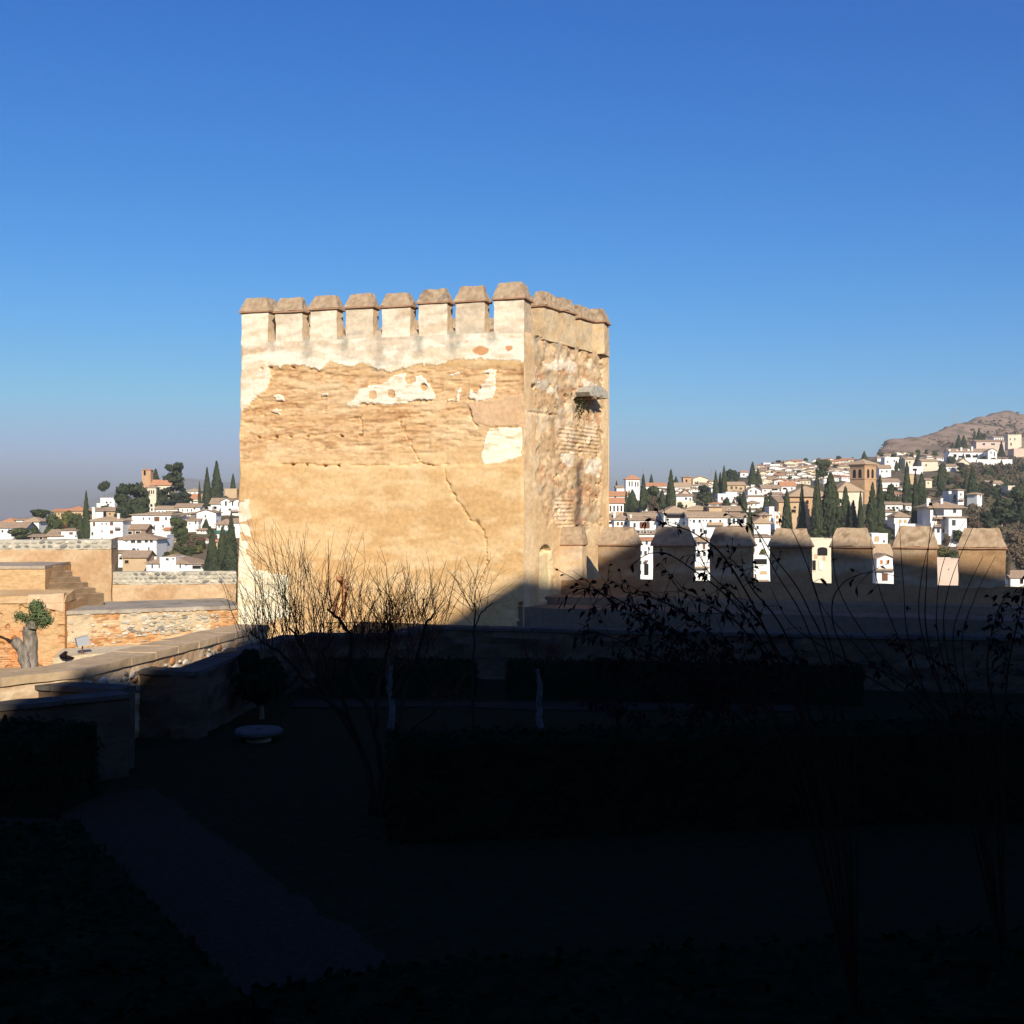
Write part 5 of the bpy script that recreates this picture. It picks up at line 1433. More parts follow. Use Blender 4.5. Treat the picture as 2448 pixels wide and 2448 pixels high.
def cypress_mesh(seed, matl, n=1100, belly=.28, fat=1.0):
    rng = np.random.RandomState(seed)
    prof = lambda t: .5 * np.minimum(1, ((t + .05) / belly)) ** .55 * np.clip(1 - ((t - belly) / (1 - belly)).clip(0), 0, 1) ** (.72 * fat)
    mb = MB()
    mb.lathe([(max(.01, float(prof(np.array(t))) * .80), t * .97) for t in np.linspace(0, 1, 12)], 9)
    cv, cf = np.array(mb.v), [f for f in mb.f if len(f) == 4]
    cv[:, :2] *= (.85 + .3 * fbm(np.arctan2(cv[:, 1], cv[:, 0]) * 1.5, cv[:, 2] * 6, seed))[:, None]
    t = rng.uniform(0, 1, n) ** 1.15 * .985
    th = rng.uniform(0, 2 * np.pi, n)
    lump = .82 + .36 * fbm(th * 1.6, t * 7, seed + 3)
    r = prof(t) * lump * rng.uniform(.8, 1.06, n)
    p = np.stack([r * np.cos(th), r * np.sin(th), t], 1)
    nrm = np.stack([np.cos(th), np.sin(th), np.full(n, .25)], 1)
    v, q = tufts(rng, p, nrm, .15, .05, 1.2)
    return mesh_np('crown', np.concatenate([cv, v]), np.concatenate([np.array(cf), q + len(cv)]), None, False, M[matl])

def blob_mesh(seed, matl, blobs, per=130, size=.10, core=.78):
    """crown made of leaf sprays round several centres (x, y, z, r, flat)"""
    rng = np.random.RandomState(seed)
    V, Q, n0 = [], [], 0
    for (x, y, z_, r, fl) in blobs:
        mb = MB()
        mb.lathe([(max(.01, math.sin(a)) * r * core, -math.cos(a) * r * core * fl) for a in np.linspace(.15, math.pi - .15, 5)], 7)
        cv = np.array(mb.v)
        cv *= (.8 + .4 * fbm(cv[:, 0] * 9 + x * 9, cv[:, 2] * 9 + cv[:, 1] * 7, seed))[:, None]
        cv += np.array([x, y, z_])
        cf = np.array([f for f in mb.f if len(f) == 4])
        d = rng.normal(0, 1, (per, 3))
        d /= np.linalg.norm(d, axis=1)[:, None]
        p = d * r * rng.uniform(.75, 1.1, per)[:, None] * np.array([1, 1, fl]) + np.array([x, y, z_])
        v, q = tufts(rng, p, d, size, size * .8, .5)
        for a_, b_ in ((cv, cf), (v, q)):
            V.append(a_)
            Q.append(b_ + n0)
            n0 += len(a_)
    return mesh_np('crown', np.concatenate(V), np.concatenate(Q), None, False, M[matl])

def rnd_blobs(seed, n, rmin=.16, rmax=.26, flat=.85, zlo=.3):
    r = random.Random(seed)
    out = []
    for i in range(n):
        a, d = r.uniform(0, 6.28), r.uniform(0, .32)
        z_ = r.uniform(zlo, .84)
        d *= 1.15 - abs(z_ - .5)
        out.append((math.cos(a) * d, math.sin(a) * d, z_, r.uniform(rmin, rmax), flat))
    return out
CROWN = {}
CROWN['cy'] = [cypress_mesh(i, 'cypress', belly=.18 + .05 * i, fat=1 + .1 * (i % 3)) for i in range(4)]
CROWN['co'] = [cypress_mesh(10 + i, 'pine', belly=.06, fat=1.25 + .1 * i) for i in range(2)]
CROWN['ro'] = [blob_mesh(20 + i, 'foliage', rnd_blobs(20 + i, 9)) for i in range(3)]
CROWN['pi'] = [blob_mesh(30 + i, 'pine', rnd_blobs(30 + i, 13, .15, .25, .6, .16)) for i in range(2)]
CROWN['dry'] = [blob_mesh(40 + i, 'dryleaf', rnd_blobs(40 + i, 8), 110, .08, .3) for i in range(2)]
CROWN['red'] = [blob_mesh(50, 'redleaf', rnd_blobs(50, 8), 110, .08, .5)]
CROWN['yel'] = [blob_mesh(60, 'yellowleaf', rnd_blobs(60, 8))]
r_ = random.Random(77)
ced = []
for zt_, wd in ((.93, .26), (.86, .20), (.76, .18), (.68, .30), (.60, .34), (.5, .30), (.40, .36), (.30, .42), (.2, .36)):
    for k in range(5):
        a = r_.uniform(0, 6.28)
        ced.append((math.cos(a) * wd * r_.uniform(.4, 1.15), math.sin(a) * wd * r_.uniform(.3, 1), zt_ + r_.uniform(-.03, .03), r_.uniform(.09, .14), .28))
CROWN['ced'] = [blob_mesh(70, 'pine', ced, 70, .06)]
CROWN['stone_pine'] = [blob_mesh(72, 'pine', [(x_, y_, .72 + .1 * math.sin(9 * x_), .2, .6) for x_, y_ in ((-.28, 0), (0, .2), (.25, 0), (0, -.2), (-.1, 0), (.12, .05))], 130, .10)]
mb = MB()
mb.lathe([(1, 0), (.8, .4), (.55, 1)], 7)
TRUNK = mb.mesh('trunk', M['bark'], True)
VAR = {}
def T(label, x, yt, yb, w, kind='cy', D=None, name=None, group=None, cat=None):
    D = min(D or 1e9, Dof(yb))
    k = D / F
    h, ww = (yb - yt) * k, w * k
    nm, ct_ = {'cy': ('cypress_tree', 'cypress'), 'co': ('conifer_tree', 'conifer'), 'ro': ('broadleaf_tree', 'tree'), 'pi': ('pine_tree', 'pine'), 'dry': ('bare_bush', 'bush'), 'red': ('russet_bush', 'bush'), 'yel': ('yellow_bush', 'bush'), 'ced': ('cedar_tree', 'cedar'), 'stone_pine': ('stone_pine', 'pine')}[kind]
    o = thing(name or nm, label, cat or ct_, ((x - CX) * k, D, (CY - yb) * k), R.uniform(0, 6.28), group)
    VAR[kind] = VAR.get(kind, -1) + 1
    me = CROWN[kind][VAR[kind] % len(CROWN[kind])]
    lift = .06 if kind in ('cy', 'co') else 0
    obj('crown', me, o, (0, 0, h * lift), 0, (ww, ww, h * (1 - lift)))
    tr = .25 if kind in ('cy', 'co') else .6
    obj('trunk', TRUNK, o, (0, 0, -3), 0, (max(.12, ww * .035),) * 2 + (3 + h * tr,))
    return o
for row in (
    # left village
    ('lone tall pointed cypress standing above the bastion wall at far left', 206, 1178, 1300, 20, 'cy', 322),
    ('shorter dark cypress at the foot of the lone tall left cypress', 192, 1232, 1300, 26, 'cy', 318),
    ('small stone pine with a round head on the left skyline', 249, 1149, 1200, 34, 'stone_pine', 540),
    ('broad dark pine mass on the left, uphill of the three-storey house', 318, 1156, 1246, 84, 'pi', 430),
    ('dark round pine low in front of the broad pine mass', 296, 1180, 1250, 50, 'pi', 415),
    ('rounded pine flank next to the cream church tower', 342, 1172, 1232, 40, 'pi', 445),
    ('great layered cedar with horizontal tiers on the left skyline', 418, 1107, 1215, 74, 'ced', 448),
    ('low spreading conifer in front of the layered cedar trunk', 384, 1170, 1216, 40, 'pi', 442),
    ('dark spreading conifer right of the layered cedar foot', 436, 1178, 1216, 50, 'pi', 446),
    ('small conifer just right of the brick belfry', 372, 1122, 1160, 24, 'co', 470),
    ('thin dark cypress left of the brick belfry', 343, 1132, 1165, 10, 'cy', 450),
    ('left and slimmer one of the twin conical trees left of the tower', 495, 1120, 1216, 26, 'co', 425),
    ('right and taller one of the twin conical trees left of the tower', 518, 1106, 1206, 36, 'co', 428),
    ('needle-thin cypress left of the twin conical trees', 477, 1152, 1218, 8, 'cy', 424),
    ('pointed cypress on the skyline between the twin conical trees and the tower', 557, 1134, 1192, 15, 'cy', 470),
    ('cypress half hidden by the left edge of the tower', 576, 1140, 1192, 12, 'cy', 472),
    ('dark green bush on the skyline left of the orange hall', 97, 1218, 1242, 56, 'ro', 470),
    ('olive-brown rounded tree beside the hip-roofed left house', 124, 1232, 1290, 52, 'ro', 345),
    ('yellow-green tree in front of the orange hall', 160, 1221, 1262, 42, 'yel', 400),
    ('dark tree between the yellow-green tree and the lone cypress', 178, 1228, 1280, 40, 'ro', 345),
    ('dark green garden bush above the left end of the bastion', 45, 1263, 1296, 60, 'ro', 312),
    ('dark bush just left of the shed with red posts', 82, 1262, 1292, 40, 'ro', 326),
    ('dusky red bush below the yellow-green tree', 160, 1250, 1276, 24, 'red', 360),
    ('triangular conifer in front of the tall white gable block', 493, 1232, 1268, 22, 'co', 350),
    ('bushy dark tree below the wide white two-storey house', 424, 1238, 1292, 44, 'ro', 345),
    ('darker tree hanging over the hut below the left gallery', 436, 1262, 1300, 34, 'ro', 330),
    ('round clipped shrub right of the gallery-windowed house', 402, 1288, 1310, 20, 'ro', 310),
    ('tall cypress before the pavilion near the left edge of the tower', 553, 1228, 1360, 26, 'cy', 300),
    ('wide dark conifer right against the left edge of the tower', 552, 1290, 1400, 60, 'co', 262),
    ('grey-green conifer left of the wide dark garden conifer', 507, 1268, 1400, 46, 'co', 270),
    ('tall dark conifer behind the wide garden conifer at the tower edge', 532, 1262, 1380, 30, 'cy', 280),
    ('brown bare bush between the russet bush and the dark trees at left', 455, 1275, 1322, 40, 'dry', 318),
    ('russet red bush in the left gardens', 478, 1280, 1312, 30, 'red', 314),
    ('bare brown thicket beside the lean-to of the long white house', 500, 1340, 1378, 46, 'dry', 264),
    # right of the tower
    ('tall cypress in front of the orange pyramid-roofed tower house', 1538, 1137, 1226, 20, 'cy', 420),
    ('bushy cypress left of the pyramid tower house cypress', 1512, 1172, 1226, 30, 'cy', 410),
    ('thin cypress at the edge of the arcaded orange-roofed building', 1497, 1176, 1226, 13, 'cy', 412),
    ('slender dark cypress between the arcade and the bushy cypress', 1504, 1172, 1226, 9, 'cy', 418),
    ('tall pointed cypress standing alone right of the bare brown tree', 1604, 1126, 1222, 24, 'cy', 400),
    ('dark flat-topped tree left of the lone pointed cypress', 1560, 1164, 1215, 46, 'ro', 425),
    ('shadowy cypress at the left shoulder of the lone pointed cypress', 1583, 1172, 1222, 22, 'cy', 404),
    ('bare brown tree below the flat-topped tree', 1562, 1186, 1230, 36, 'dry', 398),
    ('small conifer on the skyline behind the pyramid-roofed tower house', 1557, 1134, 1160, 12, 'co', 600),
    ('small dark conifer on the skyline right of the lone pointed cypress', 1616, 1139, 1160, 14, 'co', 600),
    ('tiny dark trees left of the pyramid-roofed tower house', 1474, 1150, 1176, 10, 'co', 600),
    ('dark round pine below the stepped cream church', 1682, 1160, 1206, 50, 'pi', 430),
    ('lower dark bush under the pine below the cream church', 1690, 1190, 1212, 28, 'ro', 410),
    ('left one of the three mid-slope cypresses right of the cream church', 1711, 1127, 1196, 15, 'cy', 470),
    ('middle one of the three mid-slope cypresses right of the cream church', 1722, 1131, 1190, 12, 'cy', 475),
    ('right and tallest one of the three mid-slope cypresses', 1731, 1116, 1192, 16, 'cy', 472),
    ('dark crest pine right of the three mid-slope cypresses', 1744, 1122, 1160, 22, 'pi', 590),
    ('second crest pine before the blue-shadowed crest house', 1758, 1124, 1158, 20, 'pi', 596),
    ('thick double cypress rising over the far quarter', 1799, 1106, 1172, 22, 'cy', 500),
    ('lower half of the double cypress on its right', 1812, 1122, 1172, 20, 'cy', 498),
    ('dark cypress in front of the paired-window house', 1778, 1176, 1232, 18, 'cy', 370),
    ('left neighbour of the cypress in front of the paired-window house', 1768, 1186, 1230, 10, 'cy', 372),
    ('leaning bright cypress right of the four-windowed house', 1793, 1214, 1345, 22, 'cy', 300),
    ('broad short cypress left of the churchyard row', 1832, 1184, 1236, 20, 'cy', 372),
    ('taller dark cypress behind the broad short cypress', 1843, 1174, 1226, 12, 'cy', 380),
    ('little group of dark bushes below the small red-doored house', 1738, 1188, 1216, 20, 'co', 395),
    ('first stout churchyard cypress from the left, above the fourth merlon', 1881, 1174, 1285, 26, 'cy', 330),
    ('second churchyard cypress, slim, right of the first stout one', 1917, 1162, 1290, 20, 'cy', 328),
    ('third churchyard cypress, dark and very tall', 1953, 1128, 1300, 28, 'cy', 322),
    ('broadest pyramid-shaped churchyard cypress beside the nave roof', 1986, 1136, 1285, 52, 'cy', 335),
    ('shorter cypress at the right side of the broadest churchyard cypress', 2021, 1168, 1280, 34, 'cy', 332),
    ('dark low conifer between two cypresses left of the church tower foot', 2040, 1200, 1285, 30, 'co', 336),
    ('narrow bright cypress left of the church tower foot', 2057, 1178, 1290, 18, 'cy', 324),
    ('bright stout cypress in front of the church tower', 2086, 1158, 1290, 34, 'cy', 322),
    ('dark cypress on the right edge of the church tower', 2104, 1140, 1285, 22, 'cy', 332),
    ('shadowed dark shrub mass right of the church tower', 2130, 1160, 1215, 34, 'ro', 420),
    ('tall dark slope cypress right of the church tower', 2168, 1108, 1218, 22, 'cy', 440),
    ('very tall cypress left of the balcony villa', 2188, 1130, 1282, 20, 'cy', 326),
    ('dark cypress behind the very tall one near the balcony villa', 2203, 1132, 1212, 26, 'cy', 430),
    ('slope cypress above the narrow cream house', 2250, 1112, 1178, 22, 'cy', 520),
    ('slope cypress left of the slender white tower house', 2325, 1118, 1200, 26, 'cy', 460),
    ('pair-mate of the slope cypress near the white tower house', 2310, 1126, 1196, 16, 'cy', 470),
    ('little cypress on the crest right of the church belfry', 2152, 1089, 1124, 10, 'cy', 610),
    ('dark young cypress on the crest nearest the belfry', 2143, 1102, 1128, 10, 'cy', 600),
    ('broad dark conifer in front of the cream crest houses', 2194, 1088, 1116, 22, 'co', 640),
    ('dark rounded tree behind the church belfry, left', 1968, 1100, 1146, 44, 'ro', 520),
    ('dark tree on the crest left of the belfry top', 2066, 1079, 1102, 16, 'co', 720),
    ('first dark pine of the hill grove under the bare hill', 2292, 1040, 1078, 20, 'co', 850),
    ('second dark pine of the hill grove under the bare hill', 2304, 1042, 1076, 20, 'co', 850),
    ('small dark pine at the left end of the hill grove', 2277, 1058, 1078, 14, 'co', 850),
    ('tall pointed pine in the middle of the hill grove', 2330, 1030, 1066, 10, 'cy', 860),
    ('tallest pine at the right end of the hill grove', 2340, 1025, 1062, 16, 'co', 860),
    ('rounded pine right beside the tallest hill grove pine', 2350, 1036, 1064, 18, 'pi', 860),
    ('dark cypress beside the gabled end of the balconied row', 2394, 1056, 1094, 18, 'co', 720),
    ('big dark pine with layered boughs right of the balcony villa', 2395, 1192, 1262, 96, 'pi', 345),
    ('second big dark pine at the right edge of the view', 2440, 1170, 1252, 70, 'pi', 365),
    ('lower bough mass of the pine above the last merlon', 2365, 1222, 1264, 50, 'pi', 340),
    ('dull olive round bush right of the villa foot', 2292, 1268, 1300, 30, 'ro', 305),
    ('large bare grey-brown thicket right of the last merlon', 2432, 1262, 1345, 70, 'dry', 290),
    ('bare thicket lower right of the last merlon', 2448, 1310, 1372, 56, 'dry', 275),
    ('purple-brown bare bush beside the villa wing', 2326, 1228, 1268, 44, 'dry', 330),
    ('grey bare bush under the villa wing', 2262, 1276, 1306, 30, 'dry', 300),
    ('yellow-green shrub in the sixth battlement gap', 2258, 1308, 1340, 44, 'yel', 272),
    ('dark hedge tree in the sixth battlement gap', 2280, 1318, 1346, 34, 'ro', 268),
    ('yellowish bush in the third battlement gap', 1824, 1312, 1336, 22, 'yel', 272),
    ('dark bushy tree in the fourth battlement gap', 1958, 1266, 1300, 44, 'ro', 300),
    ('slim cypress beside the arched doorway in the fourth gap', 1979, 1305, 1390, 9, 'cy', 258),
    ('dark shrubs behind the garden pavilion in the fifth gap', 2118, 1266, 1316, 30, 'ro', 296),
    ('thin grey trunked tree right of the last merlon', 2411, 1300, 1400, 14, 'dry', 262),
):
    T(*row)
def tree_scatter(label, group, poly, n, seed, kinds, hs, ws):
    r = random.Random(seed)
    xs_, ys_ = [a for a, _ in poly], [b for _, b in poly]
    c_, tries = 0, 0
    while c_ < n and tries < 5000:
        tries += 1
        x, y = r.uniform(min(xs_), max(xs_)), r.uniform(min(ys_), max(ys_))
        if inpoly(np.array([x]), np.array([y]), poly)[0]:
            h = r.uniform(*hs)
            kd_ = r.choice(kinds)
            lk = {'ro': 'rounded dark tree', 'cy': 'narrow cypress', 'pi': 'dark pine', 'co': 'pointed conifer', 'dry': 'bare brown bush', 'yel': 'yellow-green bush'}[kd_]
            T(one_label('small ' + lk, x, y), x, y - h, y, h * r.uniform(*ws) * (.5 if kd_ == 'cy' else 1), kd_, Dof(y), group=group)
            c_ += 1
tree_scatter('small dark tree among the houses of the far quarter', 'trees in the far quarter', [(1810, 1130), (1870, 1112), (2040, 1106), (2040, 1150), (1870, 1158)], 14, 91, ('ro', 'cy', 'pi'), (8, 15), (.5, 1.1))
tree_scatter('small dark tree on the crest skyline left of the belfry', 'crest skyline trees', [(1800, 1122), (1850, 1116), (1950, 1104), (2040, 1100), (2040, 1104), (1900, 1112)], 14, 92, ('ro', 'pi', 'co'), (9, 15), (.7, 1.2))
tree_scatter('garden tree between the houses of the mid slope', 'garden trees of the mid slope', [(1540, 1215), (1700, 1180), (1860, 1180), (1870, 1215), (1740, 1222), (1600, 1225)], 14, 93, ('ro', 'cy', 'pi', 'dry'), (12, 22), (.5, 1.1))
tree_scatter('dark tree on the wooded slope below the balconied row', 'trees of the wooded slope', [(2215, 1128), (2300, 1108), (2448, 1110), (2448, 1190), (2330, 1210), (2230, 1200)], 70, 94, ('ro', 'ro', 'pi', 'dry', 'cy'), (14, 26), (.7, 1.4))
tree_scatter('dark tree in the hollow between church tower and villa', 'trees in the hollow by the church', [(2105, 1180), (2160, 1176), (2215, 1190), (2215, 1230), (2110, 1236)], 18, 95, ('ro', 'ro', 'cy', 'pi'), (16, 30), (.6, 1.2))
tree_scatter('dark garden tree on the left village slope', 'garden trees of the left village', [(280, 1240), (420, 1236), (560, 1230), (560, 1300), (380, 1330), (400, 1290)], 22, 96, ('ro', 'ro', 'cy', 'dry'), (14, 26), (.7, 1.2))
tree_scatter('low green tree in the gardens under the left conifers', 'hedge trees under the conifers', [(375, 1310), (470, 1302), (490, 1330), (470, 1346), (400, 1340)], 16, 97, ('ro', 'ro', 'yel'), (16, 24), (1.1, 1.7))
tree_scatter('dark tree on the left skyline ridge', 'left ridge trees', [(225, 1222), (290, 1212), (300, 1225), (240, 1240)], 7, 98, ('ro', 'pi'), (14, 24), (.8, 1.3))
tree_scatter('small tree along the crest right of the church', 'crest trees right of the church', [(2100, 1092), (2270, 1086), (2280, 1102), (2100, 1110)], 16, 99, ('ro', 'pi', 'co'), (9, 18), (.6, 1.2))

# scrub on the open slopes: one mass
rng = np.random.RandomState(404)
V, Q, n0 = [], [], 0
base_v, base_q = None, None
def scrub(poly, n, hs, seed):
    global n0
    r = np.random.RandomState(seed)
    xs_, ys_ = [a for a, _ in poly], [b for _, b in poly]
    x, y = r.uniform(min(xs_), max(xs_), n * 3), r.uniform(min(ys_), max(ys_), n * 3)
    k = inpoly(x, y, poly)
    x, y = x[k][:n], y[k][:n]
    for a, b in zip(x, y):
        D = Dof(b)
        kk = D / F
        c = np.array([(a - CX) * kk, D, (CY - b) * kk])
        h = r.uniform(*hs) * kk
        m = 10
        d = r.normal(0, 1, (m, 3))
        d[:, 2] = np.abs(d[:, 2])
        d /= np.linalg.norm(d, axis=1)[:, None]
        v, q = tufts(r, c + d * h * np.array([1.2, 1.2, .7]) * .6, d, h * .9, h * .7, .6)
        V.append(v)
        Q.append(q + n0)
        n0 += len(v)
scrub([(2300, 1120), (2448, 1096), (2448, 1190), (2310, 1180)], 520, (5, 11), 1)
scrub([(2310, 1200), (2448, 1190), (2448, 1330), (2320, 1300)], 220, (6, 12), 5)
scrub([(2105, 1170), (2215, 1165), (2215, 1240), (2110, 1240)], 160, (5, 10), 6)
scrub([(2098, 1092), (2110, 1060), (2200, 1050), (2300, 1014), (2448, 990), (2448, 1045), (2280, 1080), (2200, 1088)], 420, (2, 5), 2)
scrub([(2110, 1060), (2200, 1048), (2300, 1010), (2448, 985), (2448, 990), (2300, 1015), (2200, 1053)], 70, (3, 7), 3)
scrub([(600, 1198), (1435, 1194), (1435, 1395), (600, 1395)], 520, (9, 20), 7)
tag(obj('hillside_scrub', mesh_np('hillside_scrub', np.concatenate(V), np.concatenate(Q), None, False, mat('scrub_leaves', (.085, .075, .042), .35, .3, 0, c2=(.15, .12, .075)))), kind='stuff')

# masts on the skyline
def lattice_mast(label, x, yt, yb, D, w):
    k = D / F
    h = (yb - yt) * k
    o = thing('radio_mast', label, 'mast', ((x - CX) * k, D, (CY - yb) * k - 2))
    mb = MB()
    h += 2
    for sx, sy in ((-1, -1), (1, -1), (1, 1), (-1, 1)):
        mb.tube([(sx * w, sy * w, 0), (sx * w * .25, sy * w * .25, h)], .10, 4)
    n = 7
    for i in range(n):
        f0, f1 = 1 - .75 * i / n, 1 - .75 * (i + 1) / n
        for s_ in (-1, 1):
            mb.tube([(-w * f0, s_ * w * f0, h * i / n), (w * f1, s_ * w * f1, h * (i + 1) / n)], .05, 3)
            mb.tube([(w * f0, s_ * w * f0, h * i / n), (-w * f1, s_ * w * f1, h * (i + 1) / n)], .05, 3)
    mb.build('lattice', M['mast'], o)
    return o
lattice_mast('thin lattice radio mast on the bare hill crest', 2283, 985, 1016, 1210, 2.2)
lattice_mast('thin pale mast behind the orange pyramid-roofed tower house', 1538, 1120, 1165, 620, .8)
lattice_mast('thin pale mast on the skyline left of the pyramid-roofed tower house', 1477, 1143, 1175, 620, .7)
lattice_mast('thin pale mast on the middle skyline left of the crest pines', 1701, 1121, 1150, 640, .7)

# ------------------------------------------------------------------ planting in the garden
def hedge(name, label, pts, z0, z1, t, cat='hedge', seed=0, dens=150, leaf=.09):
    """clipped hedge along plan points"""
    rng = np.random.RandomState(seed)
    o = np.array([pts[0][0], pts[0][1], z0])
    w = thing(name, label, cat, o)
    for a, b in zip(pts[:-1], pts[1:]):
        a, b = np.asarray(a, float), np.asarray(b, float)
        d = (b - a) / np.linalg.norm(b - a)
        n = np.array([d[1], -d[0]])
        L = np.linalg.norm(b - a)
        c8 = [tuple(np.array(x) - o) for x in quad8(a, b, b - n * t, a - n * t, z0, z1)]
        v1, q1, _ = hexa_np(c8, .18, .07, lambda p, fi: np.zeros((len(p), 3)), freq=3, seed=seed)
        area = L * (z1 - z0) + L * t + t * (z1 - z0)
        m = int(area * dens)
        P_, N_ = [], []
        for fi, ar, fn_ in ((0, L * (z1 - z0), lambda u, v: (a[0] + d[0] * u * L, a[1] + d[1] * u * L, z0 + (z1 - z0) * v)), (1, L * t, lambda u, v: (a[0] + d[0] * u * L - n[0] * t * v, a[1] + d[1] * u * L - n[1] * t * v, z1 + 0 * u)), (2, t * (z1 - z0), lambda u, v: (a[0] - n[0] * t * u, a[1] - n[1] * t * u, z0 + (z1 - z0) * v)), (3, t * (z1 - z0), lambda u, v: (b[0] - n[0] * t * u, b[1] - n[1] * t * u, z0 + (z1 - z0) * v))):
            k = int(m * ar / area)
            u, v = rng.rand(k), rng.rand(k)
            P_.append(np.stack(fn_(u, v), 1) - o)
            nn = {0: (n[0], n[1], .2), 1: (0, 0, 1), 2: (-d[0], -d[1], .2), 3: (d[0], d[1], .2)}[fi]
            N_.append(np.tile(nn, (k, 1)))
        P_, N_ = np.concatenate(P_), np.concatenate(N_).astype(float)
        v2, q2 = tufts(rng, P_ + N_ * rng.uniform(-.03, .07, len(P_))[:, None], N_, leaf, leaf, .4)
        obj('foliage', mesh_np('foliage', np.concatenate([v1, v2]), np.concatenate([q1, q2 + len(v1)]), None, False, M['hedge']), w)
    return w
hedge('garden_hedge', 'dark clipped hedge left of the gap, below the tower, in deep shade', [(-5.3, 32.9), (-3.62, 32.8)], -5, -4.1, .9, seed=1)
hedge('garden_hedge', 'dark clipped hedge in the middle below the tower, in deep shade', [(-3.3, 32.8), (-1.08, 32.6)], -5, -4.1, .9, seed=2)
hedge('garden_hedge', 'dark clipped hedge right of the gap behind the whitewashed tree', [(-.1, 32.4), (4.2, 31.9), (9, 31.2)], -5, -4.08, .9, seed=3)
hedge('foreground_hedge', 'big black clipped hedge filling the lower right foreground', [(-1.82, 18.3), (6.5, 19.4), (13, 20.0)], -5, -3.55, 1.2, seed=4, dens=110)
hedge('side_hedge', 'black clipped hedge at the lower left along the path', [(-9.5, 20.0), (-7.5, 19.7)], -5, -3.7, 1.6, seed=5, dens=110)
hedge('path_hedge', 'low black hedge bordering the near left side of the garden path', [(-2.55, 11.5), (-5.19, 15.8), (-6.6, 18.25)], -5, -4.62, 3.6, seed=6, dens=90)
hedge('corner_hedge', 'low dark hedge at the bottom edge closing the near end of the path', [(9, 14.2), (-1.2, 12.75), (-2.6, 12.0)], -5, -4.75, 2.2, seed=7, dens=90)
# dense round-headed shrub near the old stone table
sh = thing('clipped_shrub', 'dark dense round shrub on a short stem behind the stone table', 'shrub', (-6.05, 29.3, -5))
obj('crown', blob_mesh(301, 'hedge', rnd_blobs(301, 12, .2, .3, .8, .4), 320, .07), sh, (0, 0, 0), 0, (1.1, 1.1, 1.75))
obj('trunk', TRUNK, sh, (0, 0, 0), 0, (.07, .07, .9))

# old millstone table
mt_ = thing('stone_table', 'pale round stone table standing on the lawn, in shade', 'table', (GZ(618, 1741, -4.72).x, GZ(618, 1741, -4.72).y, -5.13))
mb = MB()
mb.lathe([(.30, 0), (.26, .26)], 16)
mb.build('pedestal', M['stone'], mt_, smooth=True)
mb = MB()
mb.lathe([(.44, .26), (.52, .30), (.53, .36), (.49, .40), (.10, .40), (.09, .37)], 24)
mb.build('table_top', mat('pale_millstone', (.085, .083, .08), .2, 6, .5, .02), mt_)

def curve_pts(p0, d0, length, n, rng_, bend=.25, grav=0.0):
    pts, d = [Vector(p0)], Vector(d0).normalized()
    for i in range(n):
        d = (d + Vector((rng_.gauss(0, bend), rng_.gauss(0, bend), rng_.gauss(0, bend) - grav)) * (1 / n)).normalized()
        pts.append(pts[-1] + d * (length / n))
    return pts
def shoots(mb, rng_, p0, n, lmin, lmax, spread, r0=.011, lean=(0, 0), sub=3):
    for i in range(n):
        d = Vector((rng_.gauss(lean[0], spread), rng_.gauss(lean[1], spread), 1))
        L = rng_.uniform(lmin, lmax) * (1.35 if lmax > 1.4 else 1.15)
        r0_ = r0 * rng_.uniform(.7, 1.25)
        pts = curve_pts(p0 + Vector((rng_.gauss(0, .13), rng_.gauss(0, .10), rng_.gauss(0, .10))), d, L, 6, rng_, .55)
        mb.tube(pts, [r0_ * (1 - .72 * k / 6) for k in range(7)], 4)
        for j in range(sub):
            k = rng_.randint(1, 4)
            dd = (pts[k + 1] - pts[k]).normalized() + Vector((rng_.gauss(0, .5), rng_.gauss(0, .5), rng_.gauss(0, .25)))
            p2 = curve_pts(pts[k], dd, L * rng_.uniform(.12, .4), 3, rng_, .5)
            mb.tube(p2, [r0_ * .5, r0_ * .45, r0_ * .4, r0_ * .28], 3)
def pruned_tree(name, label, base, limbs, heads, seed, matl='shoot', trunk_mat=None, mul=1.0, cat='tree'):
    """limbs: list of polylines [(px, py, D)...] with radii; heads: (px, py, D, n, lmin, lmax, spread, leanx)"""
    rng_ = random.Random(seed)
    o = thing(name, label, cat, base)
    B_ = Vector(base)
    for j, (ln, ra, rb) in enumerate(limbs):
        pts = [P(*t) - B_ for t in ln]
        fine_ = []
        for a, b in zip(pts[:-1], pts[1:]):
            for k in range(4):
                fine_.append(a.lerp(b, k / 4) + Vector((rng_.gauss(0, .012), rng_.gauss(0, .012), rng_.gauss(0, .008))))
        fine_.append(pts[-1])
        mb = MB()
        ra, rb = ra * .85, rb * .7
        mb.tube(fine_, [ra + (rb - ra) * k / (len(fine_) - 1) for k in range(len(fine_))], 7)
        mb.build('trunk' if j == 0 else 'branch', M[trunk_mat if trunk_mat and j == 0 else 'twig'], o, smooth=True)
    mb = MB()
    for (hx, hy, hD, n, l0, l1, spd, lx) in heads:
        shoots(mb, rng_, P(hx, hy, hD) - B_, int(n * mul), l0, l1, spd, .006, (lx, 0))
    tag(mb.build('shoots', M[matl], o), kind='stuff')
    return o
gz = lambda px_, D: ((px_ - CX) / F * D, D, -5.02)
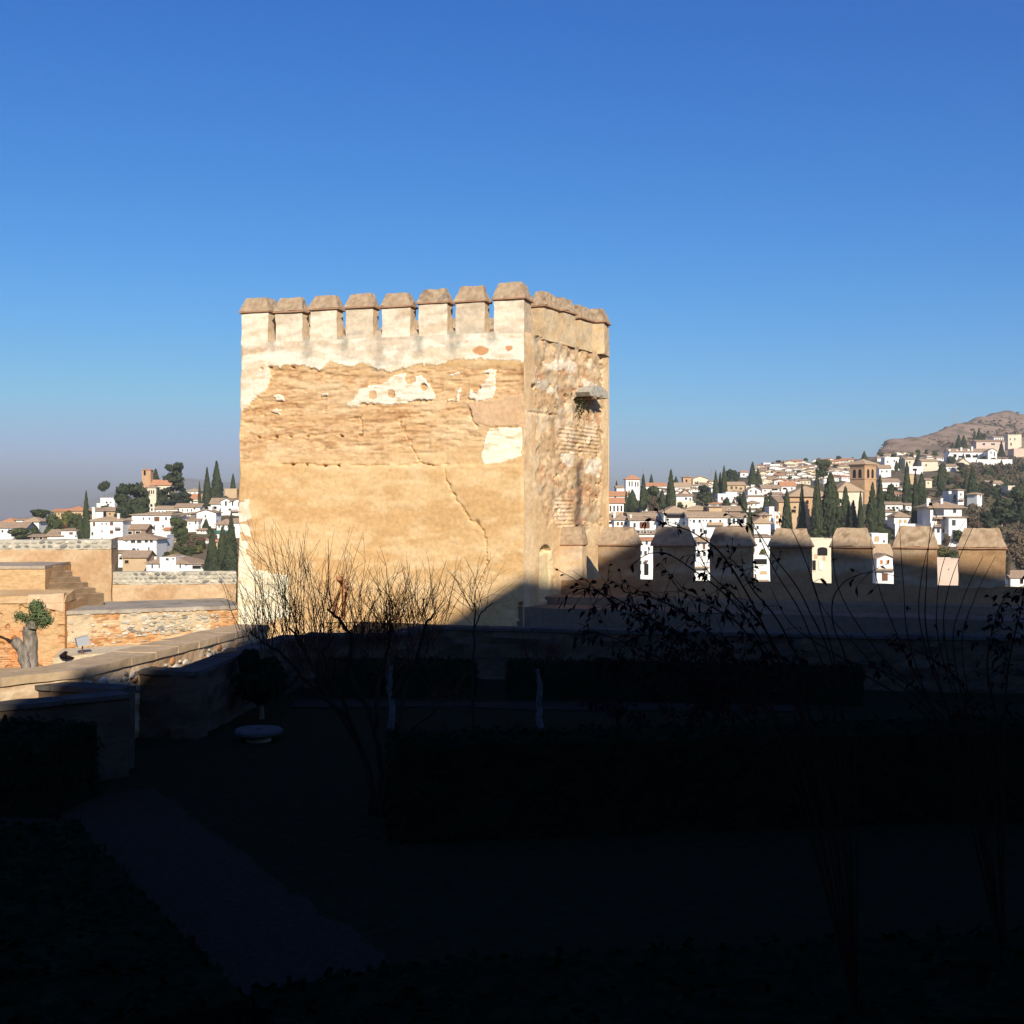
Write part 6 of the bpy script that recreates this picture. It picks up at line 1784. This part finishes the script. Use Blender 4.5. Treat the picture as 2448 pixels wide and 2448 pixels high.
pruned_tree('pruned_tree', 'bare many-stemmed fruit tree with long upright shoots before the tower, in shade', gz(890, 20), [
    ([(893, 1952, 20), (885, 1850, 20), (862, 1790, 20), (800, 1690, 20), (770, 1640, 20.1), (730, 1560, 20.2), (690, 1500, 20.3)], .085, .022),
    ([(905, 1950, 20.1), (915, 1850, 20.1), (900, 1760, 20), (880, 1700, 20), (830, 1600, 19.9), (842, 1530, 19.9), (812, 1478, 19.9), (782, 1456, 19.9)], .075, .026),
    ([(912, 1952, 19.8), (930, 1830, 19.8), (948, 1740, 19.8), (970, 1650, 19.9), (1000, 1560, 20), (1018, 1490, 20), (1038, 1466, 20)], .07, .02),
    ([(915, 1840, 20), (960, 1770, 20.2), (1000, 1730, 20.3), (1050, 1690, 20.4)], .05, .02),
    ([(862, 1790, 20), (830, 1700, 19.7), (800, 1640, 19.5), (770, 1560, 19.4), (800, 1520, 19.4)], .05, .02),
    ([(840, 1720, 19.8), (760, 1660, 19.6), (690, 1580, 19.5), (640, 1540, 19.4), (595, 1512, 19.3)], .04, .016),
    ([(900, 1740, 20), (905, 1640, 20.1), (925, 1560, 20.2), (935, 1490, 20.2)], .05, .03)],
    [(655, 1552, 19.4, 13, .5, 1.75, .30, -.15), (610, 1520, 19.3, 8, .4, 1.1, .35, -.25), (690, 1502, 20.3, 8, .5, 1.55, .22, -.05), (725, 1545, 20.2, 12, .5, 1.8, .24, -.05), (770, 1540, 19.4, 12, .4, 1.5, .28, 0), (790, 1465, 19.9, 6, .3, .9, .35, 0), (845, 1525, 19.9, 14, .3, 1.1, .38, 0), (830, 1480, 19.9, 5, .6, 1.3, .12, .0), (935, 1490, 20.2, 26, .2, 1.0, .34, .02), (925, 1540, 20.2, 22, .2, .7, .5, 0), (1000, 1505, 20, 14, .3, 1.15, .36, .1), (1035, 1470, 20, 10, .3, 1.0, .4, .2), (1000, 1560, 20, 12, .3, .8, .5, .1), (880, 1555, 20, 16, .2, .8, .5, 0), (780, 1600, 19.5, 14, .3, .9, .5, 0), (710, 1590, 19.6, 12, .3, .9, .45, -.2), (1050, 1690, 20.4, 8, .3, .8, .5, .2)], 5, mul=2.6)
pruned_tree('sapling', 'thin bare sapling fanning its twigs against the shaded tower corner', gz(1133, 25), [
    ([(1133, 1810, 25), (1130, 1650, 25), (1134, 1540, 25), (1134, 1440, 25)], .04, .022),
    ([(1134, 1500, 25), (1150, 1465, 25), (1180, 1440, 25)], .02, .012)],
    [(1134, 1445, 25, 12, .5, 1.25, .5, 0), (1136, 1460, 25, 8, .5, 1.3, .5, .35), (1134, 1470, 25, 6, .4, 1.1, .5, -.3)], 9)
pruned_tree('whitewashed_tree', 'small tree with a pale whitewashed trunk and dense bare twigs, right of centre in shade', gz(1290, 27), [
    ([(1291, 1762, 27), (1289, 1700, 27), (1291, 1640, 27), (1283, 1600, 27)], .10, .07),
    ([(1290, 1650, 27), (1302, 1610, 27.1), (1318, 1570, 27.2)], .06, .03),
    ([(1286, 1630, 27), (1270, 1590, 26.9), (1255, 1560, 26.8)], .05, .025)],
    [(1318, 1572, 27.2, 30, .2, .7, .6, .1), (1256, 1562, 26.8, 30, .2, .7, .6, -.1), (1285, 1585, 27, 30, .2, .7, .6, 0)], 11, trunk_mat='whitebark')
pruned_tree('pale_trunk_tree', 'pale-barked tree behind the many-stemmed one, its crown of twigs lost in shade', gz(936, 27.2), [
    ([(936, 1748, 27.2), (938, 1690, 27.2), (930, 1640, 27.2), (936, 1590, 27.2)], .10, .06),
    ([(936, 1670, 27.2), (960, 1620, 27.2), (985, 1580, 27.2)], .05, .03)],
    [(936, 1595, 27.2, 24, .3, .9, .6, 0), (985, 1582, 27.2, 20, .3, .8, .6, .2), (915, 1600, 27.2, 16, .3, .8, .6, -.2)], 13, trunk_mat='whitebark')

# leafy arching shrub in front of the battlements
def leaf(mb, p_, d, size, rng_):
    d = Vector(d).normalized()
    s_ = d.cross(Vector((rng_.gauss(0, 1), rng_.gauss(0, 1), rng_.gauss(0, 1)))).normalized() * size * .24
    dn = Vector((0, 0, -1))
    a, b, c, e = p_, p_ + d * size * .35 + s_, p_ + d * size * .35 - s_, p_ + d * size * .7 + dn * size * .15
    f_, g_, h_ = e + s_ * .8, e - s_ * .8, p_ + d * size * .9 + dn * size * .45
    mb.face([a, b, f_, h_])
    mb.face([a, h_, g_, c])
def arching_shrub(name, label, base, arcs, seed, leaf_mat, leaf_n, leaf_size, cat='shrub', leaf_from=.35):
    rng_ = random.Random(seed)
    o = thing(name, label, cat, base)
    B_ = Vector(base)
    mb, ml = MB(), MB()
    for arc in arcs:
        pts_ = [P(*t) - B_ for t in arc[0]]
        r0, dens = arc[1], arc[2]
        n = 14
        # Catmull-Rom through the given points
        fine_ = []
        for i in range(len(pts_) - 1):
            p0, p1, p2, p3 = pts_[max(i - 1, 0)], pts_[i], pts_[i + 1], pts_[min(i + 2, len(pts_) - 1)]
            for k in range(n):
                t = k / n
                fine_.append(.5 * ((2 * p1) + (p2 - p0) * t + (2 * p0 - 5 * p1 + 4 * p2 - p3) * t * t + (3 * p1 - p0 - 3 * p2 + p3) * t ** 3))
        fine_.append(pts_[-1])
        m = len(fine_)
        mb.tube(fine_, [r0 * (1 - .8 * k / m) for k in range(m)], 5)
        for k in range(int(leaf_n * dens * .65)):
            j = rng_.randint(int(m * leaf_from), m - 1)
            q_ = fine_[j]
            tdir = (fine_[min(j + 1, m - 1)] - fine_[max(j - 1, 0)]).normalized()
            # side twig then leaf
            sd = (tdir * rng_.uniform(-.2, .8) + Vector((rng_.gauss(0, .7), rng_.gauss(0, .7), rng_.gauss(-.1, .6)))).normalized()
            L = rng_.uniform(.02, .26) * (1 if dens < 1.5 else 1.4)
            tip = q_ + sd * L
            mb.tube([q_, q_.lerp(tip, .5) + Vector((0, 0, .01)), tip], [.004, .003, .002], 3)
            for z_ in range(2):
                leaf(ml, q_.lerp(tip, rng_.uniform(.3, 1)), sd + Vector((rng_.gauss(0, .5), rng_.gauss(0, .5), rng_.gauss(-.4, .4))), leaf_size * rng_.uniform(.7, 1.3), rng_)
    mb.build('stems', M['twig'], o)
    tag(ml.build('leaves', M[leaf_mat], o), kind='stuff')
    return o
sb = (3.2, 11.2, -5.0)
bx = lambda: (2050, 2450, 11.3)
arching_shrub('leafy_shrub', 'tall arching shrub with drooping dark reddish leaves in front of the battlements', sb, [
    ([bx(), (1980, 1900, 11.2), (1850, 1550, 11), (1740, 1345, 10.8), (1660, 1275, 10.7), (1600, 1256, 10.6), (1552, 1240, 10.6)], .013, .55),
    ([bx(), (1960, 1850, 11.3), (1800, 1500, 11.3), (1640, 1350, 11.3), (1560, 1322, 11.3), (1500, 1360, 11.3)], .012, .35),
    ([bx(), (1920, 1850, 11), (1720, 1590, 10.8), (1560, 1480, 10.6), (1470, 1430, 10.5), (1395, 1405, 10.4)], .014, 2.2),
    ([bx(), (1900, 1900, 10.8), (1680, 1640, 10.6), (1500, 1540, 10.4), (1420, 1510, 10.3)], .014, 2.0),
    ([bx(), (1920, 1850, 10.9), (1760, 1580, 10.9), (1640, 1470, 10.9), (1560, 1430, 10.9), (1490, 1415, 10.9)], .014, 2.2),
    ([bx(), (1960, 1800, 11.1), (1850, 1540, 11.1), (1760, 1430, 11.1), (1700, 1375, 11.1), (1668, 1320, 11.1)], .013, 1.3),
    ([bx(), (1990, 1800, 11.2), (1880, 1520, 11.2), (1800, 1410, 11.2), (1770, 1360, 11.2), (1740, 1330, 11.2)], .013, .8),
    ([bx(), (2000, 1750, 11.4), (1930, 1500, 11.4), (1850, 1360, 11.4), (1800, 1250, 11.4), (1760, 1190, 11.4)], .010, .06),
    ([bx(), (2020, 1750, 11.4), (1960, 1450, 11.4), (1900, 1280, 11.4), (1850, 1215, 11.4)], .010, .06),
    ([bx(), (2010, 1700, 11.4), (1930, 1450, 11.4), (1850, 1330, 11.4), (1800, 1260, 11.4), (1745, 1244, 11.4)], .010, .25),
    ([bx(), (1900, 1800, 10.6), (1700, 1590, 10.6), (1600, 1510, 10.6), (1520, 1480, 10.6)], .013, 2.2),
    ([bx(), (1930, 1750, 10.8), (1790, 1520, 10.8), (1700, 1450, 10.8), (1620, 1410, 10.8)], .013, 2.0),
    ([bx(), (1900, 1850, 10.5), (1760, 1680, 10.5), (1640, 1600, 10.5), (1540, 1580, 10.5), (1450, 1590, 10.5)], .013, 2.0),
    ([bx(), (2040, 1700, 11.0), (1990, 1480, 11.0), (2010, 1400, 11.0), (2080, 1368, 11.0), (2150, 1380, 11.0)], .010, .15)], 21, 'darkleaf', 46, .062)
sb2 = (5.6, 13.2, -5.0)
b2 = lambda: (2400, 2320, 13.2)
arching_shrub('twiggy_shrub', 'tall twiggy shrub with slim rising stems in front of the last merlons', sb2, [
    ([b2(), (2300, 1900, 13.2), (2180, 1560, 13.2), (2160, 1400, 13.2), (2150, 1250, 13.2)], .011, .04),
    ([b2(), (2290, 1850, 13.2), (2150, 1530, 13.2), (2100, 1400, 13.2), (2080, 1290, 13.2)], .011, .04),
    ([b2(), (2310, 1850, 13.2), (2210, 1540, 13.2), (2200, 1400, 13.2), (2240, 1230, 13.2)], .012, .04),
    ([b2(), (2310, 1850, 13.1), (2220, 1540, 13.1), (2215, 1380, 13.1), (2225, 1250, 13.1)], .014, .03),
    ([b2(), (2330, 1850, 13.1), (2260, 1540, 13.1), (2270, 1400, 13.1), (2330, 1250, 13.1)], .011, .04),
    ([b2(), (2330, 1850, 13.3), (2250, 1560, 13.3), (2240, 1440, 13.3), (2260, 1330, 13.3), (2310, 1240, 13.3)], .010, .04),
    ([b2(), (2350, 1850, 13.3), (2300, 1560, 13.3), (2330, 1430, 13.3), (2380, 1330, 13.3)], .010, .04),
    ([b2(), (2340, 1850, 13.4), (2280, 1560, 13.4), (2300, 1440, 13.4), (2350, 1330, 13.4)], .012, .05),
    ([b2(), (2300, 1800, 13.0), (2100, 1560, 13.0), (2010, 1420, 13.0), (1990, 1300, 13.0), (2000, 1230, 13.0)], .010, .04),
    ([b2(), (2290, 1800, 13.0), (2080, 1580, 13.0), (1960, 1440, 13.0), (1930, 1330, 13.0)], .010, .04),
    ([b2(), (2280, 1800, 13.0), (2050, 1600, 13.0), (1900, 1500, 13.0), (1840, 1400, 13.0)], .014, .1),
    ([b2(), (2400, 1800, 13.0), (2410, 1600, 13.0), (2440, 1460, 13.0), (2448, 1400, 13.0)], .016, 2.0),
    ([b2(), (2390, 1800, 12.8), (2360, 1600, 12.8), (2380, 1480, 12.8), (2400, 1430, 12.8)], .016, 1.6),
    ([b2(), (2370, 1800, 12.8), (2300, 1640, 12.8), (2200, 1560, 12.8), (2120, 1540, 12.8)], .016, 1.4),
    ([b2(), (2360, 1800, 12.8), (2240, 1680, 12.8), (2100, 1600, 12.8), (2000, 1580, 12.8)], .016, 1.4)], 23, 'darkleaf', 40, .07)
arching_shrub('low_shrub', 'low dark leafy shrub in the middle distance right of the whitewashed tree', (3.6, 24, -5), [
    ([(1660, 1828, 24), (1600, 1700, 24), (1540, 1620, 24), (1450, 1580, 24)], .02, 3), ([(1660, 1828, 24), (1660, 1680, 24), (1640, 1600, 24), (1590, 1540, 24)], .02, 3), ([(1660, 1828, 24), (1720, 1700, 24), (1760, 1620, 24), (1840, 1570, 24)], .02, 3), ([(1660, 1828, 24), (1760, 1720, 24), (1860, 1640, 24), (1960, 1600, 24)], .02, 3), ([(1660, 1828, 24), (1560, 1740, 24), (1480, 1690, 24), (1400, 1680, 24)], .02, 3), ([(1660, 1828, 24), (1680, 1700, 24), (1700, 1600, 24), (1740, 1540, 24)], .02, 3)], 25, 'darkleaf', 60, .13, leaf_from=.15)

# pollarded olive by the brick wall
ol = thing('pollarded_olive', 'pollarded olive trunk with a cut fork and a small green tuft, sunlit at far left', 'tree', tuple(P(70, 1600, 30.2)))
OB = Vector(ol.location)
def limb(name, ln, ra, matl='bark', sides=18, parent=ol, B_=OB, wob=.018, seed=1):
    rng_ = random.Random(seed)
    pts = [P(*t[:3]) - B_ for t in ln]
    rad = [t[3] for t in ln]
    f_, r2 = [], []
    for i in range(len(pts) - 1):
        for k in range(9):
            f_.append(pts[i].lerp(pts[i + 1], k / 9))
            r2.append(rad[i] + (rad[i + 1] - rad[i]) * k / 9)
    f_.append(pts[-1])
    r2.append(rad[-1])
    mb = MB()
    mb.tube(f_, r2, sides)
    v = np.array(mb.v)
    v += (np.stack([fbm3(v, 6, 1), fbm3(v, 6, 2), fbm3(v, 6, 3)], 1) - .5) * wob * 8
    mb.v = [tuple(x) for x in v]
    return mb.build(name, M[matl], parent, smooth=True)
limb('trunk', [(70, 1640, 30.2, .19), (74, 1560, 30.2, .165), (72, 1520, 30.2, .16), (70, 1496, 30.2, .17)], 0, seed=2)
limb('burl', [(76, 1503, 30.1, .11), (77, 1490, 30.1, .135), (78, 1482, 30.1, .10)], 0, 'bark', seed=3, wob=.02)
limb('cut_branch', [(66, 1640, 30.0, .13), (60, 1585, 30.0, .125), (50, 1550, 30.0, .13), (36, 1528, 30.0, .12)], 0, 'bark', seed=4)
limb('side_branch', [(38, 1532, 30.0, .07), (22, 1533, 30, .05), (8, 1526, 30.0, .035), (-14, 1512, 30.0, .03)], 0, 'twig', seed=5)
limb('side_branch', [(74, 1500, 30.1, .05), (82, 1472, 30.1, .04), (88, 1452, 30.1, .02)], 0, 'bark', seed=6)
limb('side_branch', [(70, 1500, 30.1, .03), (58, 1484, 30.1, .02), (44, 1474, 30.1, .012)], 0, 'bark', seed=7)
rng = np.random.RandomState(88)
pl, nl = [], []
for (cx_, cy_, r_, n_) in ((88, 1455, .17, 260), (92, 1470, .15, 200), (104, 1478, .15, 200), (112, 1484, .11, 110), (72, 1481, .12, 110), (54, 1476, .10, 70), (84, 1450, .11, 120), (100, 1490, .10, 80), (42, 1472, .07, 30)):
    c = np.array(P(cx_, cy_, 30.1) - OB)
    d = rng.normal(0, 1, (n_, 3))
    pl.append(c + d * r_ * .5)
    nl.append(d)
v, q = tufts(rng, np.concatenate([p_ + rng.normal(0, .035, p_.shape) for p_ in pl for _ in range(3)]), np.concatenate([n_ for n_ in nl for _ in range(3)]), .022, .06, .4)
tag(obj('leaves', mesh_np('leaves', v, q, None, False, mat('olive_leaves', (.085, .13, .045), .4, 6, 0, c2=(.17, .21, .10))), ol), kind='stuff')

# floodlight and a dark shrub beside it
fl = thing('floodlight', 'grey floodlight box tilted on a short bracket by the brick wall', 'floodlight', tuple(P(197, 1556, 38)))
mb = MB()
w_, h_, d_ = .19, .16, .14
prof = [(-d_, -h_ * .7), (d_ * .6, -h_), (d_, h_ * .7), (-d_ * .4, h_)]
mb.prism([(-w_, y, z_) for y, z_ in prof], (2 * w_, 0, 0))
bd = mb.build('housing', M['plastic'], fl, (.0, 0, .30))
bd.rotation_euler = (math.radians(14), math.radians(12), math.radians(212))
mb = MB()
mb.box(-w_ * .86, w_ * .86, -d_ - .02, -d_ - .004, -h_ * .62, h_ * .85)
mb.build('lens', M['pane'], bd)
mb = MB()
mb.box(-.02, .02, -.02, .02, -.12, .22)
mb.box(-.16, .16, -.06, .06, -.12, -.08)
mb.build('bracket', M['shutter'], fl)
bs = thing('low_plant', 'small dark spiky plant left of the floodlight at the wall foot', 'plant', tuple(P(160, 1580, 37)))
obj('foliage', blob_mesh(401, 'darkleaf', [(-.25, 0, .5, .25, .8), (.05, 0, .35, .22, .7), (.3, 0, .25, .2, .6), (-.1, 0, .8, .12, 1)], 120, .12), bs, None, 0, (.42, .42, .30))

# wire railing in front of the tower
rl = thing('wire_railing', 'thin wire mesh railing on the coping in front of the tower', 'railing', (-6.2, 36.3, -4.4))
RB = Vector(rl.location)
r0_, r1_ = Vector((-5.7, 36.7, -4.0)) - RB, Vector((-3.9, 37.1, -4.0)) - RB
mb = MB()
for k in range(9):
    a = r0_.lerp(r1_, k / 8)
    pb = MB()
    pb.tube([a + Vector((0, 0, -.6)), a + Vector((0, 0, .66))], .018, 6)
    pb.build('post', M['iron'], rl)
for z_ in (.1, .24, .38, .52, .65):
    wb = MB()
    wb.tube([r0_ + Vector((0, 0, z_)), r1_ + Vector((0, 0, z_))], .006 if z_ < .6 else .011, 5)
    wb.build('rail', M['iron'], rl)
wb = MB()
for k in range(1, 40):
    if k % 5:
        a = r0_.lerp(r1_, k / 40)
        wb.tube([a + Vector((0, 0, .12)), a + Vector((0, 0, .65))], .004, 4)
tag(wb.build('mesh_wires', M['iron'], rl), kind='stuff')
